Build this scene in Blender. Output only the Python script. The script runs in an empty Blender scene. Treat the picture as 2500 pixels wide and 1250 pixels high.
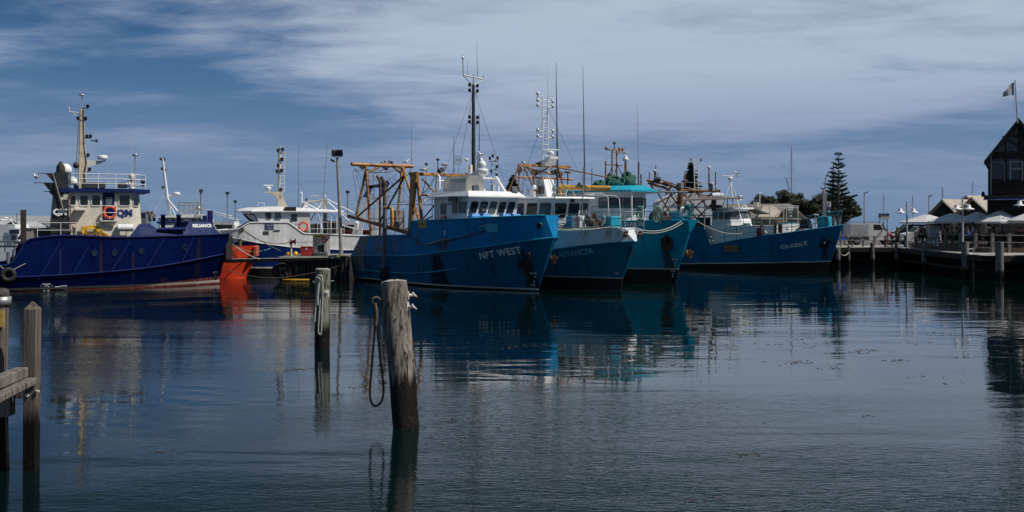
import bpy, math, random
from mathutils import Vector, Matrix
from mathutils.bvhtree import BVHTree
random.seed(7)
SC = bpy.context.scene
COL = SC.collection
# ---------------------------------------------------------------- camera, sky, sun, exposure
cd = bpy.data.cameras.new('camera'); cam = bpy.data.objects.new('camera', cd); COL.objects.link(cam)
CAMZ = 4.0; FPX = 2600.0; HOR = 540.0
cam.location = (0, 0, CAMZ); cam.rotation_euler = (math.pi/2, 0, 0)
cd.sensor_width = 36; cd.lens = 36*FPX/2500; cd.shift_y = -(625-HOR)/2500
cd.clip_start = .1; cd.clip_end = 6000
SC.camera = cam
SUN_AZ = math.radians(-15); SUN_EL = math.radians(50)     # direction towards the sun: to the right, a little behind the camera
sd = bpy.data.lights.new('sun', 'SUN'); sun = bpy.data.objects.new('sun', sd); COL.objects.link(sun)
sd.energy = 4.4; sd.angle = math.radians(.5); sd.color = (1, .94, .86)
sv = Vector((math.cos(SUN_AZ)*math.cos(SUN_EL), math.sin(SUN_AZ)*math.cos(SUN_EL), math.sin(SUN_EL)))
sun.rotation_euler = sv.to_track_quat('Z', 'Y').to_euler(); sun.location = (30, -20, 40)
SC.view_settings.view_transform = 'Standard'; SC.view_settings.look = 'None'
SC.view_settings.exposure = 0; SC.view_settings.gamma = 1; SC.view_settings.use_curve_mapping = False

def nd(nt, typ, ins=None, **pr):
    n = nt.nodes.new(typ)
    for k, v in pr.items(): setattr(n, k, v)
    for k, v in (ins or {}).items():
        if isinstance(v, bpy.types.NodeSocket): nt.links.new(v, n.inputs[k])
        else: n.inputs[k].default_value = v
    return n
def mth(nt, op, a, b=0., c=0., clamp=False):
    return nd(nt, 'ShaderNodeMath', {0: a, 1: b, 2: c}, operation=op, use_clamp=clamp).outputs[0]
def mixc(nt, f, a, b, blend='MIX'):
    n = nt.nodes.new('ShaderNodeMix'); n.data_type = 'RGBA'; n.blend_type = blend
    for i, v in ((0, f), (6, a), (7, b)):
        if isinstance(v, bpy.types.NodeSocket): nt.links.new(v, n.inputs[i])
        else: n.inputs[i].default_value = v if i == 0 or len(v) == 4 else (*v, 1)
    return n.outputs[2]
def ramp(nt, f, stops):
    n = nd(nt, 'ShaderNodeValToRGB', {0: f}); e = n.color_ramp.elements
    while len(e) < len(stops): e.new(.5)
    for q, (p, c) in zip(e, stops): q.position = p; q.color = (c, c, c, 1) if not isinstance(c, tuple) else (*c, 1)
    return n.outputs[0]
def noise(nt, vec, scale, detail=4., rough=.55, dist=0.):
    return nd(nt, 'ShaderNodeTexNoise', {'Vector': vec, 'Scale': scale, 'Detail': detail, 'Roughness': rough, 'Distortion': dist}).outputs[0]
def mapping(nt, vec, scale=(1, 1, 1), rot=(0, 0, 0), loc=(0, 0, 0)):
    return nd(nt, 'ShaderNodeMapping', {'Vector': vec, 'Scale': scale, 'Rotation': rot, 'Location': loc}).outputs[0]

W = bpy.data.worlds.new('World'); SC.world = W; W.use_nodes = True
nt = W.node_tree; nt.nodes.clear()
SKY = .1
sky = nd(nt, 'ShaderNodeTexSky', sky_type='NISHITA', sun_disc=False, sun_elevation=SUN_EL, sun_rotation=math.pi/2-SUN_AZ, air_density=1., dust_density=.6, ozone_density=2.).outputs[0]
gen = nd(nt, 'ShaderNodeTexCoord').outputs['Generated']
sep = nd(nt, 'ShaderNodeSeparateXYZ', {0: gen})
el = mth(nt, 'MAXIMUM', sep.outputs[2], 0.)
den = mth(nt, 'ADD', el, .085)
px_ = mth(nt, 'DIVIDE', sep.outputs[0], den); py_ = mth(nt, 'DIVIDE', sep.outputs[1], den)
pl = nd(nt, 'ShaderNodeCombineXYZ', {0: px_, 1: py_, 2: .3}).outputs[0]
n_big = noise(nt, mapping(nt, pl, (.55, .62, 1), (0, 0, .2), (3.1, 4.7, 0)), 1., 3., .5, .5)
n_mid = noise(nt, mapping(nt, pl, (1.2, 1.7, 1), (0, 0, .2), (7.3, 1.2, 0)), 1.2, 7., .58, .8)
n_str = noise(nt, mapping(nt, pl, (1.4, 2.6, 1), (0, 0, -.2), (1.3, 2.2, 0)), 1.1, 10., .68, 1.3)
cl = mth(nt, 'ADD', mth(nt, 'ADD', mth(nt, 'MULTIPLY', n_big, 1.12), mth(nt, 'MULTIPLY', n_mid, .66)), mth(nt, 'MULTIPLY', n_str, .40))
# the veil is densest high up right of the middle; the upper left corner is the clearest blue
gx_ = mth(nt, 'MULTIPLY', mth(nt, 'SUBTRACT', sep.outputs[0], .16), 2.9); gz_ = mth(nt, 'MULTIPLY', mth(nt, 'SUBTRACT', el, .17), 6.5)
bump_ = mth(nt, 'POWER', 2.718, mth(nt, 'MULTIPLY', -1., mth(nt, 'ADD', mth(nt, 'MULTIPLY', gx_, gx_), mth(nt, 'MULTIPLY', gz_, gz_))))
hx_ = mth(nt, 'MULTIPLY', mth(nt, 'ADD', sep.outputs[0], .42), 3.4); hz_ = mth(nt, 'MULTIPLY', mth(nt, 'SUBTRACT', el, .21), 9.)
hole_ = mth(nt, 'POWER', 2.718, mth(nt, 'MULTIPLY', -1., mth(nt, 'ADD', mth(nt, 'MULTIPLY', hx_, hx_), mth(nt, 'MULTIPLY', hz_, hz_))))
cl = mth(nt, 'ADD', cl, mth(nt, 'SUBTRACT', mth(nt, 'MULTIPLY', bump_, .24), mth(nt, 'MULTIPLY', hole_, .16)))
cloud = nd(nt, 'ShaderNodeMapRange', {0: cl, 1: .82, 2: 1.44, 3: 0., 4: 1.}, interpolation_type='SMOOTHSTEP').outputs[0]
hz = ramp(nt, el, [(0., (1.35, 2.3, 3.95)), (.05, (1.25, 2.15, 3.75)), (.13, (.50, 1.34, 2.9)), (.21, (.10, .70, 2.0)), (.28, (.16, .5, .75)), (.6, (.4, 1., 2.0))])
base = mixc(nt, .93, sky, hz)
high = ramp(nt, el, [(0., .2), (.03, .5), (.075, .92), (.2, 1.), (1., 1.)])
cfac = mth(nt, 'MULTIPLY', cloud, high)
ccol = ramp(nt, el, [(0., (2.2, 3.0, 4.5)), (.09, (3.1, 3.8, 5.3)), (.14, (4.2, 5.05, 6.4)), (.205, (4.3, 5.1, 6.3)), (.25, (1.0, 1.6, 1.7)), (.36, (.85, 1.35, 1.45)), (1., (2.1, 2.6, 3.2))])
full = mixc(nt, cfac, base, ccol)
bg = nd(nt, 'ShaderNodeBackground', {'Color': full, 'Strength': SKY})
nt.links.new(bg.outputs[0], nd(nt, 'ShaderNodeOutputWorld').inputs[0])

# ---------------------------------------------------------------- helpers
MATS = {}
def mat(name, col, rough=.5, metal=0., var=.18, scale=2., rust=0., streak=0., bump=0., bscale=40., rustcol=(.12, .045, .02), spec=.5, coat=0., stretch=(1, 1, 1), dirt=0.):
    if name in MATS: return MATS[name]
    m = bpy.data.materials.new(name); m.use_nodes = True; nt = m.node_tree
    b = nt.nodes['Principled BSDF']; tc = nd(nt, 'ShaderNodeTexCoord').outputs['Object']
    v = mapping(nt, tc, stretch)
    n1 = noise(nt, v, scale, 5., .6)
    f = nd(nt, 'ShaderNodeMapRange', {0: n1, 1: .3, 2: .7, 3: 1-var, 4: 1+var}).outputs[0]
    c = nd(nt, 'ShaderNodeVectorMath', {0: (*col, ), 3: f}, operation='SCALE').outputs[0]
    if streak:
        n2 = noise(nt, mapping(nt, tc, (3.2, 3.2, .22)), 1.5, 5., .65)
        c = mixc(nt, nd(nt, 'ShaderNodeMapRange', {0: n2, 1: .52, 2: .72, 3: 0., 4: streak}).outputs[0], c, tuple(x*.45+.02 for x in col))
    if dirt:
        n4 = noise(nt, tc, scale*3.3, 6., .7)
        c = mixc(nt, nd(nt, 'ShaderNodeMapRange', {0: n4, 1: .5, 2: .75, 3: 0., 4: dirt}).outputs[0], c, (.07, .06, .045))
    if rust:
        n3 = noise(nt, tc, 1.9, 8., .72)
        c = mixc(nt, nd(nt, 'ShaderNodeMapRange', {0: n3, 1: .62-rust*.25, 2: .7-rust*.2, 3: 0., 4: 1.}).outputs[0], c, rustcol)
    nt.links.new(c, b.inputs['Base Color'])
    b.inputs['Metallic'].default_value = metal; b.inputs['Specular IOR Level'].default_value = spec
    b.inputs['Coat Weight'].default_value = coat
    nt.links.new(nd(nt, 'ShaderNodeMapRange', {0: n1, 1: .25, 2: .75, 3: rough*.75, 4: min(1, rough*1.25)}).outputs[0], b.inputs['Roughness'])
    if bump:
        nb = noise(nt, v, bscale, 4., .6)
        nt.links.new(nd(nt, 'ShaderNodeBump', {'Height': nb, 'Strength': bump, 'Distance': .02}).outputs[0], b.inputs['Normal'])
    MATS[name] = m; return m

def unit(v): return Vector(v).normalized()
class MB:
    def __init__(s): s.v = []; s.f = []; s.m = []; s.s = []; s.k = []
    def brk(s):                                             # the next shape starts a piece (an object) of its own
        if s.f and (not s.k or s.k[-1] != (len(s.v), len(s.f))): s.k.append((len(s.v), len(s.f)))
        return s
    def pieces(s):
        k = [(0, 0)]+s.k+[(len(s.v), len(s.f))]; out = []
        for (a, b), (c, d) in zip(k, k[1:]):
            if d <= b: continue
            q = MB(); q.v = s.v[a:c]; q.f = [[i-a for i in f] for f in s.f[b:d]]; q.m = s.m[b:d]; q.s = s.s[b:d]; out.append(q)
        return out
    def add(s, vs, fs, mi=0, sm=False):
        o = len(s.v); s.v += [tuple(v) for v in vs]
        for f in fs: s.f.append([i+o for i in f]); s.m.append(mi); s.s.append(sm)
        return s
    def box(s, c, sz, rz=0., ry=0., rx=0., mi=0):
        R = Matrix.Rotation(rz, 3, 'Z') @ Matrix.Rotation(ry, 3, 'Y') @ Matrix.Rotation(rx, 3, 'X')
        vs = [Vector(c)+R @ Vector((x*sz[0]/2, y*sz[1]/2, z*sz[2]/2)) for z in (-1, 1) for x, y in ((-1, -1), (1, -1), (1, 1), (-1, 1))]
        return s.add(vs, [(3, 2, 1, 0), (4, 5, 6, 7), (0, 1, 5, 4), (1, 2, 6, 5), (2, 3, 7, 6), (3, 0, 4, 7)], mi)
    def loft(s, a, b, mi=0, cap=True, sm=False):          # two rings of equal length
        n = len(a); fs = [(i, (i+1) % n, n+(i+1) % n, n+i) for i in range(n)]
        s.add(list(a)+list(b), fs, mi, sm)
        if cap: s.add(a, [tuple(reversed(range(n)))], mi); s.add(b, [tuple(range(n))], mi)
        return s
    def prism(s, poly, ext, mi=0):                          # 3-D polygon swept along a vector
        e = Vector(ext); a = [Vector(p) for p in poly]
        return s.loft(a, [p+e for p in a], mi)
    def tube(s, pts, r, n=8, mi=0, cap=True, sm=True):
        P = [Vector(p) for p in pts]
        rr = r if isinstance(r, (list, tuple)) else [r]*len(P)
        k = len(P); t0 = (P[1]-P[0]).normalized()
        up = Vector((0, 0, 1)) if abs(t0.z) < .9 else Vector((1, 0, 0))
        nrm = t0.cross(up).normalized(); vs = []
        for i in range(k):
            a = (P[i]-P[i-1]).normalized() if i else None; b = (P[i+1]-P[i]).normalized() if i < k-1 else None
            t = (a+b) if a and b else (a or b)
            if t.length < 1e-6: t = b
            t.normalize()
            nrm = (nrm-t*nrm.dot(t))
            if nrm.length < 1e-6: nrm = t.orthogonal()
            nrm.normalize(); bn = t.cross(nrm)
            for j in range(n):
                q = 2*math.pi*j/n; vs.append(P[i]+(nrm*math.cos(q)+bn*math.sin(q))*rr[i])
        fs = [(i*n+j, i*n+(j+1) % n, (i+1)*n+(j+1) % n, (i+1)*n+j) for i in range(k-1) for j in range(n)]
        s.add(vs, fs, mi, sm)
        if cap: s.add(vs[:n], [tuple(reversed(range(n)))], mi); s.add(vs[-n:], [tuple(range(n))], mi)
        return s
    def lathe(s, c, prof, n=16, axis=(0, 0, 1), mi=0, sm=True):   # prof: (radius, height) up the axis
        ax = unit(axis); u = ax.orthogonal().normalized(); w = ax.cross(u); C = Vector(c); k = len(prof)
        vs = [C+ax*h+(u*math.cos(2*math.pi*j/n)+w*math.sin(2*math.pi*j/n))*max(r, 1e-4) for r, h in prof for j in range(n)]
        fs = [(i*n+j, i*n+(j+1) % n, (i+1)*n+(j+1) % n, (i+1)*n+j) for i in range(k-1) for j in range(n)]
        s.add(vs, fs, mi, sm); s.add(vs[:n], [tuple(reversed(range(n)))], mi); s.add(vs[-n:], [tuple(range(n))], mi)
        return s
    def ball(s, c, r, sz=1., n=12, mi=0):
        return s.lathe(c, [(r*math.sin(math.pi*i/8), -r*sz*math.cos(math.pi*i/8)) for i in range(9)], n, mi=mi)
    def torus(s, c, R, r, axis=(0, 0, 1), n=20, m=8, mi=0, a0=0., a1=2*math.pi):
        ax = unit(axis); u = ax.orthogonal().normalized(); w = ax.cross(u); C = Vector(c)
        full = a1-a0 > 6.28
        pts = [C+(u*math.cos(a0+(a1-a0)*i/n)+w*math.sin(a0+(a1-a0)*i/n))*R for i in range(n if full else n+1)]
        if not full: return s.tube(pts, r, m, mi)
        vs = []
        for p in pts:
            d = (p-C).normalized()
            vs += [p+(d*math.cos(2*math.pi*j/m)+ax*math.sin(2*math.pi*j/m))*r for j in range(m)]
        return s.add(vs, [(i*m+j, ((i+1) % n)*m+j, ((i+1) % n)*m+(j+1) % m, i*m+(j+1) % m) for i in range(n) for j in range(m)], mi, True)
ORG = {}
def thing(name, label, cat, loc=(0, 0, 0), rz=0., group=None, kind=None):
    o = bpy.data.objects.new(name, None); COL.objects.link(o); o.location = loc; o.rotation_euler = (0, 0, rz)
    o.empty_display_size = .3; ORG[o] = Vector(loc) if not rz else Vector((0, 0, 0))
    o['label'] = label; o['category'] = cat
    if group: o['group'] = group
    if kind: o['kind'] = kind
    return o
def obj(name, mb, m, parent=None, bevel=0., label=None, loc=None, seg=1):
    if mb.k:
        return [obj(name, q, m, parent, bevel, label, loc, seg) for q in mb.pieces()][0]
    me = bpy.data.meshes.new(name)
    base = ORG.get(parent, Vector((0, 0, 0))) if parent else Vector(loc or (0, 0, 0))
    me.from_pydata([tuple(Vector(v)-base) for v in mb.v], [], mb.f)
    for p, mi, sm in zip(me.polygons, mb.m, mb.s): p.material_index = mi; p.use_smooth = sm
    for q in (m if isinstance(m, (list, tuple)) else [m]): me.materials.append(q)
    o = bpy.data.objects.new(name, me); COL.objects.link(o)
    if parent: o.parent = parent; ORG[o] = base
    else: o.location = base
    if label: o['label'] = label
    if bevel:
        b = o.modifiers.new('bevel', 'BEVEL'); b.width = bevel; b.segments = seg; b.limit_method = 'ANGLE'; b.angle_limit = .7
    return o
def tag(o, label, cat, group=None, kind=None):
    o['label'] = label; o['category'] = cat
    if group: o['group'] = group
    if kind: o['kind'] = kind
    return o
def struct(o):
    o['kind'] = 'structure'; return o
def copy_tree(o, loc=None, rz=None, parent=None, label=None):
    c = o.copy(); COL.objects.link(c)
    if parent: c.parent = parent
    if loc is not None: c.location = loc
    if rz is not None: c.rotation_euler = (0, 0, rz)
    if label: c['label'] = label
    for ch in [q for q in COL.objects if q.parent == o]: copy_tree(ch, parent=c)
    return c
def at(px, py, Y): return Vector(((px-1250)*Y/FPX, Y, CAMZ+(HOR-py)*Y/FPX))
def textmesh(body, size, ext=.0, shear=0., bold=0., spacing=1., align='CENTER'):
    cu = bpy.data.curves.new('t', 'FONT'); cu.body = body; cu.size = size; cu.align_x = align; cu.shear = shear; cu.offset = bold
    cu.space_character = spacing; cu.resolution_u = 2
    o = bpy.data.objects.new('t', cu); COL.objects.link(o)
    dg = bpy.context.evaluated_depsgraph_get(); dg.update()
    me = bpy.data.meshes.new_from_object(o.evaluated_get(dg))
    vs = [v.co.copy() for v in me.vertices]; fs = [tuple(p.vertices) for p in me.polygons]
    bpy.data.objects.remove(o); bpy.data.curves.remove(cu); bpy.data.meshes.remove(me)
    return vs, fs
def put_text(name, body, size, org, ux, uz, m, parent, off=.012, **kw):   # flat lettering on a plane
    vs, fs = textmesh(body, size, **kw); ux = Vector(ux).normalized(); uz = Vector(uz).normalized(); n = ux.cross(uz)
    th = MB(); lo = [Vector(org)+ux*v.x+uz*v.y for v in vs]
    th.add([p+n*off for p in lo], fs)
    return obj(name, th, m, parent)
def rrect(P, r, seg=3):        # rounded polygon through 3-D corners
    out = []; n = len(P); P = [Vector(p) for p in P]
    for i in range(n):
        a = (P[i-1]-P[i]); b = (P[(i+1) % n]-P[i]); q = min(r, a.length*.45, b.length*.45)
        p0 = P[i]+a.normalized()*q; p1 = P[i]+b.normalized()*q
        for k in range(seg+1):
            t = k/seg; out.append(p0*(1-t)**2+P[i]*2*t*(1-t)+p1*t*t)
    return out
def window(parent, P, nrm, frame, glass, r=.08, fw=.05, name='window', proud=.03):
    n = unit(nrm); c = sum((Vector(p) for p in P), Vector())/len(P)
    outer = rrect(P, r)
    k = 1-2*fw/max(.2, min((Vector(P[1])-Vector(P[0])).length, (Vector(P[2])-Vector(P[1])).length))
    inner = [c+(q-c)*k for q in outer]; m = len(outer); mb = MB()
    rings = [[q for q in outer], [q+n*proud for q in outer], [q+n*proud for q in inner], [q for q in inner]]
    vs = [v for R in rings for v in R]
    mb.add(vs, [(a*m+i, a*m+(i+1) % m, (a+1)*m+(i+1) % m, (a+1)*m+i) for a in range(3) for i in range(m)])
    w = obj(name, mb, frame, parent)
    g = MB(); g.add([q+n*proud*.35 for q in inner], [tuple(range(m))])
    obj('pane', g, glass, w)
    return w
class Boat:
    def __init__(s, name, label, cat, wx, wy, L, deg, group=None):
        Y = 4*FPX/(wy-HOR); X = (wx-1250)*Y/FPX; a = math.radians(deg); s.L_ = L
        s.h = (math.cos(a), math.sin(a)); s.p = (-s.h[1], s.h[0]); s.o = (X-L*s.h[0], Y-L*s.h[1])
        s.e = thing(name, label, cat, (s.o[0], s.o[1], 0), a, group); s.bvh = None
    def w(s, u, v): return (s.o[0]+u*s.h[0]+v*s.p[0], s.o[1]+u*s.h[1]+v*s.p[1])
    def W(s, p): x, y = s.w(p[0], p[1]); return Vector((x, y, p[2]))
    def U(s, px, v):
        k = (px-1250)/FPX
        return (k*(s.o[1]+v*s.p[1])-s.o[0]-v*s.p[0])/(s.h[0]-k*s.h[1])
    def z(s, py, u, v): return CAMZ+(HOR-py)*s.w(u, v)[1]/FPX
    def P(s, px, py, v): u = s.U(px, v); return Vector((u, v, s.z(py, u, v)))
    def PU(s, px, py, u):
        k = (px-1250)/FPX; v = (k*(s.o[1]+u*s.h[1])-s.o[0]-u*s.h[0])/(s.p[0]-k*s.p[1])
        return Vector((u, v, s.z(py, u, v)))
    def part(s, name, mb, m, parent=None, **kw): return obj(name, mb, m, parent or s.e, **kw)
    def hull_pt(s, u, z, side=-1, off=.015):
        d = Vector((0, -side, 0))
        for k in range(60):
            hit = s.bvh.ray_cast(Vector((u-.05*k, side*20, z-.01*k)), d)
            if hit[0] is not None: break
        if hit[0] is None: return None, None
        n = hit[1]
        if n.y*side < 0: n = -n
        return hit[0]+n*off, n
    def hit(s, px, py, side=-1):          # local (u, z) where the hull shows at this pixel
        v = side*2.
        for _ in range(6):
            q = s.P(px, py, v); h, n = s.hull_pt(q.x, q.z, side, 0)
            if h is None: return q
            v = v*.4+h.y*.6
        return s.P(px, py, v)
    def text(s, body, px, py, size, m, side=-1, slope=0., off=.015, name='lettering', **kw):
        q = s.hit(px, py, side); vs, fs = textmesh(body, size, **kw); mb = MB(); out = []
        sg = -side      # starboard reads towards the bow, port towards the stern
        for v in vs:
            h, n = s.hull_pt(q.x+sg*v.x, q.z+v.y+slope*v.x, side, off)
            out.append(h if h is not None else Vector((q.x+sg*v.x, q.y, q.z+v.y)))
        mb.add(out, fs); return obj(name, mb, m, s.e)

def interp(keys, t):
    for (a, x), (b, y) in zip(keys, keys[1:]):
        if t <= b: return x+(y-x)*((t-a)/(b-a) if b > a else 0)
    return keys[-1][1]
def smooth_i(keys, t):
    n = len(keys)
    for i in range(n-1):
        if t <= keys[i+1][0] or i == n-2:
            (a, x), (b, y) = keys[i], keys[i+1]
            ma = (keys[i+1][1]-keys[i-1][1])/(keys[i+1][0]-keys[i-1][0]) if i else (y-x)/(b-a)
            mb_ = (keys[i+2][1]-x)/(keys[i+2][0]-a) if i < n-2 else (y-x)/(b-a)
            h = b-a; q = min(1, max(0, (t-a)/h))
            return x*(2*q**3-3*q*q+1)+ma*h*(q**3-2*q*q+q)+y*(3*q*q-2*q**3)+mb_*h*(q**3-q*q)
def build_hull(B, levels, mats, n=40, name='hull', deckz=None, deckmat=None, smooth=True):
    # levels from keel to rail: (u_stern, u_bow, half-breadth keys, z keys, material index of the band above)
    vs = []; fs = []; mi = []; rows = []
    for (us, ub, hb, zk, m) in levels:
        row = []
        for i in range(n+1):
            t = i/n; t = t if t < .6 else .6+.4*(1-(1-(t-.6)/.4)**1.35)
            row.append((us+(ub-us)*t, max(.004, smooth_i(hb, t) if len(hb) > 2 else interp(hb, t)), interp(zk, t) if len(zk) == 2 or isinstance(zk, tuple) else smooth_i(zk, t)))
        rows.append(row)
    mb = MB()
    for a, b, lv in zip(rows, rows[1:], levels):
        for sd in (-1, 1):
            q = [(x, sd*y, z) for x, y, z in a]+[(x, sd*y, z) for x, y, z in b]
            f = [(i, i+1, n+2+i, n+1+i) if sd < 0 else (i+1, i, n+1+i, n+2+i) for i in range(n)]
            mb.add(q, f, lv[4], smooth)
        mb.add([(a[0][0], -a[0][1], a[0][2]), (a[0][0], a[0][1], a[0][2]), (b[0][0], b[0][1], b[0][2]), (b[0][0], -b[0][1], b[0][2])], [(3, 2, 1, 0)], lv[4])
        mb.add([(a[n][0], -a[n][1], a[n][2]), (a[n][0], a[n][1], a[n][2]), (b[n][0], b[n][1], b[n][2]), (b[n][0], -b[n][1], b[n][2])], [(0, 1, 2, 3)], lv[4])
    o = obj(name, mb, mats, B.e)
    B.bvh = BVHTree.FromPolygons([Vector(v) for v in mb.v], mb.f); B.rows = rows
    if deckz is not None:
        d = MB()
        ua, uc = rows[-1][0][0], rows[-1][-1][0]
        L = []
        for i in range(n+1):
            u = rows[-1][i][0]; zz = deckz(u) if callable(deckz) else deckz
            h, _ = B.hull_pt(u, zz, -1, 0)
            if h is None or u > uc-.15: continue
            L.append((u, abs(h.y)-.02, zz))
        k = len(L)
        d.add([(u, -y, z) for u, y, z in L]+[(u, y, z) for u, y, z in L], [(i, i+1, k+i+1, k+i) for i in range(k-1)])
        obj('deck', d, deckmat, B.e)
    return o
def hull_line(B, pts, r, m, name='rubbing_strake', side=-1, n=30, ends=6):   # tube laid along the plating through (u, z) points
    out = []
    for i in range(n+1):
        t = i/n*(len(pts)-1); k = min(int(t), len(pts)-2); f = t-k
        u = pts[k][0]+(pts[k+1][0]-pts[k][0])*f; z = pts[k][1]+(pts[k+1][1]-pts[k][1])*f
        h, nn = B.hull_pt(u, z, side, r*.3)
        if h is not None: out.append(h)
    if len(out) < 2: return None
    return obj(name, MB().tube(out, r, ends), m, B.e)
def level_tube(B, k, r, m, name, z=0.):
    for sd in (-1, 1):
        obj(name, MB().tube([(x, sd*(y+r*.2), q+z) for x, y, q in B.rows[k]], r, 6), m, B.e)
def hull_mat(name, col, rough=.42, stains=(), streakc=None, streak=.5, wear=.35, dent=.5, wearcol=None):
    m = bpy.data.materials.new(name); m.use_nodes = True; nt = m.node_tree; b = nt.nodes['Principled BSDF']
    tc = nd(nt, 'ShaderNodeTexCoord').outputs['Object']; sp = nd(nt, 'ShaderNodeSeparateXYZ', {0: tc})
    n1 = noise(nt, tc, .8, 6., .65)
    c = nd(nt, 'ShaderNodeVectorMath', {0: col, 3: nd(nt, 'ShaderNodeMapRange', {0: n1, 1: .3, 2: .7, 3: .8, 4: 1.2}).outputs[0]}, operation='SCALE').outputs[0]
    n2 = noise(nt, mapping(nt, tc, (2.6, 2.6, .16)), 1.4, 6., .7)
    c = mixc(nt, nd(nt, 'ShaderNodeMapRange', {0: n2, 1: .5, 2: .75, 3: 0., 4: wear}).outputs[0], c, wearcol or tuple(min(1, x*1.3+.03) for x in col))
    n3 = noise(nt, mapping(nt, tc, (3.7, 3.7, .25), loc=(5, 3, 1)), 1.1, 6., .72)
    c = mixc(nt, nd(nt, 'ShaderNodeMapRange', {0: n3, 1: .57, 2: .74, 3: 0., 4: streak}).outputs[0], c, streakc or tuple(x*.4+.006 for x in col))
    n5 = noise(nt, tc, 6., 8., .8)
    c = mixc(nt, nd(nt, 'ShaderNodeMapRange', {0: n5, 1: .69, 2: .72, 3: 0., 4: .7}).outputs[0], c, (.1, .04, .018))
    nw = noise(nt, tc, 2.2, 5., .65)
    for (u0, w, zt, zb, scol, st, slant) in stains:       # rust that has run down the plating
        d = mth(nt, 'SUBTRACT', sp.outputs[0], u0)
        d = mth(nt, 'ADD', d, mth(nt, 'MULTIPLY', mth(nt, 'SUBTRACT', sp.outputs[2], zt), slant))
        d = mth(nt, 'ABSOLUTE', mth(nt, 'ADD', d, mth(nt, 'MULTIPLY', mth(nt, 'SUBTRACT', nw, .5), w*1.1)))
        d = mth(nt, 'SUBTRACT', d, mth(nt, 'MULTIPLY', mth(nt, 'SUBTRACT', zt, sp.outputs[2]), w*.35))
        mx = nd(nt, 'ShaderNodeMapRange', {0: d, 1: w*.3, 2: w*1.2, 3: 1., 4: 0.}, interpolation_type='SMOOTHSTEP').outputs[0]
        mt = nd(nt, 'ShaderNodeMapRange', {0: sp.outputs[2], 1: zt-.15, 2: zt+.1, 3: 1., 4: 0.}, interpolation_type='SMOOTHSTEP').outputs[0]
        mz = nd(nt, 'ShaderNodeMapRange', {0: sp.outputs[2], 1: zb, 2: zb+.7, 3: 0., 4: 1.}, interpolation_type='SMOOTHSTEP').outputs[0]
        f = mth(nt, 'MULTIPLY', mth(nt, 'MULTIPLY', mx, mt), mth(nt, 'MULTIPLY', mz, st))
        f = mth(nt, 'MULTIPLY', f, nd(nt, 'ShaderNodeMapRange', {0: n3, 1: .3, 2: .6, 3: .7, 4: 1.}).outputs[0])
        c = mixc(nt, f, c, scol)
    nt.links.new(c, b.inputs['Base Color'])
    nt.links.new(nd(nt, 'ShaderNodeMapRange', {0: n2, 1: .3, 2: .7, 3: rough*.8, 4: rough*1.3}).outputs[0], b.inputs['Roughness'])
    b.inputs['Specular IOR Level'].default_value = .07
    nb = noise(nt, mapping(nt, tc, (1, 1, .7)), 1.1, 3., .5)
    nb2 = noise(nt, tc, 14., 4., .6)
    fr = mth(nt, 'ABSOLUTE', mth(nt, 'SINE', mth(nt, 'MULTIPLY', sp.outputs[0], 4.6)))      # plating dished between the frames
    sm = mth(nt, 'GREATER_THAN', mth(nt, 'SINE', mth(nt, 'MULTIPLY', sp.outputs[0], 1.53)), .9985)     # weld seams
    h = mth(nt, 'ADD', mth(nt, 'ADD', nb, mth(nt, 'MULTIPLY', nb2, .05)), mth(nt, 'ADD', mth(nt, 'MULTIPLY', fr, -.14), mth(nt, 'MULTIPLY', sm, .1)))
    nt.links.new(nd(nt, 'ShaderNodeBump', {'Height': h, 'Strength': dent, 'Distance': .09}).outputs[0], b.inputs['Normal'])
    return m

WHITE = mat('white_paint', (.74, .75, .76), .42, var=.06, streak=.22, dirt=.12)
WORN = mat('worn_white_paint', (.62, .61, .58), .5, var=.12, streak=.5, dirt=.3, rust=.1)
CREAM = mat('cream_paint', (.63, .59, .51), .5, var=.08, streak=.35, dirt=.15)
STEEL = mat('galvanised_steel', (.42, .43, .44), .42, metal=.6, var=.15)
DARK = mat('dark_steel', (.035, .036, .04), .5, var=.3, rust=.1)
GREYP = mat('grey_painted_pole', (.22, .22, .22), .5, var=.2)
BLACK = mat('black_rubber', (.012, .012, .013), .7, var=.3, bump=.3)
OCHRE = mat('ochre_paint', (.40, .195, .045), .5, var=.25, scale=1.2, rust=.5, streak=.4, dirt=.2)
OCHRE2 = mat('rusty_ochre_paint', (.33, .16, .05), .6, var=.3, scale=1.5, rust=.75, streak=.4, dirt=.3)
RUST = mat('rusty_iron', (.10, .042, .022), .8, var=.45, scale=5., bump=.5, bscale=20)
ROPE = mat('pale_rope', (.42, .43, .38), .9, var=.25, scale=12, bump=.4)
ROPEG = mat('green_rope', (.12, .3, .25), .9, var=.3, scale=10, bump=.4)
ROPED = mat('dark_rope', (.10, .085, .06), .9, var=.3, scale=14, bump=.5)
GLASS = mat('dark_window_glass', (.012, .016, .02), .06, var=.5, scale=1.1, spec=.6)
GLASS2 = mat('pale_window_glass', (.09, .12, .13), .08, var=.6, scale=1.3, spec=.6)
GASK = mat('window_gasket', (.05, .052, .055), .5)
FRAMEW = mat('pale_window_frame', (.55, .55, .53), .45, var=.05)
WIRE = mat('wire_rope', (.06, .06, .065), .5)
TURQ = mat('turquoise_paint', (.01, .33, .46), .4, var=.12, streak=.3, dirt=.06)
RAILT = mat('teal_rail_paint', (.012, .16, .2), .45, var=.2)
RED = mat('red_paint', (.42, .03, .025), .45, var=.2)
ORANGE = mat('lifebuoy_orange', (.72, .10, .035), .5, var=.1)
YELLOW = mat('yellow_paint', (.78, .44, .02), .45, var=.15, rust=.1)
NETG = mat('green_net', (.012, .085, .06), .95, var=.6, scale=9, bump=1., bscale=30)
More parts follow.
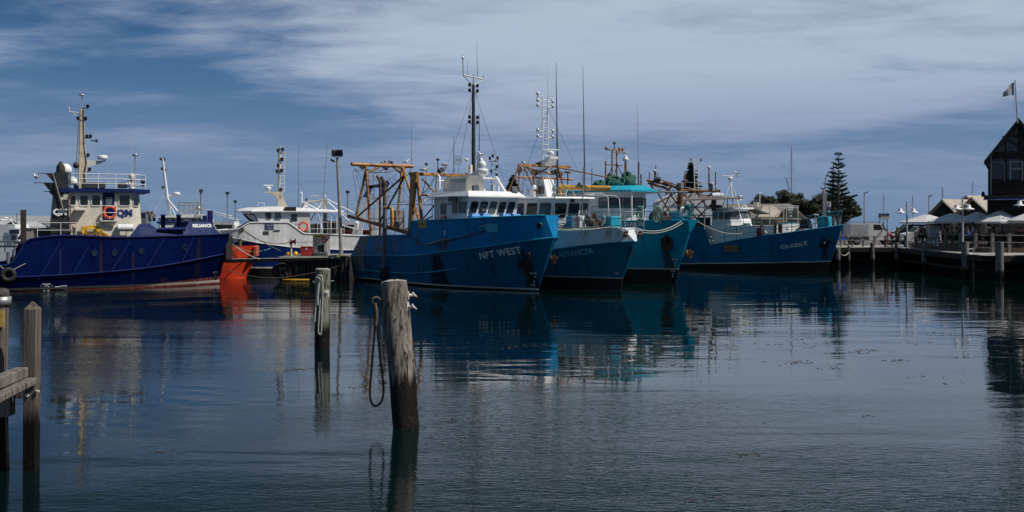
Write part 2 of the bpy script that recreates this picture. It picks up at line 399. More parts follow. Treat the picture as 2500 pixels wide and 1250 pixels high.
LETW = mat('white_lettering', (.72, .74, .76), .5, var=.1)
GULLW = mat('gull_white', (.8, .8, .8), .7, var=.05)
GULLG = mat('gull_grey', (.3, .32, .35), .7, var=.1)

# small fittings shared by the boats (all in the frame of their parent)
def rail(parent, posts, hs, m, r=.022, name='guard_rail', pr=None):   # posts: base points, hs: heights of the rails
    mb = MB(); P = [Vector(p) for p in posts]
    for p in P: mb.tube([p, p+Vector((0, 0, hs[-1]))], pr or r, 6)
    for h in hs:
        mb.tube([p+Vector((0, 0, h)) for p in P], r, 6)
    return obj(name, mb, m, parent)
def ladder(mb, a, b, wdir, w, step=.32, r=.022, rr=.016):
    a = Vector(a); b = Vector(b); d = unit(wdir)*w/2
    mb.tube([a-d, b-d], r, 6); mb.tube([a+d, b+d], r, 6)
    n = max(1, int((b-a).length/step))
    for i in range(n+1): q = a+(b-a)*(i+.4)/(n+.8); mb.tube([q-d, q+d], rr, 5)
    return mb
def radar(parent, base, arm=(1, 0, 0), w=1.1, name='radar'):
    b = Vector(base); a = unit(arm); mb = MB()
    mb.lathe(b, [(.1, 0), (.12, .12), (.2, .14), (.22, .3), (.16, .36), (.06, .38), (.06, .42)], 14)
    mb.box(b+Vector((0, 0, .47)), (w, .09, .09), rz=math.atan2(a.y, a.x))
    return obj(name, mb, WHITE, parent, bevel=.015)
def dome(parent, base, r, name='satellite_dome'):
    mb = MB(); mb.lathe(base, [(r*.6, 0), (r*.9, r*.25), (r, r*.55), (r*.97, r*.9), (r*.8, r*1.3), (r*.5, r*1.6), (r*.2, r*1.72), (0, r*1.74)], 18)
    return obj(name, mb, WHITE, parent)
def whip(parent, base, h, m=None, r=.02, lean=(0, 0), name='whip_antenna'):
    b = Vector(base); return obj(name, MB().tube([b, b+Vector((lean[0]*.2, lean[1]*.2, h*.3)), b+Vector((lean[0], lean[1], h))], [r, r*.8, r*.35], 5), m or WIRE, parent)
def navlights(mb, pts, m=0):
    for p in pts:
        mb.brk(); p = Vector(p); mb.lathe(p, [(.07, 0), (.09, .02), (.09, .17), (.1, .18), (.1, .2), (.03, .22)], 8, mi=m)
def cap_post(parent, base, h, r=.025, cap=.16, name='antenna_post', m=None):
    b = Vector(base); mb = MB().tube([b, b+Vector((0, 0, h))], r, 6)
    mb.lathe(b+Vector((0, 0, h)), [(cap*.5, 0), (cap, .03), (cap, .09), (cap*.6, .13), (.02, .15)], 10)
    return obj(name, mb, m or STEEL, parent)
def lifebuoy(parent, c, nrm, R=.34, name='lifebuoy'):
    o = obj(name, MB().torus(c, R, .075, nrm, 20, 8), ORANGE, parent)
    mb = MB(); n = unit(nrm); u = n.orthogonal().normalized(); w = n.cross(u)
    for k in range(4):
        a = math.pi/4+k*math.pi/2; d = u*math.cos(a)+w*math.sin(a)
        t = n.cross(d); C = Vector(c)+d*R
        mb.brk().torus(C, .083, .012, t, 10, 5)
    obj('band', mb, LETW, o); return o
def anchor(parent, c, along, nrm, s=1., name='anchor', m=None):
    a = unit(along); n = unit(nrm); up = Vector((0, 0, 1)); up = (up-n*up.dot(n)).normalized(); c = Vector(c); mb = MB()
    def Q(x, y, d=.06): return c+a*x*s+up*y*s+n*d
    for sg in (-1, 1):
        poly = [Q(sg*.10, -.28), Q(sg*.42, -.2), Q(sg*.5, .3), Q(sg*.36, .34), Q(sg*.22, -.02), Q(sg*.1, -.05)]
        if sg < 0: poly = poly[::-1]
        mb.prism(poly, n*.12)
    mb.prism([Q(-.42, -.36), Q(.42, -.36), Q(.42, -.22), Q(-.42, -.22)], n*.16)
    mb.prism([Q(-.06, -.3), Q(.06, -.3), Q(.06, .5), Q(-.06, .5)], n*.1)
    return obj(name, mb, m or RUST, parent)
GULL = []
def gull(loc, rz, label):
    e = None
    if GULL:
        return copy_tree(GULL[0], loc, rz, label=label)
    e = thing('seagull', label, 'seagull', (0, 0, 0), 0, 'seagulls resting on the boats')
    P = [(-.22, 0, .15), (-.1, 0, .165), (0, 0, .18), (.1, 0, .2), (.15, 0, .25), (.17, 0, .31), (.2, 0, .335), (.23, 0, .33), (.25, 0, .322)]
    obj('body', MB().tube(P, [.02, .06, .085, .075, .05, .042, .048, .03, .012], 10), GULLW, e)
    for sg in (-1, 1):
        obj('wing', MB().tube([(.08, sg*.07, .21), (-.05, sg*.085, .2), (-.2, sg*.05, .18), (-.33, sg*.015, .17)], [.03, .045, .03, .006], 8), GULLG, e)
        obj('leg', MB().tube([(.0, sg*.03, .12), (.01, sg*.03, 0)], .008, 5), ORANGE, e)
    obj('beak', MB().tube([(.245, 0, .324), (.3, 0, .31)], [.014, .004], 6), YELLOW, e)
    GULL.append(e); ORG[e] = Vector((0, 0, 0)); e.location = loc; e.rotation_euler = (0, 0, rz)
    return e
def sag(a, b, s, n=14):
    a = Vector(a); b = Vector(b); return [a+(b-a)*(i/n)-Vector((0, 0, 4*s*(i/n)*(1-i/n))) for i in range(n+1)]
# ================================================================ water, ground
m = bpy.data.materials.new('harbour_water'); m.use_nodes = True; nt = m.node_tree; b = nt.nodes['Principled BSDF']
tc = nd(nt, 'ShaderNodeTexCoord').outputs['Object']
b.inputs['Base Color'].default_value = (.001, .0065, .0075, 1); b.inputs['IOR'].default_value = 1.333; b.inputs['Roughness'].default_value = .02
patch = noise(nt, mapping(nt, tc, (.045, .09, 1), (0, 0, .2)), 1., 3., .5, .6)
pm = nd(nt, 'ShaderNodeMapRange', {0: patch, 1: .42, 2: .62, 3: .12, 4: 1.}, interpolation_type='SMOOTHSTEP').outputs[0]
# fine wind ripples, on the near water and the left of the basin more than between the boats
sx = nd(nt, 'ShaderNodeSeparateXYZ', {0: tc})
near = nd(nt, 'ShaderNodeMapRange', {0: sx.outputs[1], 1: 12., 2: 34., 3: 1., 4: 0.}, interpolation_type='SMOOTHSTEP').outputs[0]
left = nd(nt, 'ShaderNodeMapRange', {0: sx.outputs[0], 1: -14., 2: -2., 3: 1., 4: 0.}, interpolation_type='SMOOTHSTEP').outputs[0]
rip = noise(nt, mapping(nt, tc, (1.3, 3.4, 1), (0, 0, .32)), 3.1, 3., .5, .5)
rip2 = noise(nt, mapping(nt, tc, (1., 2.2, 1), (0, 0, -.3)), .9, 2., .5, .3)
swell = noise(nt, mapping(nt, tc, (.16, .5, 1), (0, 0, .12)), 1., 2., .5, .5)
k = mth(nt, 'MULTIPLY', pm, mth(nt, 'ADD', .07, mth(nt, 'MULTIPLY', .95, mth(nt, 'MAXIMUM', near, left))))
h = mth(nt, 'ADD', mth(nt, 'MULTIPLY', mth(nt, 'MULTIPLY', rip, .012), k), mth(nt, 'ADD', mth(nt, 'MULTIPLY', mth(nt, 'MULTIPLY', rip2, .0095), mth(nt, 'ADD', .3, mth(nt, 'MULTIPLY', pm, .5))), mth(nt, 'MULTIPLY', swell, .024)))
nt.links.new(nd(nt, 'ShaderNodeBump', {'Height': h, 'Strength': 1., 'Distance': 1.}).outputs[0], b.inputs['Normal'])
WATER = m
o = struct(obj('water', MB().add([(-3000, -60, 0), (3000, -60, 0), (3000, 5000, 0), (-3000, 5000, 0)], [(0, 1, 2, 3)]), WATER))
# seabed far below keeps the sheet from being the only thing there
ASPH = mat('asphalt', (.07, .07, .07), .9, var=.2, scale=.8, bump=.3)
PAVE = mat('pale_paving', (.30, .28, .26), .85, var=.15, scale=.6)
# ---------------------------------------------------------------- floating weed
random.seed(3)
mb = MB()
def weed(px, py, w, n, dep=.25):
    Y = CAMZ*FPX/(py-HOR); cx = (px-1250)*Y/FPX; ww = w*Y/FPX
    for _ in range(n):
        t = random.gauss(0, .35); x = cx+t*ww; y = Y+random.gauss(0, .35)*ww*dep*2+math.sin(t*5)*ww*.15
        r = random.uniform(.02, .055)*(Y/35)**.8; k = random.randint(4, 6); a0 = random.random()*6
        pts = [(x+math.cos(a0+6.283*i/k)*r*random.uniform(.5, 1.7), y+math.sin(a0+6.283*i/k)*r*random.uniform(.5, 1.4), .006) for i in range(k)]
        mb.add(pts, [tuple(range(k))])
for a in [(1935, 885, 110, 40), (2105, 858, 110, 50), (2190, 880, 60, 26), (1900, 838, 130, 26), (1560, 838, 140, 26), (1300, 845, 130, 30), (720, 903, 90, 34), (1100, 1030, 90, 22), (1300, 905, 60, 16), (2030, 900, 60, 16),
          (1640, 892, 90, 22), (2107, 1016, 40, 10), (1820, 1110, 50, 14), (1720, 1222, 90, 30), (400, 1105, 60, 14), (330, 965, 60, 12), (1240, 850, 60, 14), (1950, 828, 100, 16), (2250, 838, 90, 14), (590, 815, 70, 16), (2290, 815, 80, 12), (1050, 1045, 60, 14), (870, 945, 40, 8), (2250, 920, 60, 8), (1000, 865, 70, 8), (1990, 845, 80, 14), (2320, 935, 70, 6)]: weed(*a)
tag(obj('floating_weed', mb, mat('reddish_weed', (.05, .022, .016), .8, var=.4)), 'scattered reddish brown seaweed floating on the calm harbour water', 'seaweed', kind='stuff')

# ================================================================ near jetty and mooring piles (foreground)
def woodmat(name, col, dark, zt, wet, weather=.5):
    m = bpy.data.materials.new(name); m.use_nodes = True; nt = m.node_tree; b = nt.nodes['Principled BSDF']
    tc = nd(nt, 'ShaderNodeTexCoord').outputs['Object']; sp = nd(nt, 'ShaderNodeSeparateXYZ', {0: tc})
    g = noise(nt, mapping(nt, tc, (8, 8, .16)), 2.2, 8., .72, .5)
    g2 = noise(nt, mapping(nt, tc, (2.2, 2.2, 1.1)), 1.3, 6., .7)
    c = mixc(nt, nd(nt, 'ShaderNodeMapRange', {0: g, 1: .36, 2: .62}).outputs[0], dark, col)
    c = mixc(nt, nd(nt, 'ShaderNodeMapRange', {0: g2, 1: .5, 2: .7, 3: 0., 4: weather}).outputs[0], c, tuple(x*.45 for x in dark))
    g3 = noise(nt, mapping(nt, tc, (3.2, 3.2, .13)), 1.9, 3., .5, .3)
    ck = nd(nt, 'ShaderNodeMapRange', {0: mth(nt, 'ABSOLUTE', mth(nt, 'SUBTRACT', g3, .5)), 1: .004, 2: .016, 3: .92, 4: 0.}).outputs[0]
    c = mixc(nt, ck, c, (.006, .005, .004))                                                  # drying splits
    z = mth(nt, 'ADD', sp.outputs[2], mth(nt, 'MULTIPLY', mth(nt, 'SUBTRACT', noise(nt, mapping(nt, tc, (3, 3, .4)), 2.4, 5., .6), .5), .75))
    w1 = nd(nt, 'ShaderNodeMapRange', {0: z, 1: wet-.12, 2: wet+.14, 3: 1., 4: 0.}).outputs[0]      # tide mark
    c = mixc(nt, w1, c, (.007, .0055, .0045))
    b.inputs['Specular IOR Level'].default_value = .2
    bar = nd(nt, 'ShaderNodeTexVoronoi', {'Vector': tc, 'Scale': 22.}).outputs[0]
    bz = nd(nt, 'ShaderNodeMapRange', {0: sp.outputs[2], 1: wet*.35, 2: wet*.72, 3: 1., 4: 0.}).outputs[0]
    spots = mth(nt, 'MULTIPLY', mth(nt, 'LESS_THAN', bar, .21), mth(nt, 'MULTIPLY', bz, mth(nt, 'GREATER_THAN', g2, .5)))
    c = mixc(nt, mth(nt, 'MULTIPLY', spots, .25), c, (.22, .17, .12))                           # barnacles
    nt.links.new(c, b.inputs['Base Color'])
    nt.links.new(nd(nt, 'ShaderNodeMapRange', {0: w1, 1: 0., 2: 1., 3: .85, 4: .6}).outputs[0], b.inputs['Roughness'])
    crack = noise(nt, mapping(nt, tc, (14, 14, .7)), 2.4, 8., .75, .4)
    hh = mth(nt, 'ADD', mth(nt, 'MULTIPLY', ck, -1.2), crack); hh = mth(nt, 'ADD', hh, mth(nt, 'MULTIPLY', g2, .7))
    nt.links.new(nd(nt, 'ShaderNodeBump', {'Height': hh, 'Strength': .8, 'Distance': .022}).outputs[0], b.inputs['Normal'])
    return m
def log(mb, base, top, r0, r1, n=26, k=34, seed=1, knots=(), top_cut=.02):
    rnd = random.Random(seed); b0 = Vector(base); t0 = Vector(top); ph = [rnd.random()*6.28 for _ in range(8)]; vs = []
    ax = (t0-b0).normalized(); u = ax.orthogonal().normalized(); w = ax.cross(u)
    for i in range(k+1):
        t = i/k; c = b0+(t0-b0)*t+u*(.03*math.sin(t*3+ph[0]))+w*(.02*math.sin(t*5+ph[1]))
        for j in range(n):
            a = 2*math.pi*j/n; r = r0+(r1-r0)*t
            r *= 1+.03*math.sin(3*a+ph[2]+t*2)+.02*math.sin(7*a+ph[3]+t)+.014*math.sin(13*a+ph[4])+.012*math.sin(t*23+ph[5]+a)
            for (kt, ka, ks, kw, kh) in knots:
                r *= 1+ks*math.exp(-((t-kt)/kh)**2-((math.atan2(math.sin(a-ka), math.cos(a-ka)))/kw)**2)
            vs.append(c+(u*math.cos(a)+w*math.sin(a))*r)
    fs = [(i*n+j, i*n+(j+1) % n, (i+1)*n+(j+1) % n, (i+1)*n+j) for i in range(k) for j in range(n)]
    mb.add(vs, fs, 0, True)
    topc = len(vs)-n; ring = [Vector(v) for v in vs[topc:]]; cc = sum(ring, Vector())/n
    rings = [ring, [cc+(q-cc)*.93+ax*.018 for q in ring], [cc+(q-cc)*.6+ax*(.03+top_cut*rnd.random()) for q in ring]]
    v2 = [q for R in rings for q in R]+[cc+ax*.03]
    f2 = [(a*n+j, a*n+(j+1) % n, (a+1)*n+(j+1) % n, (a+1)*n+j) for a in range(2) for j in range(n)]+[(2*n+j, 2*n+(j+1) % n, 3*n) for j in range(n)]
    mb.add(v2, f2, 1)
    return mb
TOPW = mat('bleached_pile_top', (.3, .285, .27), .9, var=.35, scale=6, bump=.6, bscale=16)
# big leaning pile with the rope loop
Y = 20.6; bs = at(990, 1048, Y); tp = at(963, 690, Y+.5)
t = thing('mooring_pile', 'thick weathered timber pile leaning left with a rope loop on a hook at its side', 'mooring pile', (bs.x, bs.y, 0))
wd = woodmat('big_pile_wood', (.29, .255, .225), (.045, .037, .03), 0, .95, .75)
ax = (tp-bs).normalized(); below = bs-ax*1.2
obj('log', log(MB(), below, tp, .252, .262, seed=4, knots=[(.62, -1.4, .09, .5, .03), (.665, -1.2, -.07, .6, .012), (.57, -1.3, .06, .9, .03), (.52, -1.0, -.05, 1., .012), (.5, -.8, .05, .8, .03), (.44, -1.6, .05, .7, .05)]), [wd, TOPW], t)
def cleat(parent, c, d, m=WHITE):
    c = Vector(c); d = unit(d); mb = MB(); mb.box(c+d*.01, (.1, .03, .17), rz=math.atan2(d.y, d.x)+math.pi/2)
    mb.tube([c, c+d*.1], .035, 8); mb.tube([c+d*.1+Vector((0, 0, .06)), c+d*.13, c+d*.2+Vector((0, 0, -.04))], [.02, .03, .018], 8)
    return obj('hook', mb, m, parent, bevel=.008)
STW = mat('whitened_iron', (.5, .48, .44), .7, var=.3, rust=.25)
q = at(998, 748, Y+.4); cleat(t, (q.x-.02, q.y-.12, q.z), (1, -.35, 0), STW)
q = at(994, 722, Y+.5); cleat(t, (q.x, q.y+.1, q.z), (1, .3, 0), STW)
q = at(934, 731, Y+.4); obj('hook', MB().tube([(q.x+.12, q.y, q.z-.1), (q.x, q.y, q.z-.02), (q.x-.12, q.y-.02, q.z+.03), (q.x-.15, q.y-.03, q.z+.07)], .022, 8), DARK, t)
r = thing('rope', 'frayed dark mooring rope hanging in a long loop beside the thick leaning pile', 'rope', at(915, 735, Y))
mb = MB()
def rp(l): return [at(x, y, Y+.25+dy) for x, y, dy in l]
def spline(P, n=6):
    P = [Vector(p) for p in P]; out = []
    for i in range(len(P)-1):
        p0 = P[max(0, i-1)]; p1 = P[i]; p2 = P[i+1]; p3 = P[min(len(P)-1, i+2)]
        for k in range(n):
            s = k/n; out.append(.5*((2*p1)+(p2-p0)*s+(2*p0-5*p1+4*p2-p3)*s*s+(3*p1-p0-3*p2+p3)*s**3))
    return out+[P[-1]]
def twisted(mb, P_, r, pitch=.11, k=3):          # laid rope: strands wound round each other
    pts = [Vector(p) for p in P_]; out = [pts[0]]
    for a_, b_ in zip(pts, pts[1:]):
        m_ = max(1, int((b_-a_).length/.022)); out += [a_+(b_-a_)*(i+1)/m_ for i in range(m_)]
    d = 0.; rows = [[] for _ in range(k)]
    for i, p in enumerate(out):
        t = (out[min(i+1, len(out)-1)]-out[max(i-1, 0)]).normalized(); u = t.cross(Vector((.1, 1, .2))).normalized(); w = t.cross(u)
        if i: d += (p-out[i-1]).length
        for q in range(k): a_ = 6.283*(d/pitch+q/k); rows[q].append(p+(u*math.cos(a_)+w*math.sin(a_))*r*.55)
    for R_ in rows: mb.tube(R_, r*.58, 5)
twisted(mb, spline(rp([(914, 740, 0), (915, 800, 0), (910, 860, 0), (905, 925, 0), (903, 965, 0), (908, 985, .02), (918, 991, .03), (930, 982, .03), (936, 960, .02), (934, 920, 0), (927, 860, 0), (921, 800, 0), (918, 745, 0)])), .024)
mb.tube(spline(rp([(930, 733, 0), (920, 726, -.04), (910, 730, -.06), (909, 742, -.03), (916, 746, .03), (922, 738, .05)])), .024, 8)
mb.tube(spline(rp([(915, 740, -.05), (919, 765, -.05), (917, 795, -.04)])), .034, 8)
for k in range(5): q = at(917, 768+k*6, Y+.23); mb.torus(q, .04, .013, (0, .2, 1), 10, 6)
obj('strand', mb, ROPED, r)
# second pile with white ropes and box
Y2 = 4*FPX/(852-HOR); bs = at(786, 852, Y2); tp = at(789, 658, Y2+.2)
t = thing('mooring_pile', 'slimmer greenish grey timber pile with white ropes and a small box on its side', 'mooring pile', (bs.x, bs.y, 0))
wd2 = woodmat('slim_pile_wood', (.22, .225, .185), (.045, .048, .038), 0, .78, .4)
obj('log', log(MB(), bs+Vector((0, 0, -1.2)), tp, .232, .243, seed=9), [wd2, TOPW], t)
q = at(797, 717, Y2-.22); obj('bracket', MB().box(q, (.15, .1, .22)).lathe(q+Vector((0, -.05, .03)), [(.05, 0), (.05, .03), (.02, .035)], 10, (0, -1, 0)), STW, t, bevel=.01)
q = at(807, 687, Y2); obj('spike', MB().tube([q, q+Vector((.1, 0, .02))], .02, 6), STW, t)
q = at(764, 688, Y2); obj('spike', MB().tube([q+Vector((.1, 0, -.02)), q], .02, 6), STW, t)
r = thing('rope', 'white looped mooring ropes hanging down the slim greenish pile', 'rope', at(780, 680, Y2-.3))
mb = MB()
def rq(l): return spline([at(x, y, Y2-.27) for x, y in l])
mb.tube(rq([(776, 690), (773, 682), (775, 675), (782, 672), (787, 680), (788, 715), (786, 760), (784, 812), (780, 816), (777, 808), (779, 770), (782, 730)]), .022, 7)
mb.tube(rq([(776, 692), (773, 720), (770, 760), (768, 786)]), .02, 7); mb.tube(rq([(779, 690), (776, 722), (776, 745)]), .03, 7)
mb.torus(at(776, 683, Y2-.29), .07, .02, (.2, 1, .1), 14, 7)
obj('strand', mb, mat('white_rope', (.42, .42, .39), .9, var=.2, scale=14, bump=.5), r)
# left jetty: round pile with iron band, squared fender post, two rails and a beam end
Y3 = 4*FPX/(1150-HOR); t = thing('jetty', 'grey weathered timber jetty corner with square pointed post and rails', 'jetty', at(40, 1150, Y3))
wd3 = woodmat('jetty_wood', (.22, .185, .16), (.05, .04, .033), 0, .95, .3)
w3b = woodmat('jetty_beam_wood', (.26, .235, .215), (.10, .085, .072), 0, -5., .2)
for o_ in (wd3, w3b): pass
a = at(75, 1155, Y3); tz = at(75, 736, Y3).z; hw = .1
mb = MB(); lo = [(a.x-hw-.02, a.y-hw, -1), (a.x+hw-.02, a.y-hw, -1), (a.x+hw-.02, a.y+hw, -1), (a.x-hw-.02, a.y+hw, -1)]
def sq(x, y, s, z, dx=0): return [Vector((x-s+dx, y-s, z)), Vector((x+s+dx, y-s, z)), Vector((x+s+dx, y+s, z)), Vector((x-s+dx, y+s, z))]
A_ = sq(a.x, a.y, .098, -1.); B_ = sq(a.x, a.y, .1, tz-.12, .03); C_ = sq(a.x, a.y, .015, tz, .03)
mb.loft(A_, B_, cap=False); mb.loft(B_, C_)
post = obj('fender_post', mb, wd3, t, bevel=.012, seg=2); 
c = at(8, 1150, Y3+.35); tz2 = at(8, 742, Y3+.35).z
mb = MB(); log(mb, (c.x-.02, c.y, -1), (c.x-.03, c.y, tz2+.02), .132, .13, seed=12); obj('pile', mb, [wd3, TOPW], t)
mb = MB().lathe((c.x-.03, c.y, tz2-.02), [(.14, 0), (.15, 0), (.15, .14), (.14, .14)], 20); obj('iron_band', mb, STEEL, t)
mb = MB().lathe((c.x-.03, c.y, tz2+.1), [(.1, 0), (.13, .05), (.11, .13), (.05, .16)], 12); obj('cap', mb, mat('cap_rock', (.06, .055, .05), .95, var=.5, scale=12, bump=1.), t)
q = at(2, 778, Y3+.22); obj('notice', MB().box(q, (.11, .012, .27)), mat('yellow_notice', (.62, .42, .1), .6, var=.25, scale=9), t)
def beam(x0, y0, D0, x1, y1, D1, hgt, wid):
    p = at(x0, y0, D0); q = at(x1, y1, D1); d = q-p; n = Vector((d.y, -d.x, 0)).normalized()*wid/2
    mb = MB(); mb.loft([p-n, p+n, p+n-Vector((0, 0, hgt)), p-n-Vector((0, 0, hgt))], [q-n, q+n, q+n-Vector((0, 0, hgt)), q-n-Vector((0, 0, hgt))]); return mb
obj('rail', beam(-320, 1040, 10.5, 62, 893, 17.2, .16, .2), w3b, t, bevel=.012)
obj('rail', beam(-320, 1110, 10.3, 70, 922, 16.9, .1, .26), w3b, t, bevel=.012)
obj('crossbeam', MB().box(at(42, 955, Y3+.3), (.5, .16, .22)), wd3, t, bevel=.01)
q = at(66, 965, Y3-.12); obj('bolt', MB().lathe(q, [(.035, 0), (.035, .03), (.02, .06)], 8, (.5, -1, 0)), STW, t)
q = at(88, 955, Y3-.1); obj('bolt', MB().lathe(q, [(.02, 0), (.02, .05)], 8, (1, -.2, 0)), STW, t)
obj('corbel', MB().box(at(8, 990, Y3-.1), (.26, .3, .33)), w3b, t, bevel=.015)
# ================================================================ blue work boat on the left
R = Boat('work_boat', 'dark blue work boat with cream wheelhouse, black funnel and yellow deck crane', 'work boat', 535, 692, 20, 26.5)
NAVY = hull_mat('navy_hull_paint', (.0006, .0062, .056), .5, wear=.15, streak=.5, wearcol=(.002, .013, .085), stains=[(18.3, .11, 3., .2, (.02, .016, .012), .9, 0.), (16.2, .25, .6, -.2, (.06, .03, .018), .5, 0), (12.6, .07, 2.8, .4, (.05, .03, .03), .5, 0), (14.4, .05, 2.2, .2, (.06, .03, .02), .5, 0), (10.4, .06, 2.4, .3, (.03, .035, .07), .5, 0)])
NAVYP = mat('navy_paint', (.003, .015, .095), .6, spec=.2, var=.1, streak=.15, dirt=.04)
BOOT = hull_mat('red_boot_topping', (.10, .022, .018), .6, wear=.5, streak=.6, wearcol=(.25, .2, .17))
BOOTW = hull_mat('pale_boot_line', (.38, .33, .29), .6, wear=.5, streak=.8, streakc=(.12, .04, .02))
zt = [(0, 1.5), (.395, 1.55), (.44, 2.95), (.7, 3.05), (1, 3.2)]
build_hull(R, [
    (-.2, 19.6, [(0, 2.5), (.7, 2.7), (.9, 1.5), (1, .3)], [(0, -.6), (1, -.6)], 1),
    (-.3, 19.95, [(0, 2.6), (.7, 2.64), (.88, 1.75), (1, .3)], [(0, .06), (1, .1)], 2),
    (-.3, 19.98, [(0, 2.66), (.7, 2.7), (.88, 1.8), (1, .32)], [(0, .14), (1, .26)], 1),
    (-.3, 20., [(0, 2.72), (.7, 2.75), (.88, 1.85), (1, .33)], [(0, .2), (.7, .24), (1, .48)], 0),
    (-.4, 20.2, [(0, 3.), (.7, 3.05), (.86, 2.55), (.96, 1.7), (1, 1.1)], [(0, .85), (.45, .85), (.75, 1.2), (1, 1.95)], 0),
    (-.4, 20.35, [(0, 3.), (.7, 3.05), (.86, 2.75), (.96, 2.), (1, 1.5)], zt, 0)],
    [NAVY, BOOT, BOOTW], n=72, deckz=lambda u: 1.0 if u < 8.4 else 2.6, deckmat=mat('grey_deck', (.12, .13, .13), .8, var=.3))
level_tube(R, 4, .05, NAVYP, 'chine_fender')
level_tube(R, 5, .065, NAVYP, 'gunwale')
for (x0, y0, x1, y1) in [(147, 590, 94, 682), (216, 600, 176, 673), (318, 588, 272, 662), (402, 580, 357, 655), (473, 577, 443, 640)]:
    p = R.hit(x0, y0); q = R.hit(x1, y1); hull_line(R, [(p.x, p.z), (q.x, q.z)], .055, NAVYP, 'fender_bar', n=6)
for x, y in ((231, 618), (280, 617), (345, 613), (452, 604)):
    q = R.hit(x, y); h, n = R.hull_pt(q.x, q.z, -1, 0)
    if h: pr = obj('porthole', MB().torus(h+n*.01, .17, .03, n, 16, 6), NAVYP, R.e); obj('pane', MB().lathe(h, [(.16, .008), (.01, .012)], 16, n), GLASS, pr)
# raised bow bulwark, leaning inboard
def up(px, py, v=-2.1): return R.P(px, py, v)
prof = [(313, 580), (341, 547), (366, 546), (388, 562), (450, 561), (466, 541), (520, 541), (538, 574)]
BW = MB()
for sd in (-1, 1):
    lo = []; hi = []
    for (px, py) in prof:
        q = R.P(px, py, -2.3); hb = interp([(0, 3.0), (15, 2.95), (17.3, 2.7), (18.8, 2.35), (19.7, 1.8), (20.35, 1.2)], q.x)
        zb = 3.08+.012*max(0, q.x-14); k = max(0, q.z-zb)
        lo.append(Vector((q.x, sd*hb, zb))); hi.append(Vector((q.x-.1*k, sd*(hb-.42*k), max(q.z, zb+.02))))
    n = len(lo); th = Vector((0, -sd*.06, 0))
    BW.add(lo+hi, [(i, i+1, n+i+1, n+i) for i in range(n-1)]); BW.add([p+th for p in lo+hi], [(n+i, n+i+1, i+1, i) for i in range(n-1)])
    BW.add(hi+[p+th for p in hi], [(i, i+1, n+i+1, n+i) for i in range(n-1)])
    if sd < 0: HI = hi; LO = lo
M_ = lambda p: Vector((p.x, -p.y, p.z))
BW.prism([LO[7], M_(LO[7]), M_(HI[6]), HI[6]], (-.06, 0, 0)); BW.add([LO[7], HI[6], LO[6]], [(0, 1, 2)]); BW.add([M_(LO[7]), M_(HI[6]), M_(LO[6])], [(0, 1, 2)])
bvb = BVHTree.FromPolygons([Vector(v) for v in BW.v], BW.f)
obj('bulwark', BW, NAVYP, R.e)
tv, tf_ = textmesh('RELIANCE', .27, bold=.008); c0 = R.P(494, 555, -2.2); out = []
for v in tv:
    h_ = bvb.ray_cast(Vector((c0.x+v.x, -9, c0.z+v.y)), Vector((0, 1, 0))); out.append(h_[0]+Vector((0, -.025, .012)) if h_[0] else Vector((c0.x+v.x, -2.3, c0.z+v.y)))
obj('lettering', MB().add(out, tf_), LETW, R.e)
obj('fairlead', MB().tube([R.P(386, 560, -2.75), R.P(452, 559, -2.75)], .12, 10), NAVYP, R.e)
for x, y0, y1, v in ((398, 528, 560, -2.2), (436, 528, 560, -2.2)):
    p = R.P(x, y0, v); obj('bollard', MB().lathe((p.x, p.y, 2.6), [(.13, 0), (.13, p.z-2.6), (.15, p.z-2.6), (.15, p.z-2.5), (.1, p.z-2.48)], 12), NAVYP, R.e)
obj('bollard_bar', MB().tube([R.P(383, 543, -2.2), R.P(450, 542, -2.2)], .07, 8), NAVYP, R.e)
p = R.P(513, 514, -.6); obj('towing_post', MB().box((p.x, p.y, 3.6), (.3, .3, 2*(p.z-3.6))), NAVYP, R.e, bevel=.03)
p = R.P(500, 526, .2); obj('towing_post', MB().box((p.x, p.y, 3.5), (.26, .26, 2*(p.z-3.5))), NAVYP, R.e, bevel=.03)
# bow pushing fender
obj('bow_fender', MB().box((20.5, -.35, 2.45), (.35, 1.3, 1.35)), BLACK, R.e, bevel=.12, seg=3)
q = R.P(543, 600, -1.05); obj('bow_fender', MB().box((20.3, -1.15, 2.3), (.5, .35, 1.6), rz=.35), BLACK, R.e, bevel=.1, seg=3)
for dz in (-.35, 0, .35): obj('fender_chain', MB().torus((20.5, -.35, 2.45+dz), .68, .02, (0, 0, 1), 16, 5), DARK, R.e)
# load line marks and draught marks
q = R.hit(113, 704); mk = MB()
def onh(B, du, dz, off=.012): h, n = B.hull_pt(q.x+du, q.z+dz, -1, off); return h
mk.tube([onh(R, .19*math.cos(i*.3142), .15*math.sin(i*.3142)) for i in range(21)], .018, 4)
for l in ([(-.32, 0), (.32, 0)], [(-.22, .25), (.22, .25)], [(-.28, .02), (-.28, .16)], [(.3, .02), (.3, .16)], [(.45, .08), (.75, .08)], [(.75, -.05), (1.15, -.05)], [(.8, .04), (1.15, .04)], [(.8, .12), (1.1, .12)], [(.75, -.05), (.75, .14)]):
    mk.tube([onh(R, *l[0]), onh(R, *l[1])], .018, 4)
obj('load_line_mark', mk, LETW, R.e)
for s_, x, y in (('3M0', 526, 665), ('8', 526, 671), ('3M', 523, 678), ('6', 522, 685)): R.text(s_, x, y+2, .2, LETW, name='draught_mark')
